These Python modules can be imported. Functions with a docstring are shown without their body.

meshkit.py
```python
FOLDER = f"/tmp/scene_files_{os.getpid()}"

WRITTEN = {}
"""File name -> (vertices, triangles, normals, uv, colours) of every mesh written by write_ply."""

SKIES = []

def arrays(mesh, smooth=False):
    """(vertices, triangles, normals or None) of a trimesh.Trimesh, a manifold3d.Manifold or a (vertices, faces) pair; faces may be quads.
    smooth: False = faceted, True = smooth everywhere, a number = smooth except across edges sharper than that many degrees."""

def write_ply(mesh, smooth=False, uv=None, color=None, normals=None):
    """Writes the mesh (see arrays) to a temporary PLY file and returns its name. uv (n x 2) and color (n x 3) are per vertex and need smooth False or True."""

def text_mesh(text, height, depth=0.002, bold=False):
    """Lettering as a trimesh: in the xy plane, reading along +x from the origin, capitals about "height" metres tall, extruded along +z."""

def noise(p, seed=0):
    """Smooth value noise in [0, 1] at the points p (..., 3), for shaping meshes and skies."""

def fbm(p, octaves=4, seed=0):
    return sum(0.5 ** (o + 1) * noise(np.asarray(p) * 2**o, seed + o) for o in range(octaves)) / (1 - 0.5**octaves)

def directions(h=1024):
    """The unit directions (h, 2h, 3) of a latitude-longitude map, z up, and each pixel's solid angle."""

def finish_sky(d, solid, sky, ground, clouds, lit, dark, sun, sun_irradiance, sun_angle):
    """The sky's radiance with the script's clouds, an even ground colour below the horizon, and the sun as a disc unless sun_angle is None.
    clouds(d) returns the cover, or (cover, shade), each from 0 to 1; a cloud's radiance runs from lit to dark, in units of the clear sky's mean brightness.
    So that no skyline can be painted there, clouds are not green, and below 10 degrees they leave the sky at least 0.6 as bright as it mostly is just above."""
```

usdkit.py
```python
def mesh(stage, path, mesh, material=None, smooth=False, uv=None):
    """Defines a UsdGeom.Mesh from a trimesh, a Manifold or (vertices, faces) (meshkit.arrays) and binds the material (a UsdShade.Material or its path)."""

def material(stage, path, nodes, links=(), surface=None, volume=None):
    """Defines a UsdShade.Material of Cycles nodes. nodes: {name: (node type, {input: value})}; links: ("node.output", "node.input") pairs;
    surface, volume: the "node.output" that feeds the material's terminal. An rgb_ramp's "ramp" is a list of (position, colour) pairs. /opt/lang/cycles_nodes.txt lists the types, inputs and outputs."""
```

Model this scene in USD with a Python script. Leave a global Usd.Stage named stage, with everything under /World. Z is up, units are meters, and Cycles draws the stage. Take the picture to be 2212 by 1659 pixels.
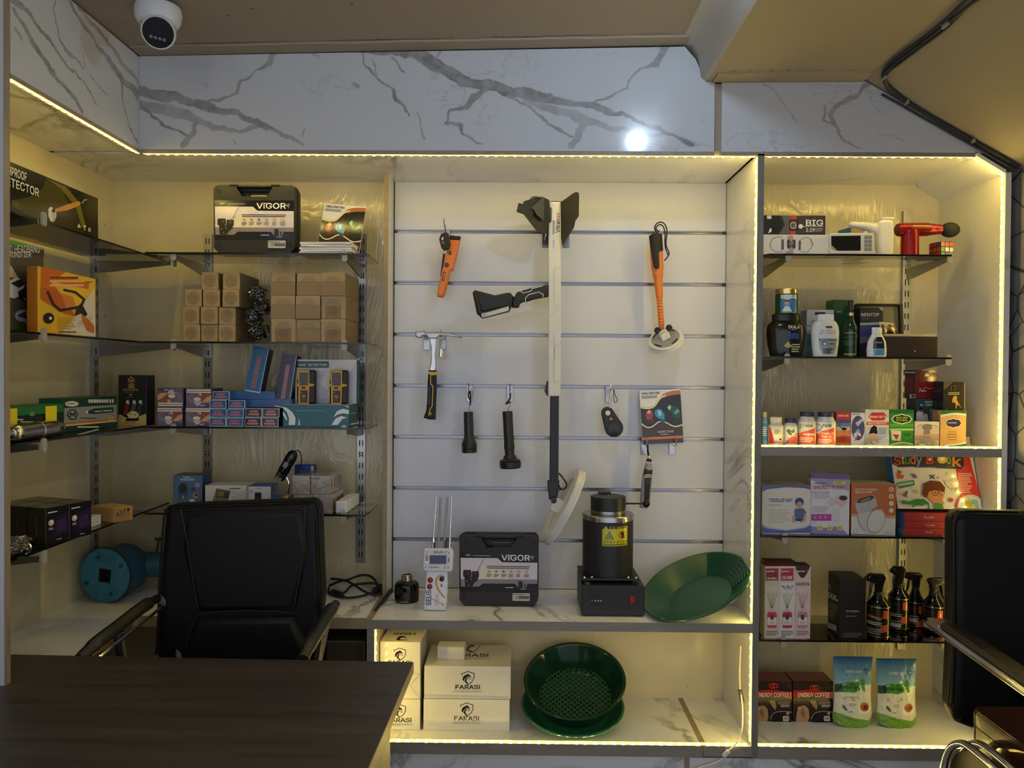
import math, random
import numpy as np, trimesh, manifold3d, usdkit, meshkit
from shapely.geometry import Polygon, Point, LineString, MultiPolygon, box as sbox
from shapely import affinity
from shapely.ops import unary_union
from pxr import Usd, UsdGeom, UsdLux, UsdShade, Gf, Sdf, Vt

# ------------------------------------------------------------------ stage, camera, light, exposure
stage = Usd.Stage.CreateInMemory()
UsdGeom.SetStageUpAxis(stage, 'Z'); UsdGeom.SetStageMetersPerUnit(stage, 1.0)
UsdGeom.Xform.Define(stage, '/World'); UsdGeom.Scope.Define(stage, '/World/Looks')
PW, PH, FPX = 2212.0, 1659.0, 1664.2
PITCH, YAW, ROLL = 0.0134, 0.0100, 0.0072
EYE = np.array([0, 0, 1.5])
FWD = np.array([-math.sin(YAW) * math.cos(PITCH), math.cos(YAW) * math.cos(PITCH), -math.sin(PITCH)])
_r0 = np.array([math.cos(YAW), math.sin(YAW), 0]); _u0 = np.cross(_r0, FWD)
RGT = _r0 * math.cos(ROLL) + _u0 * math.sin(ROLL); UPV = _u0 * math.cos(ROLL) - _r0 * math.sin(ROLL)
cam = UsdGeom.Camera.Define(stage, '/World/camera')
cam.CreateHorizontalApertureAttr(36.0); cam.CreateVerticalApertureAttr(27.0)
cam.CreateFocalLengthAttr(36.0 * FPX / PW); cam.CreateClippingRangeAttr(Gf.Vec2f(0.05, 100)); cam.CreateFStopAttr(0.0)
cam.AddTransformOp().Set(Gf.Matrix4d(*RGT, 0, *UPV, 0, *(-FWD), 0, *EYE, 1))
EXPOSURE = 1.08
cam.CreateExposureAttr(EXPOSURE)
# the open shop front behind the camera: dim cool daylight all round
DOME = (0.86, 0.91, 1.0); DOME_I = 0.18
dome = UsdLux.DomeLight.Define(stage, '/World/daylight'); dome.CreateIntensityAttr(DOME_I); dome.CreateColorAttr(Gf.Vec3f(*DOME))
# cool ceiling bulb just above the top of the frame
BULB_POS, BULB_R, BULB_I, BULB_C = (0.485, 1.63, 2.485), 0.022, 185.0, (0.56, 0.75, 1.0)
# a second, neutral bulb over the desk side of the shop, behind the camera
BULB2_POS, BULB2_R, BULB2_I, BULB2_C = (-0.75, 0.55, 2.40), 0.04, 22.0, (1.0, 0.97, 0.90)
LED_C, LED_I, TAPE_I = (1.0, 0.75, 0.17), 90.0, 1.4   # warm strip lights (emitting meshes further down)

# ------------------------------------------------------------------ pixel of the photograph -> point on a real plane
def ray(px, py):
    d = FWD * FPX + RGT * (px - PW / 2) - UPV * (py - PH / 2)
    return d / d[1]
def at(px, py, Y): return EYE + ray(px, py) * Y
def atx(px, py, X): d = ray(px, py); return EYE + d * (X / d[0])
def atz(px, py, Z): d = ray(px, py); return EYE + d * ((Z - EYE[2]) / d[2])
def hit(px, py, O, n): d = ray(px, py); return EYE + d * (np.dot(O - EYE, n) / np.dot(d, n))

# ------------------------------------------------------------------ prims
_used = {}
def numbered(path):
    if path not in _used: _used[path] = 0; return path
    _used[path] += 1
    return '%s_%03d' % (path, _used[path])
def setd(p, label=None, cat=None, group=None, kind=None):
    for k, v in (('label', label), ('category', cat), ('group', group), ('kind', kind)):
        if v: p.SetCustomDataByKey(k, v)
def mat4(R=None, t=(0, 0, 0)):
    m = np.eye(4)
    if R is not None: m[:3, :3] = R
    m[:3, 3] = t
    return m
def gfm(m): return Gf.Matrix4d(*np.asarray(m).T.ravel().tolist())
def thing(name, label, cat, M=None, group=None, kind=None):
    path = numbered('/World/' + name)
    x = UsdGeom.Xform.Define(stage, path)
    x.AddTransformOp().Set(gfm(np.eye(4) if M is None else M))
    setd(x.GetPrim(), label, cat, group, kind)
    return path
def struct(name): return thing(name, None, None, kind='structure')
def dup(src, M, label, group=None):
    sp = stage.GetPrimAtPath(src); was = sp.GetCustomData()
    base = src.rsplit('/', 1)[1]
    if base[-4:-3] == '_' and base[-3:].isdigit(): base = base[:-4]
    path = numbered('/World/' + base)
    x = UsdGeom.Xform.Define(stage, path); p = x.GetPrim()
    p.GetReferences().AddInternalReference(sp.GetPath()); p.SetInstanceable(True)
    x.ClearXformOpOrder(); x.AddTransformOp().Set(gfm(M))
    setd(p, label, was['category'], group or was.get('group'))
    return path
def tris(m):
    if hasattr(m, 'to_mesh'):
        q = m.to_mesh(); m = trimesh.Trimesh(q.vert_properties[:, :3], q.tri_verts, process=False)
    return m
def part(parent, name, mesh, material, smooth=False, label=None, kind=None, cols=None):
    path = numbered(parent + '/' + name)
    if isinstance(mesh, (list, tuple)): mesh = trimesh.util.concatenate([tris(x) for x in mesh])
    mesh = tris(mesh)
    m = usdkit.mesh(stage, path, mesh, material, smooth)
    if cols is not None:
        UsdGeom.PrimvarsAPI(m).CreatePrimvar('Col', Sdf.ValueTypeNames.Color3fArray, 'vertex').Set(Vt.Vec3fArray.FromNumpy(np.asarray(cols, np.float32)))
    setd(m.GetPrim(), label, None, None, kind)
    return path
def solo(name, label, cat, mesh, material, smooth=False, group=None, kind=None):
    p = part('/World', name, mesh, material, smooth)
    setd(stage.GetPrimAtPath(p), label, cat, group, kind)
    return p

# ------------------------------------------------------------------ colours and materials
def lin(c):
    if isinstance(c, str):
        c = c.lstrip('#'); c = [int(c[i:i + 2], 16) / 255 for i in (0, 2, 4)]
        return tuple(x / 12.92 if x <= 0.04045 else ((x + 0.055) / 1.055) ** 2.4 for x in c)
    return tuple(c)
_mats = {}
def mat(col, rough=0.5, metal=0.0, **kw):
    c = lin(col); key = (tuple(round(x, 3) for x in c), rough, metal, tuple(sorted(kw.items())))
    if key not in _mats:
        _mats[key] = usdkit.material(stage, '/World/Looks/m%03d' % len(_mats), {'p': ('principled_bsdf', {'base_color': c, 'roughness': rough, 'metallic': metal, **kw})}, surface='p.BSDF')
    return _mats[key]
def node_mat(name, nodes, links, surface='p.BSDF'):
    return usdkit.material(stage, '/World/Looks/' + name, nodes, links, surface=surface)
def vcmat(name, rough, **kw):
    return node_mat(name, {'a': ('attribute', {'attribute': 'Col'}), 'p': ('principled_bsdf', {'roughness': rough, **kw})}, [('a.color', 'p.base_color')])
PRINT, GLOSSP = vcmat('printed_card', 0.45), vcmat('printed_gloss', 0.16)
def marble(name, base='#e9e8e6', vein='#7f796d', scale=1.6, rough=0.16, w=0.034):
    b, v = lin(base), lin(vein)
    mid = tuple(0.45 * x + 0.55 * y for x, y in zip(v, b))
    return node_mat(name, {
        'g': ('geometry', {}), 'm': ('mapping', {'rotation': (0.4, 0.7, 0.5), 'scale': (1.5, 1.0, 1.3)}),
        'n': ('noise_texture', {'scale': scale, 'detail': 7.0, 'roughness': 0.55, 'distortion': 0.9}),
        's': ('math', {'math_type': 'subtract', 'value2': 0.5}), 'ab': ('math', {'math_type': 'absolute'}),
        'k': ('noise_texture', {'scale': scale * 0.9, 'detail': 2.0}),
        'kr': ('map_range', {'from_min': 0.43, 'from_max': 0.62, 'to_min': 0.0, 'to_max': 1.0, 'clamp': True}),
        'r': ('rgb_ramp', {'ramp': [(0, v), (w * 0.4, mid), (w, b), (1, b)]}),
        'x': ('mix', {'color1': b}), 'p': ('principled_bsdf', {'roughness': rough})},
        [('g.position', 'm.vector'), ('m.vector', 'n.vector'), ('g.position', 'k.vector'), ('n.fac', 's.value1'), ('s.value', 'ab.value1'), ('ab.value', 'r.fac'),
         ('k.fac', 'kr.value'), ('kr.result', 'x.fac'), ('r.color', 'x.color2'), ('x.color', 'p.base_color')])
MARBLE = marble('marble_board')
MARBLE_DK = marble('marble_plinth', base='#d5d8de', vein='#77797c')
def film(name, base, rough, strength, sc=(9, 9, 3)):
    return node_mat(name, {
        'g': ('geometry', {}), 'm': ('mapping', {'scale': sc}),
        'n': ('noise_texture', {'scale': 1.0, 'detail': 4.0, 'roughness': 0.6, 'distortion': 1.2}),
        's': ('math', {'math_type': 'subtract', 'value2': 0.5}), 'ab': ('math', {'math_type': 'absolute'}),
        'c': ('noise_texture', {'scale': 14.0, 'detail': 3.0}),
        'mx': ('mix', {'fac': 0.5, 'color1': lin(base), 'color2': tuple(0.86 * x for x in lin(base))}),
        'b': ('bump', {'strength': strength, 'distance': 0.012}), 'p': ('principled_bsdf', {'roughness': rough})},
        [('g.position', 'm.vector'), ('m.vector', 'n.vector'), ('g.position', 'c.vector'), ('c.fac', 'mx.fac'), ('n.fac', 's.value1'), ('s.value', 'ab.value1'), ('ab.value', 'b.height'),
         ('b.normal', 'p.normal'), ('mx.color', 'p.base_color')])
FILM = film('pearl_film', '#d9cca6', 0.13, 0.6)
FILM_SMOOTH = film('pearl_film_flat', '#d9cca6', 0.2, 0.08, (3, 3, 1.5))
def wood(name, a, b, rough, sc, **kw):
    return node_mat(name, {
        'g': ('geometry', {}), 'm': ('mapping', {'scale': sc}), 'n': ('noise_texture', {'scale': 1.0, 'detail': 6.0, 'roughness': 0.7, 'distortion': 0.4}),
        'r': ('rgb_ramp', {'ramp': [(0.3, lin(a)), (0.7, lin(b))]}), 'p': ('principled_bsdf', {'roughness': rough, **kw})},
        [('g.position', 'm.vector'), ('m.vector', 'n.vector'), ('n.fac', 'r.fac'), ('r.color', 'p.base_color')])
BAND = wood('edge_band_wood', '#877866', '#9e8c76', 0.45, (60, 60, 8))
BAND_H = wood('edge_band_grey', '#857d72', '#968d80', 0.45, (6, 60, 60))
BAND_Y = wood('edge_band_light', '#8f7a58', '#a48d69', 0.5, (60, 8, 60))
CHROME = mat((0.75, 0.75, 0.76), 0.14, 1.0)
STEEL = mat((0.50, 0.50, 0.50), 0.28, 1.0)
ALU = mat((0.27, 0.27, 0.30), 0.26, 1.0)
BLACK = mat('#17171a', 0.42)
BLACKG = mat('#101012', 0.18)
RUBBER = mat('#1b1b1d', 0.7)
WHITEP = mat('#e6e6e6', 0.35)
GOLD = mat((0.85, 0.62, 0.28), 0.25, 1.0)
def pane(name, tint, extra=0.0, rough=0.02):
    return node_mat(name, {'t': ('transparent_bsdf', {'color': tint}), 'g': ('glossy_bsdf', {'color': (1, 1, 1), 'roughness': rough, 'distribution': 'ggx'}), 'f': ('fresnel', {'IOR': 1.5}),
        'a': ('math', {'math_type': 'add', 'value2': extra}), 'm': ('mix_closure', {})}, [('f.fac', 'a.value1'), ('a.value', 'm.fac'), ('t.BSDF', 'm.closure1'), ('g.BSDF', 'm.closure2')], 'm.closure')
SMOKED = pane('smoked_glass', (0.76, 0.78, 0.78))
CLEARP = pane('clear_plastic', (0.93, 0.93, 0.93), 0.05, 0.08)

# ------------------------------------------------------------------ mesh helpers
def bx(x0, x1, y0, y1, z0, z1):
    m = trimesh.creation.box([abs(x1 - x0), abs(y1 - y0), abs(z1 - z0)])
    m.apply_translation([(x0 + x1) / 2, (y0 + y1) / 2, (z0 + z1) / 2]); return m
def rbx(x0, x1, y0, y1, z0, z1, r=0.004, n=8):
    r = min(r, 0.49 * min(x1 - x0, y1 - y0, z1 - z0))
    s = manifold3d.Manifold.sphere(r, n)
    c = [s.translate([x, y, z]) for x in (x0 + r, x1 - r) for y in (y0 + r, y1 - r) for z in (z0 + r, z1 - r)]
    return tris(manifold3d.Manifold.batch_hull(c))
def tube(pts, r, n=8, closed=False, caps=True):
    P = np.asarray(pts, float); k = len(P); R = np.broadcast_to(np.asarray(r, float), (k,))
    T = np.gradient(P, axis=0) if not closed else np.roll(P, -1, 0) - np.roll(P, 1, 0)
    T /= np.maximum(np.linalg.norm(T, axis=1, keepdims=True), 1e-12)
    a = np.array([0, 0, 1.0]) if abs(T[0][2]) < 0.9 else np.array([1.0, 0, 0])
    N = np.cross(T[0], a); N /= np.linalg.norm(N); V = []
    for i in range(k):
        N = N - T[i] * np.dot(N, T[i]); N /= max(np.linalg.norm(N), 1e-12); B = np.cross(T[i], N)
        th = np.arange(n) * 2 * math.pi / n
        V.append(P[i] + R[i] * (np.cos(th)[:, None] * N + np.sin(th)[:, None] * B))
    V = np.vstack(V); F = []
    for i in range(k if closed else k - 1):
        j = (i + 1) % k
        for q in range(n):
            a0, a1, b0, b1 = i * n + q, i * n + (q + 1) % n, j * n + q, j * n + (q + 1) % n
            F += [[a0, a1, b1], [a0, b1, b0]]
    if caps and not closed:
        V = np.vstack([V, P[0], P[-1]])
        for q in range(n):
            F += [[len(V) - 2, (q + 1) % n, q], [len(V) - 1, (k - 1) * n + q, (k - 1) * n + (q + 1) % n]]
    return trimesh.Trimesh(V, F, process=False)
def spline(pts, n=24, closed=False):
    from scipy.interpolate import CubicSpline
    P = np.asarray(pts, float)
    if closed: P = np.vstack([P, P[:1]])
    t = np.r_[0, np.cumsum(np.linalg.norm(np.diff(P, axis=0), axis=1))]
    c = CubicSpline(t, P, bc_type='periodic' if closed else 'natural')
    return c(np.linspace(0, t[-1], n + 1)[:n] if closed else np.linspace(0, t[-1], n))
def lathe(prof, n=28):
    """prof: [(r, z)] from bottom to top, round the z axis."""
    return trimesh.creation.revolve(np.array(prof, float), sections=n)
def ext(poly, d):
    """polygon in (x, z) -> prism of depth d along +y, from y = 0"""
    out = []
    for g in getattr(poly, 'geoms', [poly]):
        if g.area < 1e-10: continue
        m = trimesh.creation.extrude_polygon(g, d, engine='earcut')
        m.apply_transform(np.array([[1, 0, 0, 0], [0, 0, -1, d], [0, 1, 0, 0], [0, 0, 0, 1.0]])); out.append(m)
    return trimesh.util.concatenate(out)
def moved(m, M): m = tris(m).copy(); m.apply_transform(M); return m
def rotm(ax, deg): return trimesh.transformations.rotation_matrix(math.radians(deg), {'x': [1, 0, 0], 'y': [0, 1, 0], 'z': [0, 0, 1]}.get(ax, ax))
def tr(x, y, z): return mat4(None, (x, y, z))
def align(a, b):
    """4x4 that takes the z axis onto the direction a -> b, with a as the origin"""
    a, b = np.asarray(a, float), np.asarray(b, float); w = (b - a) / np.linalg.norm(b - a)
    u = np.cross([0, 1, 0] if abs(w[1]) < 0.9 else [1, 0, 0], w); u /= np.linalg.norm(u)
    return mat4(np.stack([u, np.cross(w, u), w], 1), a)
def rrect(x0, y0, x1, y1, r): return sbox(x0 + r, y0 + r, x1 - r, y1 - r).buffer(r, quad_segs=4)

# ------------------------------------------------------------------ flat print on a face
_tc = {}
def text2d(s, bold):
    k = (s, bold)
    if k not in _tc:
        m = meshkit.text_mesh(s, 1.0, 0.01, bold); v, f = m.vertices, m.faces
        keep = np.all(v[f][:, :, 2] > 0.005, axis=1); f = f[keep]
        u, inv = np.unique(f.ravel(), return_inverse=True); v2 = v[u][:, :2]; b0, b1 = v2.min(0), v2.max(0)
        _tc[k] = ((v2 - b0) / (b1 - b0), inv.reshape(-1, 3))
    return _tc[k]
def R(x0, y0, x1, y1, c): return ('p', [(x0, y0), (x1, y0), (x1, y1), (x0, y1)], c)
def P(pts, c): return ('p', pts, c)
def C(x, y, rx, c, ry=None, n=18):
    ry = ry or rx
    return ('p', [(x + rx * math.cos(2 * math.pi * i / n), y + ry * math.sin(2 * math.pi * i / n)) for i in range(n)], c)
def L(pts, w, c): return ('g', LineString(pts).buffer(w / 2, quad_segs=3), c)
def G(geom, c): return ('g', geom, c)
def RR(x0, y0, x1, y1, r, c): return ('g', rrect(min(x0, x1), min(y0, y1), max(x0, x1), max(y0, y1), r), c)
def T(s, x0, y0, x1, y1, c, bold=True, rot=0): return ('t', s, (x0, y0, x1, y1), c, bold, rot)
def TL(x0, y0, x1, y1, n, c, seed=1):
    """n ragged lines of print too small to read"""
    rr = random.Random(seed); h = (y1 - y0) / n; out = []
    for i in range(n):
        w = (x1 - x0) * (0.7 + 0.3 * rr.random()) if i == n - 1 or rr.random() < 0.5 else (x1 - x0)
        out.append(R(x0, y0 + h * (i + 0.2), x0 + w, y0 + h * (i + 0.7), c))
    return out
def flat(items):
    for it in items:
        if isinstance(it, list): yield from flat(it)
        else: yield it
def art_mesh(items, px2uv, clip=None, lift=0.0004, step=0.00006):
    """items in photo pixels -> (artwork mesh, colours, lettering mesh, colours) in the plane (u, v, height)"""
    A, AC, B, BC = [], [], [], []
    for i, it in enumerate(flat(items)):
        h = lift + i * step; col = lin(it[2] if it[0] != 't' else it[3])
        if it[0] == 't':
            _, s, (x0, y0, x1, y1), _, bold, rot = it
            tv, tf = text2d(s, bold)
            if rot == 0: px = np.stack([x0 + tv[:, 0] * (x1 - x0), y1 - tv[:, 1] * (y1 - y0)], 1)
            elif rot == 90: px = np.stack([x1 - tv[:, 1] * (x1 - x0), y1 - tv[:, 0] * (y1 - y0)], 1)
            else: px = np.stack([x1 - tv[:, 0] * (x1 - x0), y0 + tv[:, 1] * (y1 - y0)], 1)
            uv = np.array([px2uv(*q) for q in px])
            B.append(trimesh.Trimesh(np.c_[uv, np.full(len(uv), h)], tf, process=False)); BC += [col] * len(uv)
            continue
        g = Polygon(it[1]) if it[0] == 'p' else it[1]
        if not g.is_valid: g = g.buffer(0)
        for q in getattr(g, 'geoms', [g]):
            if q.geom_type != 'Polygon' or q.is_empty: continue
            q = Polygon([px2uv(*c[:2]) for c in q.exterior.coords], [[px2uv(*c[:2]) for c in r.coords] for r in q.interiors])
            if not q.is_valid: q = q.buffer(0)
            if clip is not None: q = q.intersection(clip)
            for k in getattr(q, 'geoms', [q]):
                if k.geom_type != 'Polygon' or k.area < 1e-9: continue
                v, f = trimesh.creation.triangulate_polygon(k, engine='earcut')
                A.append(trimesh.Trimesh(np.c_[v, np.full(len(v), h)], f, process=False)); AC += [col] * len(v)
    return A, AC, B, BC
def up_facing(ms, n_axis):
    out = trimesh.util.concatenate(ms)
    f = out.faces; v = out.vertices
    nz = np.cross(v[f[:, 1]] - v[f[:, 0]], v[f[:, 2]] - v[f[:, 0]])[:, 2]
    f = f.copy(); f[nz < 0] = f[nz < 0][:, ::-1]
    return trimesh.Trimesh(v, f, process=False)
FACES = {  # local box: x right, y into the box, z up -> (u axis, v axis, outward normal) as local axes, origin corner
    'front': (lambda W, D, H: np.zeros(3), [1, 0, 0], [0, 0, 1], [0, -1, 0]),
    'right': (lambda W, D, H: np.array([W, 0, 0.]), [0, 1, 0], [0, 0, 1], [1, 0, 0]),
    'left': (lambda W, D, H: np.array([0, D, 0.]), [0, -1, 0], [0, 0, 1], [-1, 0, 0]),
    'top': (lambda W, D, H: np.array([0, 0, H]), [1, 0, 0], [0, 1, 0], [0, 0, 1])}
def print_face(t, M, dims, face, items, material=None, names=('printed_artwork', 'lettering'), px2uv=None, pad=0.0, crop=None):
    """Prints items given in photo pixels on one face of a thing with matrix M."""
    W, D, H = dims; o, u, v, n = FACES[face]; o = o(W, D, H); u, v, n = map(lambda a: np.array(a, float), (u, v, n))
    Rw = M[:3, :3]; O = Rw @ o + M[:3, 3]; uw, vw, nw = Rw @ u, Rw @ v, Rw @ n
    eu, ev = {'front': (W, H), 'right': (D, H), 'left': (D, H), 'top': (W, D)}[face]
    if px2uv is None:
        def px2uv(px, py):
            q = hit(px, py, O, nw) - O
            return float(q @ uw), float(q @ vw)
    if crop:
        base_map, (cx_, cy_, cs_) = px2uv, crop
        px2uv = lambda x, y: base_map(cx_ + x / cs_, cy_ + y / cs_)
    clip = sbox(pad, pad, eu - pad, ev - pad)
    A, AC, B, BC = art_mesh(items, px2uv, clip)
    B4 = mat4(np.stack([u, v, n], 1), o)
    mm = material or PRINT
    if A: part(t, names[0], moved(up_facing(A, 2), B4), mm, cols=AC)
    if B: part(t, names[1], moved(up_facing(B, 2), B4), mm, cols=BC)
def frame(O, yaw=0.0, lean=0.0, roll=0.0):
    """matrix of a box whose front faces the camera side (-y): yaw > 0 turns its front towards +x, lean > 0 tips its top backwards, roll > 0 turns it clockwise as seen"""
    return tr(*O) @ rotm('z', yaw) @ rotm('x', -lean) @ rotm('y', roll)
def carton_mesh(W, D, H, r=0.0012):
    m = rbx(0, W, 0, D, 0, H, r, 4); return m
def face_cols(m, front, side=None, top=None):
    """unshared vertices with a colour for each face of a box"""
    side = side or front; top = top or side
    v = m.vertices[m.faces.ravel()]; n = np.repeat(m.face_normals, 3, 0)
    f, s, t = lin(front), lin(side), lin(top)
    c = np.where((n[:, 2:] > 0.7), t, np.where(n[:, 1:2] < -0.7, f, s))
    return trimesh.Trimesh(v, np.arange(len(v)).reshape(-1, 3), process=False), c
def carton(name, label, cat, bl, br, tl, Y, D, front, side=None, top=None, z=None, yaw=0, lean=0, roll=0, art=(), rart=(), lart=(), tart=(), group=None, gloss=False, body='carton', W=None, H=None, crop=None):
    if crop: bl, br, tl = ((crop[0] + q[0] / crop[2], crop[1] + q[1] / crop[2]) for q in (bl, br, tl))
    O = at(bl[0], bl[1], Y)
    if z is not None: O[2] = z
    M = frame(O, yaw, lean, roll); u, n, v = M[:3, 0], -M[:3, 1], M[:3, 2]
    W = W or float((hit(br[0], br[1], O, n) - O) @ u); H = H or float((hit(tl[0], tl[1], O, n) - O) @ v)
    t = thing(name, label, cat, M, group)
    m, c = face_cols(carton_mesh(W, D, H), front, side, top)
    g = GLOSSP if gloss else PRINT
    part(t, body, m, g, cols=c)
    for face, items in (('front', art), ('right', rart), ('left', lart), ('top', tart)):
        if items: print_face(t, M, (W, D, H), face, list(items), g, crop=crop)
    return t, M, (W, D, H)
# ------------------------------------------------------------------ the room and the built-in cabinets
YF, YB, XL, XLF, XS, XD, XR = 2.45, 2.836, -1.506, -1.217, -0.4655, 0.748, 1.522
ZB, ZC, ZS = 0.317, 0.710, 2.199
SH = [1.8935, 1.599, 1.3172, 1.0294]                      # left glass shelves (top faces)
SR = [1.8935, 1.5625, 1.273, 0.981, 0.642]                # right shelves; the third is a board
PLAST = mat('#978b7c', 0.6)
PLAST2 = mat('#b5aa98', 0.6)
DARKGAP = mat('#2b2722', 0.8)
# room shell
w = struct('wall_back'); part(w, 'plaster', bx(-1.62, 1.70, 2.875, 2.93, 0, 2.7), PLAST2)
w = struct('wall_left'); part(w, 'plaster', bx(-1.62, -1.56, 0.3, 2.93, 0, 2.7), PLAST2)
HEX = node_mat('stone_wallpaper', {'g': ('geometry', {}), 'm': ('mapping', {'scale': (1, 1, 1.25)}), 'v': ('voronoi_texture', {'scale': 6.5, 'feature': 'distance_to_edge'}),
    'n': ('noise_texture', {'scale': 9.0, 'detail': 5.0}), 'rn': ('rgb_ramp', {'ramp': [(0.3, lin('#7a7976')), (0.7, lin('#a09e9a'))]}),
    'r': ('rgb_ramp', {'ramp': [(0, (0.03, 0.03, 0.03)), (0.03, (1, 1, 1)), (1, (1, 1, 1))]}), 'x': ('mix', {'mix_type': 'multiply', 'fac': 1.0}), 'p': ('principled_bsdf', {'roughness': 0.7})},
    [('g.position', 'm.vector'), ('m.vector', 'v.vector'), ('g.position', 'n.vector'), ('n.fac', 'rn.fac'), ('v.distance', 'r.fac'), ('rn.color', 'x.color1'), ('r.color', 'x.color2'), ('x.color', 'p.base_color')])
w = struct('wall_right'); part(w, 'wallpaper', bx(1.575, 1.64, 0.3, 2.875, 0, 2.6), HEX)
w = struct('floor'); part(w, 'tiles', bx(-1.62, 1.64, -2.0, 2.93, -0.05, 0), mat('#77736c', 0.3))
# ceiling: plastered main field, boxed beam, lower field and the sloped underside beside it, all running towards the camera
def strip_prism(prof, th, y0, y1):
    pts = prof + [(x, z + th) for x, z in reversed(prof)]
    m = ext(Polygon(pts), y1 - y0); m.apply_translation([0, y0, 0]); return m
cl = struct('ceiling')
part(cl, 'plaster', strip_prism([(-1.62, 2.496), (-1.218, 2.505), (0.50, 2.545)], 0.06, -1.0, 2.875), PLAST)
part(cl, 'beam_face', strip_prism([(0.50, 2.545), (0.535, 2.535), (0.555, 2.50), (0.565, 2.44), (0.58, 2.426)], 0.06, -1.0, 2.875), mat('#b5b0a8', 0.6), smooth=50)
part(cl, 'lower_field', strip_prism([(0.58, 2.426), (1.083, 2.432)], 0.06, -1.0, 2.875), PLAST)
part(cl, 'sloped_field', strip_prism([(1.083, 2.432), (1.565, 2.163), (1.66, 2.11)], 0.06, -1.0, 2.875), PLAST)
rn = random.Random(4)
def lip(x0, z0, x1, z1, y, drop):
    n = 40; xs = np.linspace(x0, x1, n); V = []
    for i, x in enumerate(xs):
        z = z0 + (z1 - z0) * i / (n - 1); yy = y + rn.uniform(-0.003, 0.003)
        V += [(x, yy, z), (x, yy + 0.002, z - drop), (x, YF, z - drop), (x, YF, z)]
    F = []
    for i in range(n - 1):
        a, b = 4 * i, 4 * i + 4
        for k in range(4): F += [[a + k, a + (k + 1) % 4, b + (k + 1) % 4], [a + k, b + (k + 1) % 4, b + k]]
    F += [[0, 2, 1], [0, 3, 2], [4 * n - 4, 4 * n - 3, 4 * n - 2], [4 * n - 4, 4 * n - 2, 4 * n - 1]]
    m = trimesh.Trimesh(V, F, process=False); trimesh.repair.fix_normals(m); return m
t1 = struct('trim_1'); part(t1, 'plaster_lip', lip(-1.215, 2.507, 0.52, 2.546, 2.385, 0.006), PLAST)
t2 = struct('trim_2'); part(t2, 'board', lip(0.60, 2.428, 1.075, 2.433, 2.375, 0.006), PLAST)
def crack(x0, x1, y, zf, wmax, seed):
    r_ = random.Random(seed); n = 46; top, bot = [], []
    for i in range(n):
        x = x0 + (x1 - x0) * i / (n - 1); ww = wmax * max(0.08, abs(math.sin(i * 0.23 + seed)) * r_.uniform(0.4, 1)); yy = y + r_.uniform(-0.002, 0.002)
        top.append((x, yy + ww)); bot.append((x, yy - ww))
    g = Polygon(top + bot[::-1]).buffer(0)
    for i in range(14):
        x = r_.uniform(x0, x1); g = g.union(LineString([(x, y), (x + r_.uniform(-0.01, 0.01), y - r_.uniform(0.004, 0.012))]).buffer(0.0008))
    ms = []
    for q in getattr(g, 'geoms', [g]):
        if q.area < 1e-9: continue
        v, f = trimesh.creation.triangulate_polygon(q, engine='earcut')
        ms.append(trimesh.Trimesh(np.c_[v, [zf(x) - 0.0006 for x in v[:, 0]]], f[:, ::-1], process=False))
    return trimesh.util.concatenate(ms)
part(t1, 'crack', crack(-1.2, 0.45, 2.376, lambda x: 2.5332 + 0.0233 * x, 0.0016, 3), DARKGAP)
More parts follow.
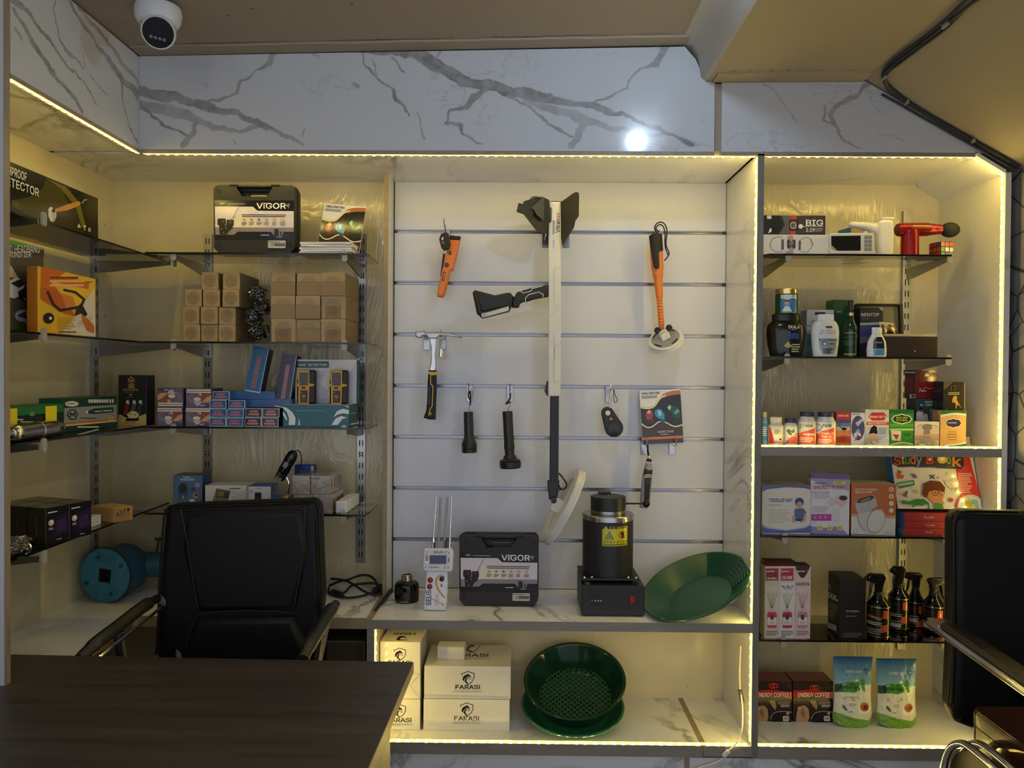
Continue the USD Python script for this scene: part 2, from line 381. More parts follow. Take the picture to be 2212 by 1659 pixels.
part(t2, 'crack', crack(0.63, 1.06, 2.368, lambda x: 2.4266 + 0.0119 * (x - 0.58) - 0.0002, 0.0007, 5), DARKGAP)

def specks(parent, spots, zf, r=0.004):
    for px, py, z in spots:
        q = atz(px, py, z); g = affinity.scale(Point(0, 0).buffer(1, quad_segs=3), r * (0.6 + 0.4 * ((px * 7) % 3)), r * 0.6); v, f = trimesh.creation.triangulate_polygon(g, engine='earcut')
        part(parent, 'nail_mark', trimesh.Trimesh(np.c_[v + q[:2], np.full(len(v), zf(q[0]) - 0.0008)], f[:, ::-1], process=False), DARKGAP)
specks(cl, [(627, 22, 2.52), (545, 15, 2.52), (493, 28, 2.52), (760, 6, 2.525)], lambda x: 2.5332 + 0.0233 * x); specks(cl, [(1560, 153, 2.43), (1595, 155, 2.43), (1826, 148, 2.43), (1852, 144, 2.43), (1600, 100, 2.43)], lambda x: 2.4266 + 0.0119 * (x - 0.58), 0.0026)
specks(cl, [(1920, 152, 2.40), (1974, 118, 2.36), (2010, 97, 2.34), (2048, 72, 2.31), (2095, 42, 2.27)], lambda x: 2.432 + (x - 1.083) * (2.163 - 2.432) / (1.565 - 1.083), 0.003)
# marble-look boards whose veins follow the photograph
def seg_d(Pq, a, b, wa, wb):
    d = b - a; t = np.clip(((Pq - a) @ d) / max(d @ d, 1e-12), 0, 1)
    return np.linalg.norm(Pq - (a + t[:, None] * d), axis=1) / (wa + (wb - wa) * t)
def vein_field(UV, veins, seed):
    Q = np.c_[UV, np.zeros(len(UV))]
    warp = np.stack([meshkit.fbm(Q * 26 + 7, 5, seed) - 0.5, meshkit.fbm(Q * 26 + 31, 5, seed + 9) - 0.5], 1) * 0.026
    Pq = UV + warp; s = np.zeros(len(UV))
    for pts, ws, strength in veins:
        d = np.full(len(UV), 9.0)
        for i in range(len(pts) - 1): d = np.minimum(d, seg_d(Pq, pts[i], pts[i + 1], ws[i], ws[i + 1]))
        wide = min(1.0, max(ws) / 0.010); fill = np.clip((1.08 - d) / 0.22, 0, 1) * (1 - 0.3 * wide); edge = np.exp(-((d - 0.88) / 0.16) ** 2) * wide * np.clip(meshkit.fbm(Q * 9, 3, seed + 40) * 2.4 - 0.45, 0, 1)
        s = np.maximum(s, strength * np.maximum(fill, edge))
    tone = 0.5 + 0.9 * meshkit.fbm(Q * 38, 5, seed + 3)
    fine = np.clip(1 - np.abs(meshkit.fbm(Q * np.array([16, 30, 1]), 5, seed + 5) - 0.5) * 28, 0, 1) * np.clip(meshkit.fbm(Q * 5, 2, seed + 6) * 4 - 2.1, 0, 1) * 0.35
    return np.clip(np.maximum(s * tone, fine), 0, 1)
MARBLE_V = vcmat('marble_traced', 0.13)
def veined_board(parent, name, O, u, v, n, poly, th, veins_px, seed, step=0.0028, base='#c4c5c7', vein='#6a6861'):
    """a board whose visible face carries the traced veins; poly in (u, v) metres"""
    O, u, v, n = (np.asarray(a, float) for a in (O, u, v, n))
    def uv(px, py): q = hit(px, py, O, n) - O; return np.array([q @ u, q @ v])
    veins = [([uv(*p[:2]) for p in pts], [p[2] * 0.00147 * 0.5 for p in pts], st) for pts, st in veins_px]
    x0, y0, x1, y1 = poly.bounds; nx, ny = int((x1 - x0) / step) + 2, int((y1 - y0) / step) + 2
    gx, gy = np.linspace(x0, x1, nx), np.linspace(y0, y1, ny); U, Vv = np.meshgrid(gx, gy); UV = np.c_[U.ravel(), Vv.ravel()]
    i, j = np.meshgrid(np.arange(nx - 1), np.arange(ny - 1)); a = (j * nx + i).ravel()
    F = np.vstack([np.c_[a, a + 1, a + nx + 1], np.c_[a, a + nx + 1, a + nx]])
    if poly.area < 0.999 * (x1 - x0) * (y1 - y0):                # cut off along the slope: pull outside vertices onto it
        from shapely import contains_xy
        inside = contains_xy(poly.buffer(1e-4), UV[:, 0], UV[:, 1])
        for k in np.nonzero(~inside)[0]:
            q = poly.exterior.interpolate(poly.exterior.project(Point(UV[k]))); UV[k] = (q.x, q.y)
        c = UV[F]; ar = np.abs(np.cross(c[:, 1] - c[:, 0], c[:, 2] - c[:, 0])); F = F[ar > 1e-9]
    s = vein_field(UV, veins, seed)[:, None]; col = np.array(lin(base)) * (1 - s) + np.array(lin(vein)) * s
    used, F = np.unique(F.ravel(), return_inverse=True); F = F.reshape(-1, 3); UV, col = UV[used], col[used]
    X = O + UV[:, :1] * u + UV[:, 1:] * v
    part(parent, name, trimesh.Trimesh(X, F, process=False), MARBLE_V, cols=col)
    m = trimesh.creation.extrude_polygon(poly, th - 0.0005, engine='earcut')
    m.apply_transform(mat4(np.stack([u, v, np.cross(u, v)], 1), O - n * th)); part(parent, 'board_core', m, mat(base, 0.3))
def cr(pts, s=0.5425, ox=300, oy=0): return [(ox + s * p[0], oy + s * p[1], p[2]) for p in pts]
V_C = [(cr([(870, 200, 10), (1000, 203, 14), (1090, 208, 22), (1200, 270, 26), (1300, 325, 24), (1410, 345, 20), (1480, 365, 20), (1560, 380, 24), (1700, 405, 16), (1790, 420, 14), (1900, 450, 8), (2010, 490, 7), (2100, 530, 8), (2200, 580, 10)]), 0.95),
       (cr([(1540, 400, 8), (1650, 440, 20), (1760, 470, 18), (1860, 505, 12), (1960, 520, 10), (2080, 535, 6)]), 0.6),
       (cr([(1410, 355, 4), (1470, 385, 4), (1550, 420, 5), (1640, 500, 5), (1720, 542, 6)]), 0.8),
       (cr([(0, 365, 22), (150, 390, 22), (260, 420, 18), (400, 455, 12), (480, 485, 14), (560, 535, 9), (650, 578, 6)]), 0.9),
       (cr([(0, 420, 14), (110, 435, 26), (230, 475, 18), (320, 515, 12), (400, 522, 8), (480, 495, 10)]), 0.7),
       (cr([(540, 212, 14), (518, 260, 10), (470, 275, 4), (410, 320, 6), (395, 368, 5), (330, 390, 6), (265, 408, 5)]), 0.8),
       (cr([(883, 205, 4), (890, 250, 5), (950, 310, 5), (1010, 370, 7), (1075, 455, 4)]), 0.85),
       (cr([(1010, 225, 3), (1050, 285, 6)]), 0.7), (cr([(925, 230, 3), (945, 300, 3)]), 0.6),
       (cr([(1395, 352, 10), (1335, 388, 14), (1300, 430, 12), (1240, 438, 6), (1228, 490, 7), (1285, 505, 14), (1290, 535, 7), (1360, 572, 5)]), 0.85),
       (cr([(2095, 185, 16), (2065, 250, 12), (2005, 270, 5), (1950, 320, 5), (1940, 360, 5), (1880, 385, 6), (1810, 412, 5)]), 0.75),
       (cr([(15, 425, 6), (90, 490, 6), (190, 545, 5)]), 0.8), (cr([(235, 480, 10), (208, 540, 12), (175, 578, 14)]), 0.7), (cr([(1778, 480, 10), (1745, 540, 12), (1718, 578, 14)]), 0.6),
       (cr([(1105, 450, 3), (1120, 510, 4), (1140, 555, 7)]), 0.6), (cr([(1195, 205, 8), (1180, 240, 4)]), 0.6), (cr([(690, 215, 8), (720, 228, 3)]), 0.5), (cr([(855, 333, 8), (868, 340, 8)]), 0.6),
       (cr([(655, 540, 4), (668, 505, 4)]), 0.5), (cr([(370, 560, 3), (385, 580, 3)]), 0.5)]
def cz(pts): return [(p[0] / 3.95, p[1] / 3.95, p[2]) for p in pts]
V_L = [(cz([(130, 100, 12), (250, 300, 12), (430, 600, 11), (560, 770, 9), (700, 940, 9)]), 0.9), (cz([(200, 60, 8), (330, 230, 8), (560, 540, 5), (720, 700, 4), (830, 910, 4)]), 0.8),
       (cz([(470, 0, 4), (455, 100, 3), (500, 300, 4), (560, 430, 8), (700, 560, 4)]), 0.7), (cz([(580, 0, 6), (700, 200, 7), (880, 450, 10), (1020, 650, 16), (1170, 800, 22)]), 0.9),
       (cz([(660, 60, 5), (900, 330, 10), (1060, 560, 12), (1170, 690, 8)]), 0.7), (cz([(1035, 680, 8), (1050, 850, 5), (1100, 1080, 5), (1175, 1220, 5)]), 0.8), (cz([(680, 300, 3), (720, 560, 3)]), 0.5),
       (cz([(760, 620, 3), (850, 740, 4), (920, 800, 4)]), 0.5), (cz([(100, 0, 14), (200, 60, 8)]), 0.8), (cz([(120, 260, 6), (180, 330, 6)]), 0.5)]
V_R = [([(1650, 180, 4), (1690, 220, 3), (1720, 260, 3)], 0.5), ([(1880, 175, 14), (1850, 205, 10), (1815, 225, 7), (1790, 245, 9), (1800, 270, 9), (1815, 290, 5), (1855, 320, 4)], 0.75),
       ([(1785, 230, 6), (1775, 258, 4), (1800, 272, 6)], 0.6), ([(1900, 290, 3), (1960, 305, 3)], 0.4)]
FT = 0.018
f1 = thing('fascia_board', 'white marble-look fascia board with grey veins above the tool wall', 'fascia board')
veined_board(f1, 'face', (XLF, YF, 2.206), (1, 0, 0), (0, 0, 1), (0, -1, 0), Polygon([(0, 0), (1.826, 0), (1.826, 0.215), (1.791, 0.23), (1.765, 0.29), (1.73, 0.33), (0, 0.294)]), FT, V_C, 11)
part(f1, 'edge_band', rbx(XLF, 0.609, YF - 0.001, YF + 0.02, 2.193, 2.2058, 0.001, 4), BAND, label='brown wood edge strip')
f2 = thing('fascia_board', 'marble-look fascia board in the corner beside the ceiling camera', 'fascia board')
veined_board(f2, 'face', (XLF, 1.83, 2.206), (0, 1, 0), (0, 0, 1), (1, 0, 0), sbox(0, 0, YF - 1.8305, 0.292), FT, V_L, 5)
part(f2, 'edge_band', rbx(XLF - 0.02, XLF + 0.001, 1.83, YF, 2.193, 2.2058, 0.001, 4), BAND, label='brown wood edge strip')
f3 = thing('fascia_board', 'greyer marble-look fascia board under the sloped ceiling, cut slanting', 'fascia board')
veined_board(f3, 'face', (0.631, YF, 2.206), (1, 0, 0), (0, 0, 1), (0, -1, 0), Polygon([(0, 0), (0.855, 0), (0.452, 0.222), (0, 0.218)]), FT, V_R, 21)
part(f3, 'edge_band', rbx(0.631, 1.43, YF - 0.001, YF + 0.02, 2.193, 2.2058, 0.001, 4), BAND, label='brown wood edge strip')
solo('cover_strip', 'narrow brown upright strip between two fascia boards', 'trim strip', rbx(0.6095, 0.6305, YF - 0.003, YF + 0.015, 2.206, 2.418, 0.001, 4), BAND)

# left cabinet
lc = thing('corner_cabinet', 'pale corner cabinet lined with pearly film on the left, with glass shelves', 'cabinet')
part(lc, 'side_panel', bx(XL - 0.018, XL, 1.828, YB, 0.30, ZS), FILM_SMOOTH)
part(lc, 'back_panel', bx(XL, -1.12, YB, YB + 0.018, 0.30, ZS), FILM_SMOOTH)
part(lc, 'back_panel', bx(-1.12, XS - 0.012, YB, YB + 0.018, 0.30, ZS), FILM)
part(lc, 'soffit', bx(XL, XLF - 0.019, 1.828, YF, ZS, ZS + 0.018), MARBLE)
part(lc, 'soffit', bx(XL, 0.74, YF + 0.021, YB, ZS, ZS + 0.018), MARBLE)
part(lc, 'end_panel', bx(XL - 0.03, XLF - 0.002, 1.808, 1.828, 0.0, 2.5), mat('#b9bdc6', 0.5))
part(lc, 'edge_band', bx(XLF - 0.002, XLF, 1.808, 1.828, 0.0, 2.5), BAND, label='brown wood edge strip')
for (y, z) in ((2.70, 2.03), (2.72, 1.93), (2.70, 1.70), (2.72, 1.62), (2.71, 1.10), (2.70, 1.42)):
    part(lc, 'screw', moved(lathe([(0, 0), (0.004, 0.0), (0.003, 0.0015), (0, 0.002)], 8), tr(XL, y + 0.08, z) @ rotm('y', 90)), STEEL)
# partition between the shelves and the tool wall
pt = thing('partition', 'narrow upright partition with a brown edge left of the tool wall', 'partition')
part(pt, 'panel', bx(XS - 0.014, XS, 2.708, YB, ZC, ZS), mat('#dcdad4', 0.4))
part(pt, 'edge_band', bx(XS - 0.014, XS + 0.0005, 2.703, 2.708, ZC, ZS), BAND_Y, label='light wood edge strip')
# slat wall
sw = thing('slat_wall', 'white slatted display wall with metal grooves carrying the hanging tools', 'slat wall')
SLATP = mat('#cdced8', 0.32)
GZ = [2.0171 - 0.18792 * k for k in range(7)]
edges = [ZS] + GZ + [ZC]
for k in range(8):
    z1, z0 = edges[k] - (0.0 if k == 0 else 0.005), edges[k + 1] + (0.005 if k < 7 else 0.0)
    part(sw, 'board', rbx(XS + 0.004, XD - 0.001, YB - 0.018, YB + 0.002, z0, z1, 0.0025, 4), SLATP)
for z in GZ:
    prof = Polygon([(0, -0.005), (0.012, -0.005), (0.012, 0.005), (0.001, 0.005), (0.001, 0.0035), (0.010, 0.003), (0.010, -0.003), (0, -0.0035)])
    m = trimesh.creation.extrude_polygon(prof, XD - XS - 0.012, engine='earcut')
    m.apply_transform(np.array([[0, 0, 1, XS + 0.006], [1, 0, 0, YB - 0.0185], [0, 1, 0, z], [0, 0, 0, 1.0]])); part(sw, 'aluminium_insert', m, ALU)
    part(sw, 'end_stop', bx(XS + 0.0045, XS + 0.010, YB - 0.019, YB - 0.008, z - 0.005, z + 0.005), BLACK); part(sw, 'end_stop', bx(XD - 0.011, XD - 0.0015, YB - 0.019, YB - 0.008, z - 0.005, z + 0.005), BLACK)
part(sw, 'backing', bx(XS + 0.001, XD, YB + 0.002, YB + 0.02, ZC, ZS), mat('#9a9a9c', 0.5))
# divider and right cabinet
dv = thing('divider_panel', 'tall marble-look divider with a grey front edge between the tool wall and the right shelves', 'divider')
part(dv, 'panel', bx(XD, XD + 0.018, YF + 0.002, YB + 0.02, 0.30, ZS), marble('marble_divider', base='#d9d7d2', scale=2.2))
part(dv, 'edge_band', bx(XD - 0.001, XD + 0.019, YF - 0.001, YF + 0.002, 0.28, ZS), wood('edge_band_v', '#6f6a62', '#807a70', 0.45, (60, 60, 6)), label='grey wood edge strip')
rc = thing('wall_cabinet', 'right display cabinet with cream back and chamfered top corner', 'cabinet')
part(rc, 'back_panel', bx(XD + 0.018, XR + 0.02, YB, YB + 0.018, 0.30, ZS), FILM)
part(rc, 'side_panel', bx(XR + 0.004, XR + 0.022, YF, YB, 0.30, 2.145), marble('marble_side', base='#d9d5ca', scale=2.0))
part(rc, 'soffit', bx(XD + 0.018, 1.43, YF + 0.021, YB, ZS, ZS + 0.018), MARBLE)
part(rc, 'chamfer_panel', strip_prism([(1.43, 2.199), (1.527, 2.141)], 0.012, YF, YB), MARBLE)
part(rc, 'bottom_board', bx(XD + 0.018, XR + 0.02, YF, YB, ZB - 0.02, ZB), MARBLE)
part(rc, 'front_edge', bx(XD + 0.019, XR + 0.02, YF - 0.002, YF, ZB - 0.04, ZB), BAND_H, label='grey wood edge strip')
part(rc, 'display_board', bx(XD + 0.018, XR + 0.004, YF + 0.001, YB - 0.001, 1.247, 1.273), mat('#cfccc2', 0.4))
part(rc, 'board_edge', bx(XD + 0.019, XR + 0.004, YF - 0.001, YF + 0.001, 1.246, 1.2735), BAND_H, label='grey wood edge strip')
# counter and the lower bay
ct = thing('counter_top', 'white marble-look counter top with grey front edge under the tool wall', 'counter top')
part(ct, 'marble_board', bx(-0.466, XD, YF, YB - 0.019, ZC - 0.025, ZC), MARBLE)
part(ct, 'front_edge', bx(-0.486, XD - 0.001, YF - 0.002, YF, ZC - 0.03, ZC - 0.0005), BAND_H, label='grey wood edge strip')
part(ct, 'joint_strip', bx(-0.486, -0.466, YF, YB - 0.001, ZC - 0.025, ZC + 0.0008), BAND_Y, label='brown joint strip')
cl2 = thing('counter_top', 'marble-look corner counter top carrying the blue machine behind the chair', 'counter top')
part(cl2, 'marble_board', [bx(XL, XLF, 1.83, YB, ZC - 0.02, ZC + 0.006), bx(XLF, -0.4865, YF, YB - 0.001, ZC - 0.02, ZC + 0.006)], MARBLE)
part(cl2, 'front_edge', [bx(XLF, -0.4865, YF - 0.002, YF, ZC - 0.03, ZC + 0.005), bx(XLF - 0.001, XLF + 0.001, 1.83, YF, ZC - 0.03, ZC + 0.005)], BAND_Y, label='light wood edge strip')
lb = thing('lower_bay', 'low open cabinet bay with cream back holding white cartons and green pans', 'cabinet')
part(lb, 'back_panel', bx(-0.459, 0.35, YB - 0.026, YB - 0.008, ZB, ZC - 0.026), FILM)
part(lb, 'back_panel', bx(0.35, XD, YB - 0.026, YB - 0.008, ZB, ZC - 0.026), FILM_SMOOTH)
part(lb, 'floor_board', [bx(-0.459, 0.587, YF, YB - 0.026, ZB - 0.02, ZB), bx(0.605, XD, YF, YB - 0.026, ZB - 0.02, ZB)], MARBLE)
part(lb, 'joint_strip', bx(0.587, 0.605, YF, YB - 0.026, ZB - 0.02, ZB + 0.0008), BAND_Y, label='brown joint strip')
part(lb, 'side_panel', bx(-0.482, -0.459, YF, YB - 0.008, 0.28, ZC - 0.031), FILM_SMOOTH)
part(lb, 'side_edge', bx(-0.483, -0.459, YF - 0.002, YF, 0.28, ZC - 0.031), BAND_H, label='grey wood edge strip')
part(lb, 'front_edge', [bx(-0.459, 0.592, YF - 0.002, YF, ZB - 0.037, ZB), bx(0.594, XD - 0.001, YF - 0.003, YF, ZB - 0.033, ZB)], BAND_H, label='grey wood edge strip')
part(lb, 'corner_bracket', [bx(XD - 0.03, XD - 0.002, YB - 0.05, YB - 0.027, ZB, ZB + 0.002), bx(XD - 0.03, XD - 0.002, YB - 0.028, YB - 0.0265, ZB, ZB + 0.028)], mat('#c9c2b0', 0.4))
for x, z in ((0.32, 0.375), (0.62, 0.36), (0.47, 0.50)): part(lb, 'screw', moved(lathe([(0, 0), (0.003, 0), (0.002, 0.0012), (0, 0.0015)], 8), tr(x, YB - 0.026, z) @ rotm('x', 90)), STEEL)
pl = thing('plinth', 'blue-grey marble-look plinth below the lit bottom shelf', 'plinth')
part(pl, 'board', bx(-0.95, 0.535, YF + 0.004, YF + 0.022, 0, 0.279), MARBLE_DK); part(pl, 'board', bx(0.552, XR + 0.04, YF + 0.004, YF + 0.022, 0, 0.276), MARBLE_DK)
part(pl, 'joint_strip', bx(0.535, 0.552, YF + 0.003, YF + 0.021, 0, 0.279), BAND)
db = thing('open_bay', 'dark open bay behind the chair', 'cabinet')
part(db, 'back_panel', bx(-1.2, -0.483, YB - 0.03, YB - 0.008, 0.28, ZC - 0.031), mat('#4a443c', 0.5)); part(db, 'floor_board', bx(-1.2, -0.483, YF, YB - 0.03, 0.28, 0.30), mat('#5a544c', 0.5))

# ------------------------------------------------------------------ warm LED strips
LEDM = node_mat('led_glow', {'e': ('emission', {'color': LED_C, 'strength': LED_I})}, [], 'e.emission')
TAPEM = node_mat('led_tape', {'e': ('emission', {'color': (1.0, 0.72, 0.15), 'strength': TAPE_I})}, [], 'e.emission')
def led_strip(label, path, inward, sp=0.030, off=0.0):
    """path: points of the strip; inward: the way the diodes look, one per leg"""
    t = thing('led_strip', label, 'led strip', group=None)
    path = np.asarray(path, float)
    for a, b, nrm in zip(path[:-1], path[1:], inward):
        nrm = np.asarray(nrm, float); nrm /= np.linalg.norm(nrm); d = (b - a) / np.linalg.norm(b - a); Lg = np.linalg.norm(b - a)
        Rm = np.stack([d, np.cross(nrm, d), nrm], 1)
        part(t, 'tape', moved(bx(0, Lg, -0.0055, 0.0055, 0, 0.0028), mat4(Rm, a)), TAPEM)
        k = off + sp / 2
        while k < Lg - 0.004:
            part(t, 'led', moved(bx(k - 0.004, k + 0.004, -0.0035, 0.0035, 0.0028, 0.0046), mat4(Rm, a)), LEDM); k += sp
    return t
ZL = ZS - 0.0005
led_strip('warm LED strip under the corner fascia at the left', [(XLF - 0.004, 1.832, ZL - 0.004), (XLF - 0.004, YF, ZL - 0.004), ], [(-0.15, 0, -1)])
led_strip('long warm LED strip under the fascia across the tool wall', [(XLF + 0.012, YF + 0.006, ZL - 0.004), (0.740, YF + 0.006, ZL - 0.004)], [(0, 0.12, -1)])
led_strip('upright warm LED strip on the divider beside the tool wall', [(XD - 0.0015, YF + 0.006, 2.19), (XD - 0.0015, YF + 0.006, ZC + 0.004)], [(-1, -0.25, 0)])
led_strip('warm LED strip over the right cabinet, bent round its slanted corner and down', [(XD + 0.024, YF + 0.006, ZL - 0.003), (1.425, YF + 0.006, ZL - 0.003), (1.521, YF + 0.006, 2.139), (1.524, YF + 0.006, 1.279)], [(0, 0.12, -1), (-0.5, 0.1, -1), (-1, -0.25, 0)])
led_strip('warm LED strip along the display board in the right cabinet', [(XD + 0.022, YF + 0.006, 1.2735), (XR - 0.002, YF + 0.006, 1.2735)], [(0, -0.85, 0.55)])
led_strip('short upright LED strip below the display board at the far right', [(XR + 0.0035, YF + 0.006, 1.244), (XR + 0.0035, YF + 0.006, 0.33)], [(-1, -0.25, 0)])
led_strip('warm LED strip along the bottom edge of the right cabinet', [(XD + 0.022, YF + 0.006, ZB + 0.001), (XR - 0.002, YF + 0.006, ZB + 0.001)], [(0, -0.85, 0.55)])
led_strip('warm LED strip along the bottom edge of the lower bay', [(-0.456, YF + 0.006, ZB + 0.001), (XD - 0.012, YF + 0.006, ZB + 0.001)], [(0, -0.85, 0.55)])
led_strip('short upright LED strip at the right side of the lower bay', [(XD - 0.0015, YF + 0.006, ZC - 0.034), (XD - 0.0015, YF + 0.006, ZB + 0.012)], [(-1, -0.25, 0)])
led_strip('short upright LED strip at the left side of the lower bay', [(-0.4585, YF + 0.006, ZC - 0.034), (-0.4585, YF + 0.006, ZB + 0.012)], [(1, -0.25, 0)])
# the cool bulb and its holder on the beam
for lab, pos, r_, in_, c_ in (('cool white bulb in a holder under the ceiling beam', BULB_POS, BULB_R, BULB_I, BULB_C), ('neutral white bulb in a holder over the desk', BULB2_POS, BULB2_R, BULB2_I, BULB2_C)):
    lamp = thing('ceiling_lamp', lab, 'lamp', tr(*pos)); dz = 0.0 if r_ < 0.03 else 0.045
    part(lamp, 'holder', lathe([(0, r_ + 0.006), (0.022, r_ + 0.006), (0.026, 0.045 + dz * 0.6), (0.03, 0.055 + dz), (0, 0.055 + dz)], 20), WHITEP, smooth=40)
    bl = UsdLux.SphereLight.Define(stage, lamp + '/bulb'); bl.CreateRadiusAttr(r_); bl.CreateIntensityAttr(in_); bl.CreateColorAttr(Gf.Vec3f(*c_))
# ------------------------------------------------------------------ glass shelves, uprights, brackets
EDGE = mat('#0c0e0f', 0.15)
def shelf(label, poly, z, edge):
    """smoked glass plate (x, y outline) with its dark polished front edge"""
    t = thing('glass_shelf', label, 'glass shelf')
    m = trimesh.creation.extrude_polygon(poly, 0.006, engine='earcut'); m.apply_translation([0, 0, z - 0.006]); part(t, 'glass_pane', m, SMOKED)
    part(t, 'polished_edge', moved(ext(LineString(edge).buffer(0.0006, cap_style='flat'), 0.0058), np.array([[1, 0, 0, 0], [0, 0, 1, 0], [0, 1, 0, z - 0.0059], [0, 0, 0, 1.0]])), EDGE)
    return t
ORD = ['top', 'second', 'third', 'lowest']
for k, z in enumerate(SH):
    shelf(ORD[k] + ' smoked glass shelf across the back of the corner cabinet', sbox(-1.2423, 2.5405, -0.5067, 2.760), z, [(-1.2423, 2.5398), (-0.5067, 2.5398)])
    shelf(ORD[k] + ' smoked glass shelf along the left side wall', sbox(XL + 0.02, 1.835, -1.257, 2.75), z, [(-1.2563, 1.835), (-1.2563, 2.75)])
shelf('top smoked glass shelf of the right cabinet, under the red massager', Polygon([(0.775, 2.56), (0.80, 2.50), (1.388, 2.50), (1.405, 2.52), (1.405, 2.76), (0.775, 2.76)]), SR[0], [(0.80, 2.4993), (1.388, 2.4993)])
shelf('smoked glass shelf of the right cabinet under the bottles and watch case', sbox(0.775, 2.50, 1.392, 2.76), SR[1], [(0.775, 2.4993), (1.392, 2.4993)])
shelf('smoked glass shelf of the right cabinet under the baby goods cartons', Polygon([(0.775, 2.50), (1.40, 2.50), (1.41, 2.51), (1.41, 2.76), (0.775, 2.76)]), SR[3], [(0.775, 2.4993), (1.40, 2.4993)])
shelf('lowest smoked glass shelf of the right cabinet under the spray bottles', sbox(0.775, 2.50, 1.42, 2.76), SR[4], [(0.775, 2.4993), (1.42, 2.4993)])
UPR = mat((0.42, 0.41, 0.40), 0.34, 1.0)
def upright(label, x, y, z0, z1, rot=0):
    t = thing('slotted_upright', label, 'shelf upright', tr(x, y, z0) @ rotm('z', rot)); H = z1 - z0
    part(t, 'channel', [bx(-0.015, 0.015, -0.014, -0.0125, 0, H), bx(-0.015, -0.0135, -0.0125, -0.0005, 0, H), bx(0.0135, 0.015, -0.0125, -0.0005, 0, H)], UPR)
    s = [bx(x_ - 0.0018, x_ + 0.0018, -0.0143, -0.0139, q, q + 0.021) for x_ in (-0.0055, 0.0055) for q in np.arange(0.02, H - 0.03, 0.041)]
    part(t, 'slot_row', s, mat('#0c0b0a', 0.7), kind='stuff')
    part(t, 'screw', [moved(lathe([(0, 0), (0.006, 0), (0.004, 0.003), (0, 0.0035)], 10), tr(0, -0.014, q) @ rotm('x', 90)) for q in np.arange(0.05, H, 0.35)], STEEL)
upright('slotted steel upright behind the small cartons in the corner cabinet', -1.149, YB, 0.80, 2.005)
upright('slotted steel upright beside the partition of the tool wall', -0.581, YB, 0.80, 2.008)
upright('slotted steel upright on the left side wall near the corner', XL, 2.70, 0.80, 2.02, 90)
upright('slotted steel upright in the right cabinet behind the spray bottles', 1.406, YB, 0.50, 2.102)
BRK = mat((0.30, 0.30, 0.30), 0.35, 1.0); CLIP = mat('#a39e92', 0.25)
b0 = thing('shelf_bracket', '', 'shelf bracket')
part(b0, 'arm', moved(ext(Polygon([(0, 0), (0, -0.042), (0.05, -0.040), (0.262, -0.014), (0.262, 0)]), 0.004), np.array([[0, 1, 0, -0.002], [-1, 0, 0, 0], [0, 0, 1, 0], [0, 0, 0, 1.0]])), BRK)
part(b0, 'tip_clip', ext(rrect(-0.009, -0.020, 0.009, 0.016, 0.008), 0.006).apply_translation([0, -0.2795, 0.0]), CLIP, label='clear plastic tip')
brs = []
for k, z in enumerate(SH):
    for nm, x in (('left', -1.149), ('right', -0.581)): brs.append((tr(x, YB - 0.0145, z - 0.0065), 'steel bracket with clear tip at the %s end of the %s back glass shelf' % (nm, ORD[k])))
    for nm, y in (('near', 1.955), ('far', 2.70)): brs.append((tr(XL + 0.0145, y, z - 0.0065) @ rotm('z', 90), 'steel bracket with clear tip at the %s end of the %s side glass shelf' % (nm, ORD[k])))
for nm, z in (('top', SR[0]), ('second', SR[1]), ('fourth', SR[3]), ('fifth', SR[4])):
    for s_, x in (('left', 0.865), ('right', 1.385)): brs.append((tr(x, YB - 0.0545, z - 0.0065), 'bracket with clear tip under the %s end of the %s right-cabinet shelf' % (s_, nm)))
for i, (M, lab) in enumerate(brs):
    if i == 0:
        p = stage.GetPrimAtPath(b0); p.GetAttribute('xformOp:transform').Set(gfm(M)); setd(p, lab, None, 'shelf brackets')
    else: dup(b0, M, lab, 'shelf brackets')
# hung rather than resting in the middle of air: short back blocks on the left uprights of the right cabinet
upright('slotted steel upright in the right cabinet, close behind the divider', 0.865, YB, 0.50, 2.102)

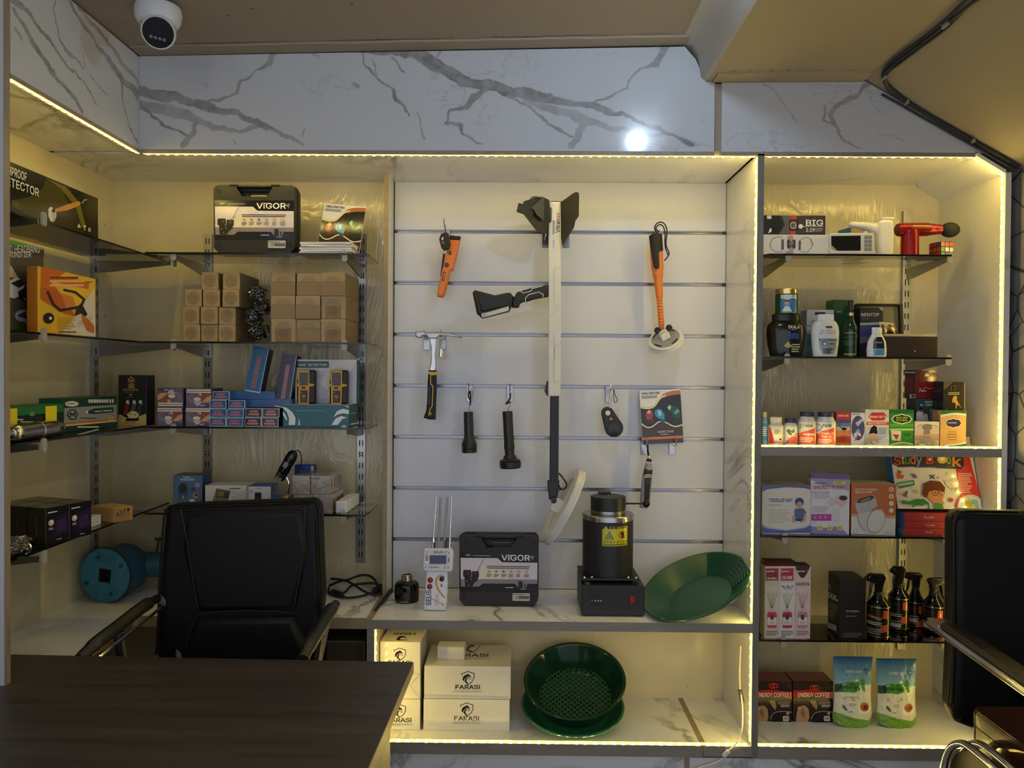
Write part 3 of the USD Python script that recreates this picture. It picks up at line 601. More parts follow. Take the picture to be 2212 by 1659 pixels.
# ------------------------------------------------------------------ corner cabinet, top shelf
K1, K2, K3, K4 = SH
CASEB = mat('#1b1a19', 0.5); CASEB2 = mat('#141313', 0.55)
def tool_case():
    t = thing('tool_case', 'black moulded tool case with printed label on the top glass shelf', 'tool case')
    W, D, H = 0.272, 0.085, 0.230
    sx = lambda c: (c - 105) / (1750 - 105) * W
    sz = lambda c: (1555 - c) / (1555 - 95) * H
    out = Polygon([(sx(a), sz(b)) for a, b in [(105, 160), (150, 120), (210, 92), (1700, 92), (1745, 160), (1750, 1420), (1640, 1555), (240, 1555), (115, 1430)]])
    hole = Polygon([(sx(a), sz(b)) for a, b in [(745, 228), (1255, 228), (1180, 325), (820, 325)]])
    rec = Polygon([(sx(a), sz(b)) for a, b in [(560, 130), (1310, 130), (1180, 335), (680, 335)]])
    part(t, 'shell', [ext(out.difference(rec), D * 0.42), ext(out.difference(rec), D * 0.22).apply_translation([0, D * 0.58, 0]), ext(out.difference(hole), D * 0.17).apply_translation([0, D * 0.41, 0]), ext(out.buffer(-0.003).difference(rec), D * 0.2).apply_translation([0, D * 0.795, 0])], CASEB)
    part(t, 'lid_rim', ext(out.buffer(0.003).difference(out.buffer(-0.004)), 0.012).apply_translation([0, D * 0.44, 0]), CASEB2)
    part(t, 'handle', rbx(sx(560), sx(1320), D * 0.28, D * 0.66, sz(200), sz(95) + 0.003, 0.006), CASEB)
    for i, (a, b) in enumerate(((215, 225), (1655, 235), (215, 1350), (1650, 1350))):
        part(t, 'corner_stud', moved(lathe([(0, 0), (0.006, 0), (0.006, 0.002), (0.0045, 0.002), (0.0045, 0.001), (0, 0.001)], 16), tr(sx(a), 0, sz(b)) @ rotm('x', 90)), CASEB2)
    for a in (520, 1360): part(t, 'latch', rbx(sx(a) - 0.016, sx(a) + 0.016, -0.003, D * 0.5, sz(120) , sz(80), 0.003), CASEB2)
    uv = lambda x, y: (sx(x), sz(y))
    I = [R(125, 415, 1740, 1250, '#16141a'), P([(135, 550), (905, 550), (1000, 635), (1735, 638), (1735, 985), (140, 990)], '#d8cdd2'), P([(470, 985), (560, 730), (900, 770), (1150, 985)], '#e2d8c0'),
         P([(140, 990), (1735, 985), (1735, 1075), (1530, 1078), (1500, 1200), (1380, 1200), (1270, 1078), (600, 1078), (520, 1145), (145, 1148)], '#8d8186'),
         L([(1060, 690), (1100, 640), (1060, 720), (1120, 860), (1300, 720), (1340, 645)], 14, '#e6dfc8'),
         L([(620, 565), (470, 835)], 9, '#3a3436'), L([(555, 735), (500, 850)], 7, '#3a3436'),
         RR(190, 800, 360, 950, 30, '#2a2326'), RR(370, 825, 520, 960, 26, '#2a2326'), P([(220, 940), (500, 930), (500, 1010), (430, 1060), (380, 1140), (235, 1140)], '#251f21'),
         C(300, 870, 20, '#5d5558'), C(440, 880, 16, '#5d5558'), C(270, 1030, 18, '#75696a'), C(360, 1000, 16, '#8a7c7a'), C(310, 1100, 16, '#6d6363'), C(345, 945, 12, '#8a7c7a'),
         TL(685, 705, 1625, 775, 2, '#5d5256'), [[C(cx, 825, 38, '#cdbf94'), C(cx, 825, 17, cc), TL(cx - 52, 875, cx + 52, 945, 3, '#7d7174', i)] for i, (cx, cc) in enumerate(((730, '#b58e2f'), (880, '#7c6b34'), (1035, '#2f2820'), (1190, '#7f7c3c'), (1350, '#a08a3d'), (1512, '#b89a45')))],
         RR(1345, 1020, 1430, 1180, 12, '#2a2228'), RR(1465, 1075, 1500, 1180, 8, '#4a4048'), TL(1070, 1140, 1310, 1170, 1, '#d9d3cc'), TL(1560, 1140, 1670, 1190, 2, '#4a464a'),
         C(292, 488, 62, '#8a8580', 22), TL(390, 480, 885, 515, 1, '#9a9590'),
         T('ViGOR', 985, 470, 1580, 595, '#efe9e0'), R(1155, 472, 1195, 498, '#d9c060'),
         [L([(1585 + 22 * q, 535 - 26 * q), (1600 + 26 * q, 510), (1585 + 22 * q, 485 + 26 * q * 1.0 + 40)][:3], 9, '#cfcac2') for q in (0, 1, 2)],
         RR(1220, 1265, 1580, 1428, 20, '#b9b7ae'), R(1350, 1325, 1565, 1385, '#3a3934'), [R(1362 + 26 * q, 1332, 1372 + 26 * q, 1378, '#8f8d84') for q in range(8)], TL(1240, 1285, 1540, 1310, 1, '#6a6860'), TL(1290, 1330, 1335, 1385, 2, '#6a6860')]
    print_face(t, np.eye(4), (W, D, H), 'front', I, GLOSSP, px2uv=uv, names=('printed_label', 'lettering'))
    return t, W, D, H
case, CW, CD, CH = tool_case()
o = at(461, 541, 2.575); o[2] = K1
stage.GetPrimAtPath(case).GetAttribute('xformOp:transform').Set(gfm(tr(*o)))
# booklets with three gemstones on the cover
def booklet():
    W, H, D = 0.1465, 0.1935, 0.005; uv = lambda x, y: ((x - 905) / 345 * W, (575 - y) / 437 * H)
    t = thing('booklet', 'gemstone booklet with wavy dark cover leaning behind the stacked booklets', 'booklet')
    part(t, 'pages', bx(0.0006, W - 0.001, 0.0006, D - 0.0006, 0.0008, H - 0.0008), mat('#e8e6e0', 0.7)); part(t, 'cover', [bx(0, W, 0, 0.0006, 0, H), bx(0, W, D - 0.0006, D, 0, H), bx(-0.0006, 0, 0, D, 0, H)], mat('#dfdde2', 0.4))
    wav1 = [(905, 275), (960, 285), (1020, 272), (1070, 215), (1130, 180), (1250, 165)]; wav2 = [(905, 405), (960, 440), (1010, 425), (1060, 395), (1110, 405), (1180, 440), (1250, 430)]
    s1, s2 = spline(wav1, 30), spline(wav2, 30)
    I = [R(905, 138, 1250, 575, '#dfdde2'), P(list(map(tuple, s1)) + [(1250, 440)] + list(map(tuple, s2[::-1])), '#17181e'), P(list(map(tuple, s2)) + [(1250, 575), (905, 575)], '#3a2a2c'),
         L(s1 + [0, -4], 12, '#b8a050'), L([q for q in s1[18:]] , 34, '#b5713f'), L(s1[:20], 9, '#e9e2b0'), L(s2, 9, '#e6dfb8'), R(905, 518, 1250, 538, '#c07040'),
         P([(940, 330), (975, 292), (1000, 310), (1010, 345), (985, 380), (950, 375)], '#a03040'), P([(950, 320), (975, 296), (995, 312), (975, 330)], '#d8a0a0'), P([(955, 378), (1005, 372), (1010, 400), (965, 405)], '#4a2028'),
         P([(1022, 310), (1050, 292), (1080, 300), (1105, 345), (1100, 385), (1050, 370), (1025, 345)], '#3a90c0'), P([(1045, 310), (1075, 305), (1080, 345), (1055, 350)], '#90cce6'), P([(1060, 385), (1110, 385), (1100, 405), (1070, 398)], '#24506a'),
         P([(1130, 280), (1160, 262), (1215, 285), (1235, 325), (1235, 372), (1180, 375), (1165, 330)], '#1d4a40'), P([(1130, 285), (1150, 265), (1165, 280), (1150, 312)], '#8fd8b8'), P([(1180, 330), (1215, 300), (1235, 318), (1200, 345)], '#58a890'),
         T('SOMALI GEMSTONES', 918, 152, 1075, 172, '#3a3638'), TL(918, 180, 1060, 205, 2, '#6a6668'),
         T('G E M S T O N E', 1040, 470, 1170, 488, '#d8d2cc'), TL(1060, 495, 1150, 508, 1, '#a8a09c')]
    print_face(t, np.eye(4), (W, D, H), 'front', I, GLOSSP, px2uv=uv, names=('printed_cover', 'lettering'))
    return t
bk = booklet()
o = at(683, 541, 2.66); o[2] = K1 + 0.013
stage.GetPrimAtPath(bk).GetAttribute('xformOp:transform').Set(gfm(frame(o, 0, 14, 5.2)))
PAPERS = [mat('#e4e2dc', 0.6), mat('#dad8d2', 0.6), mat('#eceae4', 0.6)]
for i in range(5):
    o = at(645 + (0, 3, 1, 4, 2)[i], 541, 2.56 + 0.004 * (i % 3)); o[2] = K1 + 0.0084 * i
    t = thing('stacked_booklet', ['lowest', 'second lowest', 'middle', 'second', 'topmost'][i] + ' white booklet of the flat stack beside the black tool case', 'booklet', frame(o, (1.5, -2, 0.5, 2.5, -1)[i]), 'stack of flat booklets')
    part(t, 'pages', bx(0.001, 0.173, 0.001, 0.115, 0.0007, 0.0067), PAPERS[i % 3]); part(t, 'cover', [bx(0, 0.174, 0, 0.116, 0.0067, 0.0074), bx(0, 0.174, 0, 0.116, 0, 0.0007)], mat('#cfcbc8', 0.35), label='thin glossy cover')
# metal detector carton on the side shelf
XFS = -1.268
def side_carton(name, label, cat, bl, br, tl, D, front, z, X=XFS, **kw):
    return carton(name, label, cat, bl, br, tl, atx(bl[0], bl[1], X)[1], D, front, z=z, yaw=90, **kw)
def c2(ox, oy, s): return lambda pts: [(ox + a / s, oy + b / s) for a, b in pts]
q = c2(0, 330, 3.95)
y0 = 1.84; O = np.array([XFS, y0, K1]); yr = atx(212, 470, XFS)[1]; ztop = atx(211, 428, XFS)[2]
M = frame(O, 90); W_, H_ = yr - y0, ztop - K1
t = thing('detector_carton', 'long black printed carton with an orange probe picture on the upper left shelf', 'carton', M)
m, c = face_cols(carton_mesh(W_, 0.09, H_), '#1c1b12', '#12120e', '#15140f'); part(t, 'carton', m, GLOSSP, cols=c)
print_face(t, M, (W_, 0.09, H_), 'front', [P(q([(0, 40), (390, 160), (560, 230), (700, 520), (720, 700), (0, 480)]), '#37320f'), P(q([(200, 180), (520, 300), (600, 480), (300, 560), (100, 460)]), '#4a4416'),
    P(q([(390, 215), (560, 290), (680, 430), (735, 640), (700, 640), (640, 450), (520, 310)]), '#6b6426'), P(q([(100, 400), (170, 420), (160, 480), (100, 460)]), '#5d571f'),
    P(q([(0, 30), (388, 205), (375, 280), (320, 340), (240, 380), (0, 420)]), '#1d2013'),
    P(q([(470, 480), (560, 445), (670, 412), (690, 430), (670, 455), (575, 490), (475, 505)]), '#c8883c'), P(q([(410, 480), (430, 460), (450, 470), (440, 530), (455, 590), (430, 585), (410, 540)]), '#d6d4cc'), P(q([(440, 480), (475, 485), (480, 540), (460, 590), (440, 540)]), '#b8b6b0'), C(*q([(455, 495)])[0], 4, '#1a1a18'),
    L(q([(700, 430), (720, 400), (735, 402)]), 2.2, '#9a9888'), P(q([(655, 636), (672, 602), (688, 640)]), '#cfccb8'), P(q([(705, 618), (735, 622), (724, 640), (722, 655), (730, 662), (712, 660), (717, 650), (717, 640)]), '#cfccb8'), R(*q([(750, 640)])[0], *q([(757, 672)])[0], '#cfccb8'), R(*q([(762, 640)])[0], *q([(769, 674)])[0], '#cfccb8')], GLOSSP)
tq = lambda s, x0, y0_, x1, y1, c: (s, x0, y0_, x1, y1, c)
# lettering is laid out along the carton itself, in metres
A, AC, B, BC = art_mesh([T('WATERPROOF', 0.004, 0.012, 0.126, 0.034, '#e8e4d2'), T('DETECTOR', 0.030, 0.040, 0.176, 0.062, '#e8e4d2')], lambda x, y: (x, H_ - y), None, 0.0024)
part(t, 'lettering', moved(up_facing(B, 2), mat4(np.stack([[1, 0, 0], [0, 0, 1], [0, -1, 0]], 1))), GLOSSP, cols=BC)

# ------------------------------------------------------------------ second shelf
# two cartons on the side shelf
side_carton('magnifier_carton', 'tall grey carton with a headband magnifier picture and green stripe', 'carton', (0, 712), (95, 722), (0, 512), 0.05, '#5b5142', K2, X=-1.33, side='#3d362c', art=[
    R(-5, 500, 110, 548, '#6fae3a'), P([(-5, 524), (95, 540), (95, 556), (-5, 540)], '#4a4238'), [L([(0, 575 + 22 * k), (92, 580 + 22 * k)], 2, '#4a4136') for k in range(6)], [L([(20 + 25 * (k % 3), 575 + 22 * k), (20 + 25 * (k % 3), 598 + 22 * k)], 2, '#4a4136') for k in range(5)],
    P([(-5, 560), (24, 575), (38, 600), (24, 600), (-5, 580)], '#d8b890'), P([(10, 612), (35, 598), (52, 607), (50, 635), (30, 645), (10, 640)], '#e2ded6'), P([(22, 612), (45, 602), (56, 612), (40, 622)], '#2c2a28'), P([(38, 630), (55, 620), (69, 618), (62, 645), (55, 655), (40, 645)], '#232120'), C(53, 646, 3, '#9a9890'),
    C(48, 682, 17, '#b8bccc', 13), P([(35, 682), (55, 672), (58, 690)], '#3a3c44'), R(-5, 704, 110, 712, '#4a6a28'), L([(55, 697), (85, 712)], 5, '#d6d2cc'), L([(60, 690), (90, 692)], 10, '#a07a30'),
    T('LED HEADBAND', 8, 530, 85, 546, '#e6e2da'), T('MAGNIFIER', 8, 544, 66, 556, '#e6e2da')])
lx = lambda x, y: (x / 3.95, 330 + y / 3.95)
side_carton('glasses_carton', 'orange and yellow carton with magnifying glasses picture on the left shelf', 'carton', (82, 716.5), (207, 725.5), (89, 576), 0.03, '#d8a92c', K2, X=-1.27, side='#c87a20', art=[
    P([lx(*a) for a in [(350, 975), (560, 1020), (420, 1250), (345, 1250)]], '#c8641e'), P([lx(*a) for a in [(560, 1020), (805, 1085), (800, 1160), (640, 1330), (430, 1100)]], '#e0b53a'), P([lx(*a) for a in [(805, 1150), (815, 1570), (520, 1545), (700, 1300)]], '#cfc8bc'),
    P([lx(*a) for a in [(410, 1035), (760, 1100), (755, 1165), (405, 1090)]], '#c4682a'), TL(*lx(425, 1050), *lx(750, 1085), 1, '#7a3a1a'), TL(*lx(420, 1080), *lx(735, 1150), 2, '#e8b070'),
    P([lx(*a) for a in [(345, 1150), (480, 1160), (580, 1300), (650, 1400), (540, 1370), (410, 1290), (345, 1250)]], '#b85a20'), P([lx(*a) for a in [(520, 1200), (620, 1230), (650, 1330), (560, 1320)]], '#cf7a3a'),
    L([lx(*a) for a in [(405, 1190), (450, 1290), (510, 1345), (600, 1330), (680, 1315)]], 6, '#2a201c'), L([lx(*a) for a in [(545, 1170), (640, 1190), (715, 1250), (700, 1290), (655, 1330)]], 5, '#2a201c'), P([lx(*a) for a in [(655, 1310), (700, 1295), (745, 1380), (720, 1400), (690, 1370), (660, 1385), (635, 1390)]], '#241c1a'),
    P([lx(*a) for a in [(660, 1440), (780, 1385), (790, 1420), (665, 1490)]], '#bab4ac'), P([lx(*a) for a in [(690, 1370), (760, 1430), (800, 1480), (800, 1540), (740, 1520), (700, 1440)]], '#b86a34'), C(*lx(412, 1412), 12, '#171412'), C(*lx(427, 1412), 3.5, '#d8d6d0'),
    TL(*lx(490, 1400), *lx(640, 1510), 6, '#b8922a'), TL(*lx(500, 1520), *lx(700, 1540), 1, '#5a4a30'), TL(*lx(740, 1095), *lx(795, 1112), 1, '#5a4a30')])
# small kraft cartons with a round print, stacked on the left
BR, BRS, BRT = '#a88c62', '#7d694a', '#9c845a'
def kraft(name, label, W, D, H, group, art, crop=None):
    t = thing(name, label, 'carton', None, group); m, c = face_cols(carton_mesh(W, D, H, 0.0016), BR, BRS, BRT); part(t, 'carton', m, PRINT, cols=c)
    print_face(t, np.eye(4), (W, D, H), 'front', art, px2uv=lambda x, y: (x * W, (1 - y) * H)); return t
RING = [C(0.5, 0.5, 0.37, '#8f764e', n=24), C(0.5, 0.5, 0.31, '#957c54', n=24)]
rg = random.Random(8)
RING += [C(0.5 + 0.28 * math.sqrt(u_) * math.cos(a_), 0.5 + 0.28 * math.sqrt(u_) * math.sin(a_), 0.02, '#846c46', n=6) for u_, a_ in [(rg.random(), rg.uniform(0, 6.3)) for _ in range(40)]]
KX = [[(395, 431), (434, 470), (471.6, 508)], [(394, 431), (433, 470), (472, 509)], [(399, 434.5), (438, 474), (480, 517)], [None, (435, 472), (481, 518)]]
pos3 = ['left', 'middle', 'right']; rows4 = ['bottom', 'second', 'third', 'top']
sm = None; kh = 0.0578
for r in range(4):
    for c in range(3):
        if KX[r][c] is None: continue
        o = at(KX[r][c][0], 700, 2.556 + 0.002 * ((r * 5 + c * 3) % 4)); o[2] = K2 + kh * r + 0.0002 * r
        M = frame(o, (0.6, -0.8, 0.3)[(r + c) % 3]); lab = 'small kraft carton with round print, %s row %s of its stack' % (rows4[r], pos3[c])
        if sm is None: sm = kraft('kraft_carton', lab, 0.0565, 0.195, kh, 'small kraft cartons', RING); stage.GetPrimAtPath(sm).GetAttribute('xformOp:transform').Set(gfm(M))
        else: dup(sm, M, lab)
# larger kraft cartons
TAPED = [C(0.5, 0.48, 0.36, '#957c54', n=24), R(0.18, 0.42, 0.82, 0.98, '#84693f'), C(0.5, 0.62, 0.2, '#776040', n=20), P([(0.0, 0.0), (1, 0.0), (1, 0.05), (0, 0.1)], '#b0936a')]
PLAIN = [C(0.5, 0.5, 0.36, '#977d54', n=24), R(0.0, 0.40, 1.0, 0.98, '#8f754c'), L([(0, 0.40), (1, 0.40)], 0.015, '#75603c')]
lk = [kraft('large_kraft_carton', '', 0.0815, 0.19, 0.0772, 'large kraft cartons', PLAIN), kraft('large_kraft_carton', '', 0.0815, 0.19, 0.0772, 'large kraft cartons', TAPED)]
used_ = [False, False]
LX = [[585.5, 639.5, 693], [584.5, 638.5, 693.5], [585, 640.5, 692]]
for r in range(3):
    for c in range(3):
        o = at(LX[r][c], 700, 2.553 + 0.003 * ((r + 2 * c) % 3)); o[2] = K2 + 0.0775 * r
        M = frame(o, ((-0.5, 0.4, -1), (0.5, 0, -1.5), (-0.6, 0.5, -2))[r][c]); k = 1 if (r, c) in ((0, 0), (0, 2), (1, 2)) else 0
        lab = 'large kraft carton %s, %s row %s of its stack' % ('sealed with brown tape' if k else 'with faint round print', ('bottom', 'middle', 'top')[r], pos3[c])
        if not used_[k]: used_[k] = True; pr = stage.GetPrimAtPath(lk[k]); pr.GetAttribute('xformOp:transform').Set(gfm(M)); setd(pr, lab)
        else: dup(lk[k], M, lab)
# bagged chargers between the two stacks
def crumple(w, d, h, seed, amp=0.012):
    m = trimesh.creation.icosphere(3); v = m.vertices
    v = v * np.array([w / 2, d / 2, h / 2]); n_ = (meshkit.fbm(v * 70 + seed * 3.7, 3, seed) - 0.5) * 2
    return trimesh.Trimesh(v * (1 + n_[:, None] * amp / min(w, h) * 2.2), m.faces, process=False)
for i, (px, py, w, h) in enumerate(((556, 632, 0.058, 0.052), (566, 662, 0.056, 0.056), (548, 684, 0.06, 0.058), (560, 717, 0.066, 0.050))):
    o = at(px, py, 2.585 + 0.004 * i); t = thing('bagged_charger', ('black charger in a clear bag, topmost of the pile', 'black charger in a clear bag, second of the pile', 'black charger in a clear bag, third of the pile', 'black charger in a clear bag lying lowest in the pile')[i], 'charger', tr(*o), 'bagged chargers between the kraft cartons')
    part(t, 'plug_body', rbx(-0.015, 0.017, -0.012, 0.02, -h * 0.30, h * 0.25, 0.004), BLACKG); ang = np.linspace(0, 2 * math.pi * 1.7, 34)
    part(t, 'cable', tube(np.stack([0.021 * np.cos(ang + i), -0.016 - 0.003 * np.sin(3 * ang), 0.017 * np.sin(ang + i)], 1), 0.0016, 6), RUBBER, smooth=40)
    part(t, 'clear_bag', crumple(w, 0.07, h, i + 1), CLEARP, smooth=False, label='crumpled clear plastic bag')

# ------------------------------------------------------------------ third shelf
Z3 = (230, 740, 4.2545)
q = lambda x, y: (x / 3.2535, 750 + y / 3.2535)
side_carton('drill_carton', 'dark green carton with grey band and hexagon emblem on the left shelf', 'carton', (138, 936), (253.4, 925), (137.5, 861), 0.075, '#173a30', K3, X=-1.34, side='#1d6a40', top='#1c5a38', art=[
    P([q(*a) for a in [(445, 428), (820, 403), (820, 505), (450, 535)]], '#8e9394'), P([q(*a) for a in [(450, 535), (820, 502), (820, 508), (450, 541)]], '#b8442c'), P([q(*a) for a in [(450, 541), (820, 508), (820, 516), (450, 550)]], '#e0902c'), P([q(*a) for a in [(450, 550), (820, 516), (820, 522), (450, 557)]], '#d8d4c8'),
    C(*q(503, 398), 15, '#dad8d0', 6), TL(*q(470, 392), *q(540, 402), 1, '#3a4a44'), TL(*q(618, 368), *q(805, 392), 1, '#cfd2c8'), [R(*q(622 + 18 * k, 366), *q(634 + 18 * k, 392), '#cfd2c8') for k in range(10)],
    P([q(508 + 40 * math.cos(a), 474 + 42 * math.sin(a)) for a in np.arange(0, 6.28, math.pi / 3)], '#26302e'), P([q(508 + 31 * math.cos(a), 474 + 33 * math.sin(a)) for a in np.arange(0, 6.28, math.pi / 3)], '#8e9394'), L([q(*a) for a in [(492, 490), (492, 462), (508, 478), (524, 458), (524, 488)]], 3, '#26302e'),
    P([q(*a) for a in [(600, 452), (640, 438), (660, 430), (795, 422), (795, 455), (660, 470), (610, 466)]], '#1e4a40'), P([q(*a) for a in [(600, 448), (615, 444), (615, 466), (600, 468)]], '#cfd2c8'), L([q(*a) for a in [(665, 452), (712, 449)]], 2, '#cfd2c8'), L([q(*a) for a in [(725, 448), (780, 444)]], 2.4, '#cfd2c8'),
    TL(*q(565, 492), *q(715, 506), 1, '#4a5250'), C(*q(772, 500), 6, '#c8b060'), C(*q(772, 500), 3.6, '#a8884a'), TL(*q(540, 552), *q(742, 572), 1, '#cfd2c8')])
# open green case with yellow tags, and the steel rotary tool in front of it
M = frame((-1.304, atx(20, 930, -1.304)[1] - 0.05, K3), 90); W_ = atx(136, 930, -1.304)[1] - M[1, 3]
t = thing('green_case', 'dark case with green lid and yellow tags behind the steel rotary tool', 'case', M)
part(t, 'case_body', rbx(0, W_, 0, 0.08, 0, 0.062, 0.003), mat('#15201a', 0.4)); part(t, 'lid', rbx(-0.002, W_ + 0.002, -0.002, 0.082, 0.062, 0.088, 0.004), mat('#1f6a34', 0.4), label='green lid')
part(t, 'lid_latch', rbx(W_ * 0.45, W_ * 0.45 + 0.02, -0.005, 0.0, 0.060, 0.072, 0.002), mat('#5a8a62', 0.4))
for xx in (W_ - 0.086, 0.025): part(t, 'yellow_tag', rbx(xx, xx + 0.052, -0.0035, -0.0022, 0.022, 0.084, 0.0006, 4), mat('#e8d21c', 0.55), label='yellow sticky tag')
print_face(t, M, (W_, 0.08, 0.062), 'front', [R(20, 905, 50, 917, '#cfd0cc'), RR(36, 908, 87, 924, 3, '#2c2f38'), TL(44, 909, 82, 914, 1, '#c8c8c8')], GLOSSP)
t = thing('rotary_tool', 'brushed steel rotary tool lying at the front of the left shelf', 'rotary tool', tr(-1.2795, 1.872, K3 + 0.0235) @ rotm('x', -90))
R_ = 0.023
part(t, 'barrel', lathe([(0, 0.055), (0.017, 0.055), (0.0215, 0.062), (R_, 0.075), (R_, 0.16), (0.0222, 0.162), (R_, 0.164), (R_, 0.20), (0.021, 0.235), (0.015, 0.262), (0.006, 0.272), (0, 0.273)], 32), mat((0.62, 0.61, 0.58), 0.24, 1.0), smooth=40)
part(t, 'collet', lathe([(0, 0.0), (0.004, 0.0), (0.004, 0.02), (0.008, 0.022), (0.011, 0.03), (0.011, 0.05), (0.014, 0.055), (0, 0.055)], 24), CHROME, smooth=40)
part(t, 'vent_slot', bx(0.012, 0.0225, -0.006, 0.006, 0.228, 0.240), BLACK); part(t, 'switch_ring', lathe([(R_, 0.158), (R_ + 0.0006, 0.1585), (R_ + 0.0006, 0.1635), (R_, 0.164)], 32), mat((0.85, 0.84, 0.8), 0.3, 1.0))
# dark carton with gold characters
t, M, dm = carton('pen_carton', 'upright black carton with gold characters and three pens pictured', 'carton', (108, 765), (368, 760), (92, 298), 2.615, 0.05, '#22201f', '#181512', '#1c1a18', z=K3, yaw=-6, crop=Z3, art=[
    R(70, 300, 84, 410, '#b8923e'), P([(105, 668), (130, 660), (180, 690), (240, 690), (290, 680), (365, 652), (368, 768), (105, 768)], '#d2b66c'), P([(178, 700), (235, 690), (300, 688), (295, 720), (178, 722)], '#2a1c12'),
    [P([(x_, 560), (x_ + 35, 565), (x_ + 10, 668), (x_ - 26, 660)], c_) for x_, c_ in ((180, '#8a2430'), (240, '#5a5860'), (300, '#3a3a40'))], [P([(x_ - 2, 555), (x_ + 8, 528), (x_ + 28, 528), (x_ + 36, 568)], '#cfc8b4') for x_ in (178, 238, 296)],
    P([(188, 660), (225, 630), (270, 632), (302, 660), (280, 695), (210, 695)], '#e6d8a0'), P([(200, 650), (240, 640), (230, 670)], '#c8a860'), P([(250, 650), (285, 655), (262, 680)], '#b8944c'),
    L([(230, 315), (200, 345)], 8, '#cfa85a'), L([(228, 318), (258, 342)], 8, '#cfa85a'), L([(208, 345), (252, 345)], 6, '#cfa85a'), L([(230, 345), (230, 358)], 6, '#cfa85a'), L([(200, 360), (260, 358)], 7, '#cfa85a'),
    L([(230, 368), (230, 382)], 7, '#cfa85a'), L([(200, 382), (260, 380), (256, 390)], 6, '#cfa85a'), L([(208, 395), (252, 393)], 6, '#cfa85a'), L([(230, 394), (230, 412)], 6, '#cfa85a'), L([(232, 404), (254, 404)], 6, '#cfa85a'), L([(212, 402), (202, 416)], 6, '#cfa85a'), L([(206, 412), (230, 416), (264, 416)], 7, '#cfa85a'),
    [R(155 + 24 * k, 427, 171 + 24 * k, 441, '#b8944c') for k in range(6)], TL(165, 452, 285, 462, 1, '#7a6a44'), C(226, 480, 16, '#a88a4c', 9), TL(185, 500, 270, 508, 1, '#8a7748'), TL(160, 730, 305, 746, 1, '#a8884a')])
# four cartons with a finger and a ring glass on them
ZB4 = (330, 820, 15.085)
def hand_art(x0, y0, x1, y1, flip=False):
    fx = (lambda x: x1 - (x - x0)) if flip else (lambda x: x); fy = (lambda y: y1 - (y - y0)) if flip else (lambda y: y)
    s = lambda pts: [(fx(x0 + a * (x1 - x0)), fy(y0 + b * (y1 - y0))) for a, b in pts]
    el = lambda a, b, ra, rb, c: P(s([(a + ra * math.cos(k), b + rb * math.sin(k)) for k in np.arange(0, 6.28, 0.35)]), c)
    return [P(s([(0, 0), (1, 0), (1, 1), (0, 1)]), '#6a5f72'), el(0.35, 0.5, 0.3, 0.3, '#857a8a'), el(0.3, 0.45, 0.2, 0.2, '#756a7a'), P(s([(0.5, 0.92), (0.7, 0.8), (1, 0.85), (1, 1), (0.45, 1)]), '#4c4562'), P(s([(0.55, 0.9), (0.75, 0.86), (0.74, 0.92), (0.58, 0.95)]), '#c8bcc4'),
            P(s([(0.5, 0.22), (0.62, 0.18), (1, 0.3), (1, 0.42), (0.75, 0.55), (0.62, 0.6), (0.52, 0.45)]), '#8a4e3c'), P(s([(0.5, 0.25), (0.6, 0.2), (0.62, 0.36), (0.56, 0.42)]), '#d8a880'), P(s([(1, 0.36), (0.82, 0.46), (0.62, 0.72), (0.72, 0.76), (0.9, 0.72), (1, 0.6)]), '#d09a6c'),
            P(s([(0.3, 0.7), (0.62, 0.7), (0.56, 0.88), (0.42, 0.95)]), '#c8b4b0'), el(0.43, 0.57, 0.17, 0.13, '#6a5a50'), el(0.44, 0.58, 0.145, 0.105, '#ded0c0'), el(0.37, 0.36, 0.04, 0.03, '#45405a'), el(0.8, 0.8, 0.03, 0.03, '#4a4256'),
            P(s([(0.03, 0.06), (0.97, 0.06), (0.97, 0.125), (0.03, 0.125)]), '#efe4c4'), P(s([(0.01, 0.17), (0.98, 0.17), (0.98, 0.23), (0.01, 0.23)]), '#efe4c4')]
hb = None
for i, (bl, W_, fl, lab) in enumerate((((140, 1475), 0.0855, False, 'purple-grey carton with ring lens picture, lower left of the block'), ((1065, 1475), 0.083, False, 'purple-grey carton with ring lens picture, lower right of the block'), ((160, 860), 0.0855, True, 'purple-grey carton with ring lens picture printed upside down, upper left of the block'), ((1085, 860), 0.083, False, 'purple-grey carton with ring lens picture, upper right of the block'))):
    px, py = 330 + bl[0] / 15.085, 820 + bl[1] / 15.085; o = at(px, py, 2.562); o[2] = K3 + (0 if i < 2 else 0.0632); M = frame(o, 0)
    if fl or hb is None:
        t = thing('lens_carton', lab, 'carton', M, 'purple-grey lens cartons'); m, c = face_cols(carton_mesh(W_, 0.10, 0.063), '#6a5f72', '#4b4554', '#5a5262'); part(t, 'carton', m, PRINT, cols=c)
        print_face(t, np.eye(4), (W_, 0.1, 0.063), 'front', hand_art(0, 0, 1, 1, fl), px2uv=lambda x, y: (x * W_, (1 - y) * 0.063))
        if not fl: hb = t
    else: dup(hb, M, lab)
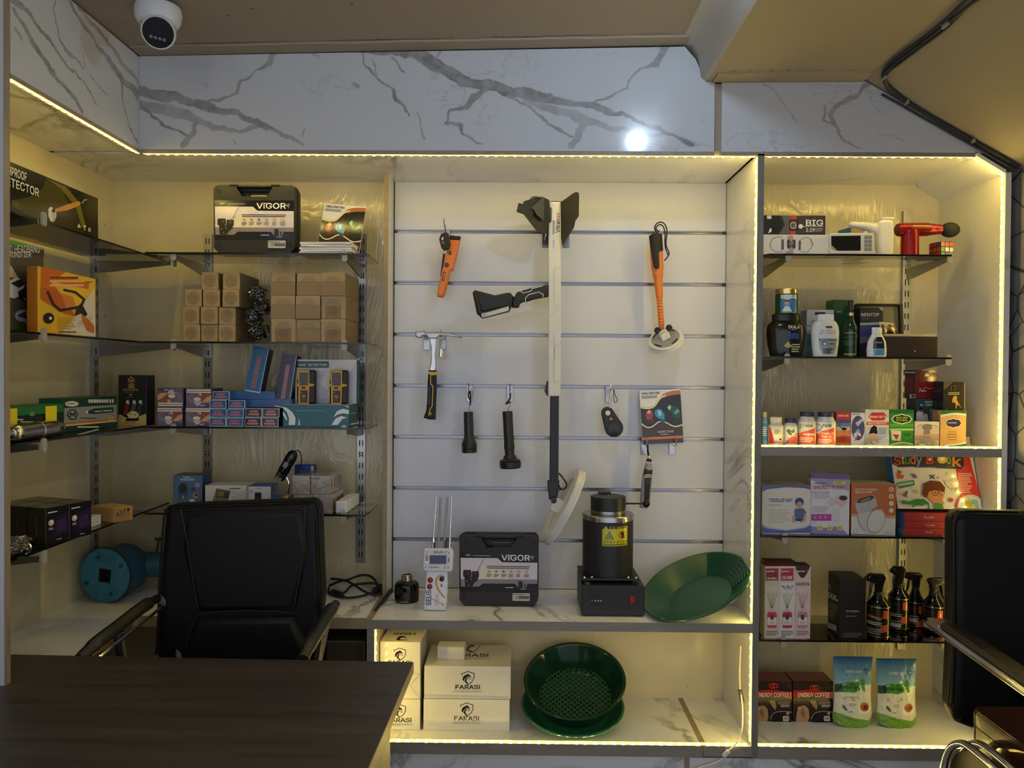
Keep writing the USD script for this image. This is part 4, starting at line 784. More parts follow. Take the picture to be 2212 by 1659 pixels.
# diamond tester boxes
def tester(name, label, bg, l1, l2, trim):
    W, D, H = 0.0565, 0.155, 0.0292; t = thing(name, label, 'small box', None, 'diamond tester boxes')
    m, c = face_cols(carton_mesh(W, D, H, 0.0008), '#c9cdd2', bg, bg); part(t, 'carton', m, GLOSSP, cols=c); uv = lambda x, y: (x * W, (1 - y) * H)
    print_face(t, np.eye(4), (W, D, H), 'front', [RR(0.04, 0.08, 0.96, 0.92, 0.06, bg), RR(0.22, 0.24, 0.76, 0.46, 0.1, trim), RR(0.14, 0.54, 0.84, 0.78, 0.1, trim), T(l1, 0.25, 0.27, 0.73, 0.43, '#a03040'), T(l2, 0.17, 0.57, 0.81, 0.75, '#a03040')], GLOSSP, px2uv=uv)
    print_face(t, np.eye(4), (W, D, H), 'right', [T(l1, 0.34, 0.4, 0.66, 0.7, '#6a3a8a')], GLOSSP, px2uv=lambda x, y: (x * D, (1 - y) * H), names=('side_artwork', 'side_lettering'))
    return t
tb = tester('tester_box', '', '#2f5f96', 'DIAMOND', 'SELECTOR', '#c08a94'); tn = tester('navy_tester_box', '', '#25233f', 'DIAMOND', 'SELECTOR II', '#cf8f88')
BX = [(452, 0), (489, 0), (452.5, 1), (490.5, 1), (452.5, 2), (493, 2), (459, 3)]
first = True
for i, (px, r) in enumerate(BX):
    o = at(px, 880, 2.556 + 0.002 * (i % 3)); o[2] = K3 + 0.0294 * r; M = frame(o, (0.5, -1, 0.8, 0, -0.6, 0.4, 1)[i])
    lab = 'blue tester box, %s, red lettering on its end' % ('lowest row left', 'lowest row right', 'second row left', 'second row right', 'third row left', 'third row right', 'alone on top of the block')[i]
    if first: first = False; p_ = stage.GetPrimAtPath(tb); p_.GetAttribute('xformOp:transform').Set(gfm(M)); setd(p_, lab)
    else: dup(tb, M, lab)
for i, (px, zz, lab) in enumerate(((531, 2, 'blue tester box turned sideways below the leaning blue box'), (496.5, 3, 'blue tester box turned sideways on the top row'))):
    o = at(px, 860, 2.60); o[2] = K3 + 0.0294 * zz + 0.0033 * (zz == 2); M = tr(*(o + np.array([0.0, 0.0565, 0]))) @ rotm('z', -90); dup(tb, M, lab)
first = True
for i, (px, r) in enumerate(((528, 0), (565, 0), (530, 1), (567, 1))):
    o = at(px, 900, 2.556 + 0.002 * (i % 2)); o[2] = K3 + 0.0309 * r; M = frame(o, 0.4 * (i % 2)) @ np.diag([1, 1, 1.05, 1.0])
    lab = 'navy tester box, %s of its block of four' % ('lower left', 'lower right', 'upper left', 'upper right')[i]
    if first: first = False; p_ = stage.GetPrimAtPath(tn); p_.GetAttribute('xformOp:transform').Set(gfm(M)); setd(p_, lab)
    else: dup(tn, M, lab)
ZT = (440, 740, 8.733)
def leaning(name, label, bl, br, tl, Y, D, bg, side, text, tb4, zz):
    carton(name, label, 'box', bl, br, tl, Y, D, bg, side, side, z=zz, lean=6, roll=tb4[0], crop=ZT, gloss=True, art=[tb4[1], tb4[2]])
def tilt_text(s, cx, cy, ln, h, deg, fg, bgc):
    """lettering running up a tilted box"""
    a = math.radians(deg); u = np.array([math.sin(a), -math.cos(a)]); v = np.array([-math.cos(a), -math.sin(a)])
    tv, tf = text2d(s, True); cpt = np.array([cx, cy])
    quad = [tuple(cpt + u * (sx * ln * 0.53) + v * (sy * h * 0.72)) for sx, sy in ((-1, -1), (1, -1), (1, 1), (-1, 1))]
    return P(quad, bgc), ('tt', tv, tf, cpt, u, v, ln, h, fg)
def lean_box(name, label, bl, br, tl, Y, D, bg, side, s, tc, roll, zz):
    t, M, dm = carton(name, label, 'box', bl, br, tl, Y, D, bg, side, side, z=zz, lean=5, roll=roll, crop=ZT, gloss=True)
    W, D_, H = dm; uv = lambda x, y: (x * W, (1 - y) * H)
    print_face(t, M, dm, 'front', [RR(0.0, 0.0, 1, 1, 0.001, '#b9bcc0'), RR(0.0, 0.0, 0.95, 0.97, 0.01, bg), R(0.36, 0.20, 0.62, 0.90, '#b07a80'), T(s, 0.39, 0.215, 0.59, 0.885, '#7c2430', rot=90)], GLOSSP, px2uv=uv)
lean_box('leaning_tester_box', 'tall blue tester box leaning on the small boxes, red upright lettering', (775, 960), (1060, 975), (930, 60), 2.60, 0.05, '#2b6a96', '#23364e', 'DIAMOND DETECTOR', None, 9.5, K3 + 0.0294 * 4 + 0.001)
lean_box('leaning_tester_box', 'dark navy tester box leaning beside the gas detector carton', (1335, 1110), (1625, 1112), (1450, 200), 2.60, 0.055, '#23284c', '#191a24', 'DIAMOND SELECTOR II', None, 7, K3 + 0.065)
# gas detectors, one carton lying and one standing on it
ZG = (540, 740, 4.2545)
t, M, dm = carton('teal_carton', 'flat teal carton with white arcs lying under the two gas detectors', 'carton', (302, 757), (908, 757), (302, 566), 2.556, 0.135, '#2f6474', '#2b5c70', '#8aa0a6', z=K3, crop=ZG, art=[
    P([(300, 590), (340, 600), (390, 640), (418, 690), (415, 757), (355, 757), (360, 700), (340, 640), (300, 600)], '#dfe4e6'), P([(300, 630), (325, 660), (342, 700), (340, 720), (300, 660)], '#dfe4e6'), P([(445, 757), (450, 690), (462, 757)], '#dfe4e6'),
    P([(765, 688), (800, 630), (850, 608), (910, 620), (908, 660), (860, 650), (810, 660)], '#dfe4e6'), P([(748, 757), (790, 695), (840, 675), (895, 690), (850, 702), (805, 757)], '#dfe4e6'), P([(865, 580), (908, 585), (908, 600)], '#dfe4e6'), TL(420, 620, 785, 634, 1, '#6a8f94')], rart=[TL(915, 640, 1000, 660, 1, '#7a9aa0'), P([(925, 745), (985, 735), (985, 745), (925, 757)], '#dfe4e6')])
ZTL = M[2, 3] + dm[2]
t, M, dm = carton('detector_carton', 'upright white carton headed with a teal caption bar behind the gas detectors', 'carton', (412, 556), (978, 556), (410, 153), 2.635, 0.055, '#d5d3d2', '#2a566a', '#c8c6c2', z=ZTL, crop=ZG, art=[
    P([(590, 260), (700, 260), (680, 556), (590, 556)], '#c2c2cc'), P([(900, 300), (978, 170), (978, 556), (895, 556)], '#bcbcc8'), P([(640, 380), (800, 160), (975, 152), (720, 420)], '#dcdad8'), TL(660, 430, 720, 540, 8, '#b0aeb4'), RR(428, 172, 726, 232, 8, '#3b5a5c'), T('GAS  DETECTOR', 448, 194, 708, 216, '#dfe4e2')], rart=[R(1015, 375, 1035, 490, '#cfd2d2')])
DY = mat('#d0922a', 0.45); DK = mat('#1e1c1a', 0.5)
def gas_detector(label, bl):
    o = at(540 + bl[0] / 4.2545, 740 + bl[1] / 4.2545, 2.585); o[2] = ZTL; s = 2.585 / FPX / 4.2545
    t = thing('gas_detector', label, 'gas detector', tr(*o), 'gas detectors'); X = lambda c: (c - 427) * s; Zz = lambda c: (568 - c) * s
    part(t, 'body', rbx(0, X(592), 0.002, 0.034, 0, Zz(255), 0.006), DK)
    fr = Polygon([(X(a), Zz(b)) for a, b in [(445, 568), (540, 568), (545, 410), (590, 402), (590, 385), (545, 378), (545, 258), (440, 258), (430, 300), (445, 370), (428, 395), (445, 412)]])
    part(t, 'orange_frame', ext(fr.difference(Polygon([(X(a), Zz(b)) for a, b in [(450, 278), (535, 278), (535, 398), (455, 398)]])).difference(Polygon([(X(a), Zz(b)) for a, b in [(462, 442), (532, 442), (530, 555), (462, 555)]])), 0.004).apply_translation([0, -0.001, 0]), DY, label='orange protective frame')
    part(t, 'screen', ext(rrect(X(452), Zz(397), X(534), Zz(280), 0.002), 0.003).apply_translation([0, 0.0002, 0]), mat('#2a2c2c', 0.12)); part(t, 'keypad', ext(rrect(X(463), Zz(554), X(531), Zz(443), 0.002), 0.0025).apply_translation([0, 0.0004, 0]), mat('#332826', 0.4))
    part(t, 'sensor_slot', ext(rrect(X(475), Zz(428), X(510), Zz(410), 0.001), 0.001).apply_translation([0, -0.0016, 0]), BLACK)
    print_face(t, tr(*o), (X(592), 0.03, Zz(255)), 'front', [P([(478, 497), (494, 480), (511, 497), (494, 514)], '#c9a23c'), P([(487, 497), (494, 489), (502, 497), (494, 505)], '#332826'), TL(480, 525, 512, 533, 1, '#9a8a70'), TL(468, 455, 482, 468, 2, '#9a9a98'), R(455, 418, 470, 424, '#cfcac0'), R(512, 418, 527, 424, '#cfcac0')], px2uv=lambda x, y: (X(x), Zz(y)))
gas_detector('black and orange gas detector standing at the left on the teal carton', (427, 568))
gas_detector('black and orange gas detector standing at the right on the teal carton', (727, 568))

# ------------------------------------------------------------------ lowest glass shelf
# black printed cartons, two by three, and white and kraft boxes on the side shelf
Dk = None
base = atz(99, 1177, K4)
DKART = [R(0, 0, 1, 1, '#1b1820'), P([(0.3, 0.3), (1, 0.2), (1, 0.75), (0.3, 0.85)], '#2a2038'), T('PowerMax', 0.08, 0.1, 0.62, 0.17, '#d0ccd4'), C(0.22, 0.42, 0.12, '#c8b48a', 0.09), C(0.25, 0.4, 0.07, '#e0dcd0', 0.05), R(0.12, 0.55, 0.3, 0.62, '#8a7ab0'), P([(0.42, 0.42), (0.85, 0.36), (0.9, 0.7), (0.45, 0.75)], '#3c2a52'), TL(0.45, 0.9, 0.75, 0.94, 1, '#c0bcc4')]
DKART[2] = TL(0.08, 0.1, 0.62, 0.17, 1, '#d0ccd4')
k_ = 0
for j in range(2):
    for i in range(3):
        M = frame((base[0] + 0.066 * j * math.sin(math.radians(72)) * 0 - 0.068 * i * math.cos(math.radians(18)) + 0.074 * j * math.cos(math.radians(72)), base[1] + 0.074 * j * math.sin(math.radians(72)) + 0.068 * i * math.sin(math.radians(18)), K4), 72)
        lab = 'black printed carton, %s of the block beside the white boxes' % ['front row nearest the shelf edge', 'front row middle', 'front row against the wall', 'back row nearest the shelf edge', 'back row middle', 'back row against the wall'][k_]
        if Dk is None:
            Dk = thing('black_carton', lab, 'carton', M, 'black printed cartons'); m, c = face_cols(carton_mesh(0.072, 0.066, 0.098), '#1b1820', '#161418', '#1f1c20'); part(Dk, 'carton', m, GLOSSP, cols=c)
            print_face(Dk, np.eye(4), (0.072, 0.066, 0.098), 'front', DKART, GLOSSP, px2uv=lambda x, y: (x * 0.072, (1 - y) * 0.098)); print_face(Dk, np.eye(4), (0.072, 0.066, 0.098), 'left', [R(0.45, 0.25, 0.55, 0.8, '#3a3848')], GLOSSP, px2uv=lambda x, y: (x * 0.066, (1 - y) * 0.098), names=('side_artwork', 'x'))
        else: dup(Dk, M, lab)
        k_ += 1
WB = '#d9d6dc'
for i, (bl, br, tl, X, D, zz, lab) in enumerate((((183, 1146.5), (218.5, 1134), (183, 1121), -1.282, 0.05, 0, 'lower small white box behind the black cartons'), ((183, 1121), (198, 1117), (183, 1097), -1.286, 0.045, 0.0302, 'upper small white box behind the black cartons'))):
    carton('white_box', lab, 'small box', bl, br, tl, atx(*bl, X)[1], D, WB, z=K4 + zz, yaw=90, H=0.030, lart=[] if i else [], group='small white boxes')
o = atz(245.5, 1130, K4); t, M, dm = carton('kraft_box', 'open-cornered kraft box with handling symbols on the left shelf', 'carton', (245.5, 1130), (287, 1114), (245.5, 1099), o[1], 0.11, '#a57c46', '#b98f58', '#b8905a', z=K4, yaw=62, art=[
    P([(251, 1114), (254, 1106), (257, 1112)], '#3a2c1c'), L([(261, 1110), (262, 1103)], 2, '#3a2c1c'), L([(267, 1108), (269, 1100)], 2, '#3a2c1c'), C(277, 1101, 3.4, '#3a2c1c'), L([(251, 1117), (282, 1108)], 0.8, '#3a2c1c')], tart=[TL(222, 1080, 262, 1088, 1, '#5a4226')], body='carton')
# chrome socket tool and a plastic bag of bits at the near end
t = thing('ratchet', 'polished ratchet with a ring end lying at the near end of the left shelf', 'hand tool', tr(-1.285, 1.86, K4 + 0.012))
part(t, 'shaft', moved(lathe([(0, 0), (0.011, 0), (0.012, 0.03), (0.007, 0.045), (0.006, 0.06), (0.010, 0.075), (0.010, 0.10), (0.004, 0.125), (0, 0.126)], 20), rotm('x', -90)), CHROME, smooth=40)
part(t, 'ring_end', moved(trimesh.creation.torus(0.010, 0.0034, 18, 8), tr(0.002, 0.135, -0.002) @ rotm('y', 60)), CHROME, smooth=40)
t = thing('parts_bag', 'crumpled clear bag of small metal parts at the near end of the left shelf', 'bag', tr(-1.30, 1.935, K4 + 0.022))
part(t, 'clear_bag', crumple(0.07, 0.16, 0.042, 12, 0.01), CLEARP); part(t, 'metal_bits', [moved(lathe([(0, 0), (0.005, 0), (0.005, 0.018), (0, 0.018)], 8), tr(random.Random(k).uniform(-0.02, 0.02), random.Random(k + 50).uniform(-0.05, 0.05), -0.010) @ rotm('x', 90)) for k in range(8)], STEEL)
# boxes on the back shelf
t, M, dm = carton('microscope_carton', 'upright steel-blue carton with round lens pictures behind the chair', 'carton', (612, 1510), (880, 1500), (612, 1218), 2.60, 0.075, '#52708e', '#27457a', '#40587a', z=K4, crop=Z3, art=[
    T('DIGITAL', 705, 1232, 775, 1247, '#e6e8ea'), T('MICROSCOPE', 680, 1252, 806, 1268, '#e6e8ea'), C(702, 1345, 46, '#3a4a46', 56), P([(660, 1380), (745, 1380), (725, 1480), (675, 1480)], '#46586e'), C(702, 1340, 36, '#2f3a34', 44), C(705, 1418, 12, '#c8a088'), C(700, 1455, 22, '#8a9aa8'), C(700, 1455, 13, '#3c4650'),
    C(836, 1310, 21, '#c898a8'), C(836, 1310, 9, '#a05a78'), C(798, 1350, 20, '#3c4f6a'), C(820, 1405, 27, '#b89468'), C(826, 1400, 13, '#3a3430'), C(788, 1460, 25, '#cfd4d8')])
carton('meter_carton', 'low white carton with a grey gadget picture next to the blue carton', 'carton', (905, 1500), (1280, 1500), (905, 1314), 2.575, 0.09, '#d9d5ca', '#c4bfb4', '#d8d4ca', z=K4, crop=Z3, art=[
    P([(1010, 1338), (1145, 1360), (1105, 1500), (965, 1490)], '#7d7a74'), P([(1020, 1355), (1130, 1372), (1118, 1432), (1005, 1420)], '#3c3a30'), P([(1030, 1365), (1090, 1372), (1070, 1420), (1015, 1410)], '#8a7c40'), C(1020, 1465, 16, '#3a3a38'), R(1065, 1450, 1105, 1485, '#3a3a38'), [L(spline([(1150, 1375 + 26 * k), (1190, 1362 + 26 * k), (1220, 1382 + 26 * k), (1268, 1365 + 26 * k)], 12), 8, '#b5b0a4') for k in range(5)], TL(1130, 1332, 1270, 1350, 1, '#5a5850'), L([(1274, 1340), (1274, 1480)], 4, '#b8a060')])
CU = (560, 980, 9.217)
t, M, dm = carton('camera_carton', 'white carton with bright blue top and a black camera picture', 'carton', (-235, 1010), (225, 970), (-235, 645), 2.60, 0.085, '#d8d5cf', '#b4bac8', '#2a56a0', z=K4, crop=CU, art=[TL(-70, 680, 110, 700, 1, '#77746e'), RR(-90, 770, 45, 1010, 25, '#2b2b2c'), C(-40, 830, 34, '#101011'), TL(-200, 720, -120, 800, 4, '#9a978f')], rart=[R(240, 640, 300, 850, '#8a94b0')])
t, M, dm = carton('blue_flat_box', 'flat bright blue box under the handheld digital microscope', 'box', (200, 1020), (700, 980), (200, 905), 2.57, 0.10, '#2a66b0', '#22558f', '#2e62a8', z=K4, crop=CU, H=0.045)
zb = M[2, 3] + dm[2]; o = at(615, 1070, 2.605); o[2] = zb
t = thing('digital_microscope', 'small black handheld digital microscope on a chrome stand with its cable', 'microscope', tr(*o))
part(t, 'stand_foot', moved(lathe([(0, 0), (0.018, 0), (0.016, 0.004), (0.005, 0.007), (0, 0.007)], 20), tr(0.008, 0, 0)), GOLD, smooth=40)
part(t, 'stand_neck', tube(spline([(0.008, 0, 0.005), (0.014, 0.0, 0.03), (0.012, 0, 0.055), (0.006, 0, 0.068)], 14), 0.0038, 8), CHROME, smooth=40)
a, b = np.array([-0.022, 0, 0.058]), np.array([0.034, 0.0, 0.158]); Mx = align(a, b); Lx = float(np.linalg.norm(b - a))
part(t, 'barrel', moved(lathe([(0, 0.03), (0.0175, 0.03), (0.019, 0.036), (0.018, 0.06), (0.0195, 0.085), (0.017, Lx - 0.012), (0.010, Lx - 0.002), (0, Lx)], 24), Mx), BLACKG, smooth=40)
part(t, 'clear_tip', moved(lathe([(0.0165, 0.0), (0.018, 0.03), (0.0165, 0.03), (0.015, 0.001)], 24), Mx), CLEARP, smooth=40); part(t, 'lens', moved(lathe([(0, 0.012), (0.010, 0.012), (0.012, 0.03), (0, 0.03)], 20), Mx), mat((0.3, 0.3, 0.3), 0.3, 1.0))
part(t, 'grey_panel', moved(rbx(-0.008, 0.008, -0.0212, -0.0185, 0.052, 0.072, 0.001, 4), Mx @ rotm('z', 0)), mat('#70757c', 0.4))
part(t, 'cable', tube(spline([(0.034, 0.0, 0.157), (0.046, -0.002, 0.160), (0.056, 0, 0.140), (0.052, 0.004, 0.10), (0.040, 0.01, 0.07), (0.034, 0.012, 0.05)], 26), 0.0018, 6), RUBBER, smooth=40)
carton('navy_carton', 'deep blue carton standing behind the patterned grey cartons', 'carton', (700, 1010), (1095, 1010), (705, 225), 2.70, 0.03, '#26389a', '#18223c', '#1a2870', z=K4, crop=CU, art=[R(1030, 240, 1085, 395, '#b8bccc'), P([(810, 390), (830, 310), (850, 390)], '#9aa4b8')])
MB = '#a59a94'
def mottled(seed, n=16):
    r_ = random.Random(seed); o = []
    for _ in range(n):
        x, y = r_.random(), r_.random(); pts = [(x, y)]
        for _ in range(4): x += r_.uniform(-0.2, 0.25); y += r_.uniform(-0.18, 0.2); pts.append((x, y))
        o.append(L(pts, r_.uniform(0.02, 0.06), r_.choice(['#8b7f7a', '#bdb2aa', '#948983', '#b4a79f'])))
    return o
def mcarton(label, px, zz, Yf, w, extra):
    o = at(px, 1060, Yf); o[2] = K4 + zz; W, D, H = w, 0.155, 0.062; M = frame(o, -1)
    t = thing('patterned_carton', label, 'carton', M, 'patterned grey cartons'); m, c = face_cols(carton_mesh(W, D, H), MB, '#a89c92', '#9a918a'); part(t, 'carton', m, GLOSSP, cols=c)
    print_face(t, M, (W, D, H), 'front', mottled(int(px), 22) + extra, GLOSSP, px2uv=lambda x, y: (x * W, (1 - y) * H)); print_face(t, M, (W, D, H), 'top', mottled(int(px) + 3, 18), GLOSSP, px2uv=lambda x, y: (x * W, y * D), names=('top_artwork', 'x'))
    print_face(t, M, (W, D, H), 'right', mottled(int(px) + 5, 16) + [R(0.12, 0.25, 0.17, 0.8, '#7a4438'), R(0.38, 0.28, 0.56, 0.72, '#8a4c40'), R(0.62, 0.28, 0.76, 0.7, '#6e4a40'), R(0.8, 0.26, 0.95, 0.7, '#5a4a44')], GLOSSP, px2uv=lambda x, y: (x * D, (1 - y) * H), names=('side_artwork', 'x'))
mcarton('patterned grey carton, lower left of the block beside the white wrapped boxes', 634, 0, 2.562, 0.062, []); mcarton('patterned grey carton, lower right of the block beside the white wrapped boxes', 675, 0, 2.558, 0.066, [])
mcarton('patterned grey carton, upper left of the block with a plain end', 631.5, 0.0622, 2.56, 0.0585, []); mcarton('patterned grey carton, upper right of the block with lettered end', 671.5, 0.0622, 2.565, 0.064, [TL(0.08, 0.1, 0.6, 0.2, 1, '#4a4440')])
for i, (px, Yv, lab) in enumerate(((724.5, 2.56, 'white wrapped small box nearest the shelf edge'), (734, 2.625, 'white wrapped small box, second from the shelf edge'), (743, 2.69, 'white wrapped small box farthest back beside the upright'))):
    o = at(px, 1100, Yv); o[2] = K4; t = thing('wrapped_box', lab, 'small box', frame(o, -3 - 2 * i), 'white wrapped boxes'); part(t, 'carton', rbx(0, 0.0375, 0, 0.058, 0, 0.040, 0.004), mat('#dcdcde', 0.5), smooth=30); part(t, 'tuck_flap', rbx(0.003, 0.0345, -0.0008, 0.0006, 0.004, 0.022, 0.0003, 4), mat('#d2d2d6', 0.5))
# ------------------------------------------------------------------ tool wall
YW = YB - 0.0186
class Fr:
    """local x-z frame of an upright thing: crop pixels (origin ox, oy, scale s) on the plane y = Y"""
    def __init__(f, ox, oy, s, Y, c):
        f.k = (ox, oy, s, Y); f.O = at(ox + c[0] / s, oy + c[1] / s, Y); f.M = tr(*f.O); f.s = Y / FPX / s
    def xz(f, x, y):
        ox, oy, s, Y = f.k; q = at(ox + x / s, oy + y / s, Y) - f.O; return float(q[0]), float(q[2])
    def p3(f, x, y, dy=0.0): a, b = f.xz(x, y); return (a, dy, b)
    def poly(f, pts): return Polygon([f.xz(*p) for p in pts])
def soft(poly, d, r, y0=0.0, n=3, back=True):
    """prism of the outline from y0 (front) to y0 + d whose front (and back) edges are rounded with radius r"""
    V, F, k = [], [], 0
    def add(v2, f, y):
        nonlocal k
        V.append(np.c_[v2[:, 0], y, v2[:, 1]]); F.append(np.asarray(f) + k); k += len(v2)
    for base in getattr(poly, 'geoms', [poly]):
        rings, ths = [base], [0.0]
        for i in range(1, n + 1):
            th = math.pi / 2 * i / n; g = base.buffer(-r * (1 - math.cos(th)), quad_segs=2)
            if g.is_empty or g.geom_type != 'Polygon': break
            rings.append(g); ths.append(th)
        ys = [r * (1 - math.sin(t)) for t in ths]
        for sgn in ((1, -1) if back else (1,)):
            Y = (lambda a: y0 + a) if sgn == 1 else (lambda a: y0 + d - a)
            for a, b, ya, yb in zip(rings[:-1], rings[1:], ys[:-1], ys[1:]):
                an = a.difference(b)
                for q in getattr(an, 'geoms', [an]):
                    if q.geom_type != 'Polygon' or q.area < 1e-12: continue
                    v, f = trimesh.creation.triangulate_polygon(q, engine='earcut')
                    on = np.array([a.boundary.distance(Point(p)) < 1e-7 for p in v]); add(v, f, np.where(on, Y(ya), Y(yb)))
            v, f = trimesh.creation.triangulate_polygon(rings[-1], engine='earcut'); add(v, f, np.full(len(v), Y(ys[-1])))
        if not back: v, f = trimesh.creation.triangulate_polygon(base, engine='earcut'); add(v, f, np.full(len(v), y0 + d))
        for rg in [base.exterior] + list(base.interiors):
            c = np.array(rg.coords)[:-1]; m = len(c); ix = np.arange(m); jx = (ix + 1) % m
            add(np.vstack([c, c]), np.vstack([np.c_[ix, jx, jx + m], np.c_[ix, jx + m, ix + m]]), np.r_[np.full(m, y0 + r), np.full(m, y0 + (d - r if back else d))])
    m = trimesh.Trimesh(np.vstack(V), np.vstack(F), process=False); m.merge_vertices(digits_vertex=7); trimesh.repair.fix_normals(m, multibody=True); return m
def turned(prof, a, b, n=24):
    """lathe whose axis runs from a to b; prof [(fraction along, radius)]"""
    L_ = float(np.linalg.norm(np.asarray(b) - np.asarray(a)))
    return moved(lathe([(0, prof[0][0] * L_)] + [(r, t * L_) for t, r in prof] + [(0, prof[-1][0] * L_)], n), align(a, b))
def inked(t, f, items, y, material=None, names=('printed_artwork', 'lettering')):
    """flat print on the plane y (local) of a thing laid out with frame f; items in its crop pixels"""
    A, AC, B, BC = art_mesh(items, lambda x, yy: f.xz(x, yy), None, 0.0003)
    B4 = mat4(np.stack([[1, 0, 0], [0, 0, 1], [0, -1, 0]], 1), (0, y, 0))
    if A: part(t, names[0], moved(up_facing(A, 2), B4), material or PRINT, cols=AC)
    if B: part(t, names[1], moved(up_facing(B, 2), B4), material or PRINT, cols=BC)
# hooks
HKM = mat((0.36, 0.36, 0.38), 0.2, 1.0)
hk = thing('slatwall_hook', '', 'hook', None, 'slat wall hooks')
part(hk, 'back_plate', [rbx(-0.0115, 0.0115, -0.003, 0, -0.056, 0.006, 0.001, 4), bx(-0.0115, 0.0115, -0.001, 0.010, 0.001, 0.0045)], HKM)
part(hk, 'wire', tube(spline([(0, -0.003, -0.018), (0, -0.02, -0.020), (0, -0.05, -0.020), (0, -0.064, -0.014), (0, -0.068, 0.004), (0, -0.069, 0.012)], 16), 0.0022, 8), CHROME, smooth=40)
HOOKS = [(966, 0, 'behind the orange pinpointer'), (1178, 0, 'left of the white detector shaft, carrying its arm cup'), (1223, 0, 'right of the white detector shaft, carrying its arm cup'), (1421, 0, 'carrying the orange hand detector'), (922, 2, 'left of the hammer handle'), (957, 2, 'right of the hammer handle, with the silver key holder'),
         (1015, 3, 'carrying the slim flashlight'), (1102, 3, 'carrying the wide-headed flashlight'), (1314, 3, 'carrying the black folding magnifier'), (1391, 4, 'under the left corner of the hanging booklet'), (1452, 4, 'under the right corner of the hanging booklet')]
HK = {}
for i, (px, k, lab) in enumerate(HOOKS):
    x = at(px, 500 + 110 * k, YW)[0]; M = tr(x, YW - 0.0003, GZ[k] - 0.001); HK[i] = np.array([x, YW - 0.045, GZ[k] - 0.018])
    if i == 0: pr = stage.GetPrimAtPath(hk); pr.GetAttribute('xformOp:transform').Set(gfm(M)); setd(pr, 'chrome slat wall hook ' + lab)
    else: dup(hk, M, 'chrome slat wall hook ' + lab)
ORG = mat('#d9762c', 0.42); GREYP = mat('#8d8e92', 0.4)
# orange pinpointer
f = Fr(850, 400, 3.6075, 2.765, (430, 420))
t = thing('pinpointer', 'orange pinpointer wand with a black clip hanging at the upper left', 'pinpointer', f.M)
part(t, 'body', soft(f.poly([(440, 428), (522, 436), (506, 530), (470, 668), (446, 676), (436, 735), (404, 862), (382, 882), (346, 872), (346, 842), (372, 715), (392, 640), (410, 560)]), 0.03, 0.009, -0.03), ORG, smooth=35)
part(t, 'end_cap', soft(f.poly([(444, 400), (526, 408), (520, 440), (440, 432)]), 0.03, 0.006, -0.03), RUBBER); part(t, 'power_button', moved(lathe([(0, 0), (0.0085, 0), (0.008, 0.003), (0, 0.004)], 20), tr(*f.p3(421, 630, -0.030)) @ rotm('x', 90)), mat('#4a3a32', 0.5), smooth=40)
part(t, 'key', ext(f.poly([(440, 523), (458, 527), (454, 556), (436, 552)]), 0.002).apply_translation([0, -0.0315, 0]), mat('#3a2a22', 0.5))
part(t, 'grip_edge', ext(f.poly([(392, 540), (404, 542), (384, 690), (374, 720), (370, 715)]), 0.02).apply_translation([0, -0.024, 0]), RUBBER)
inked(t, f, [P([(396, 682), (414, 685), (404, 755), (382, 752)], '#43322a'), P([(400, 690), (410, 692), (401, 745), (391, 743)], '#b98a5c'), L([(397, 700), (406, 702)], 3, '#43322a'), L([(394, 720), (402, 722)], 3, '#43322a')], -0.0302)
part(t, 'belt_clip', soft(f.poly([(380, 400), (418, 383), (438, 396), (452, 480), (440, 510), (404, 527), (384, 505), (366, 440)]).difference(f.poly([(380, 425), (395, 412), (402, 440), (385, 450)])), 0.016, 0.004, -0.05), RUBBER, label='black belt clip'); part(t, 'clip_stud', moved(lathe([(0, 0), (0.006, 0), (0.005, 0.002), (0, 0.002)], 14), tr(*f.p3(398, 468, -0.050)) @ rotm('x', 90)), mat('#55585c', 0.4))
part(t, 'hanging_cord', tube([f.p3(402, 285, -0.047), f.p3(406, 330, -0.048), f.p3(414, 360, -0.047), f.p3(418, 392, -0.044)], 0.0016, 6), mat('#2c2c2c', 0.5))
# white metal detector
f = Fr(1080, 410, 11.06, 2.69, (1310, 330)); Y0 = 2.69
t = thing('metal_detector', 'white metal detector with black arm cup, grip and lower shaft hanging on the slats', 'metal detector', f.M)
ivory = mat('#d9d6cd', 0.38)
def px3(px, py, dy=0.0): q = at(px, py, Y0) - f.O; return (float(q[0]), dy, float(q[2]))
def pp(pts): return Polygon([(px3(*p)[0], px3(*p)[2]) for p in pts])
part(t, 'upper_shaft', soft(pp([(1187, 437), (1211.5, 437), (1211.5, 700), (1210.5, 856), (1183.5, 856), (1184.5, 700), (1185, 500)]), 0.03, 0.004, -0.015), ivory)
part(t, 'shaft_cap', soft(pp([(1188, 436), (1211, 436.5), (1211, 440), (1188, 440)]), 0.028, 0.002, -0.014), BLACK); part(t, 'cap_screw', moved(lathe([(0, 0), (0.0035, 0), (0.003, 0.0015), (0, 0.0018)], 12), tr(*px3(1193, 443, -0.0155)) @ rotm('x', 90)), GOLD)
for pts in ([(1211, 574), (1197, 585), (1196.5, 661), (1199, 664), (1211, 655)], [(1211, 740), (1197, 752), (1195.5, 822), (1199, 826), (1211, 818)], [(1185, 687), (1211, 664)], [(1197, 780), (1197, 720)]):
    part(t, 'moulded_ridge', ext(LineString([(px3(*p)[0], px3(*p)[2]) for p in pts]).buffer(0.0007), 0.0012).apply_translation([0, -0.0160, 0]), mat('#bfbcb2', 0.4))
part(t, 'plastic_wrap', [ext(pp([(1194, y_), (1198, y_), (1197, y1_), (1193, y1_)]), 0.0006).apply_translation([0, -0.0162, 0]) for y_, y1_ in ((478, 508), (520, 547))], pane('shiny_wrap', (0.95, 0.95, 0.95), 0.45, 0.1), label='shiny film left on the shaft')
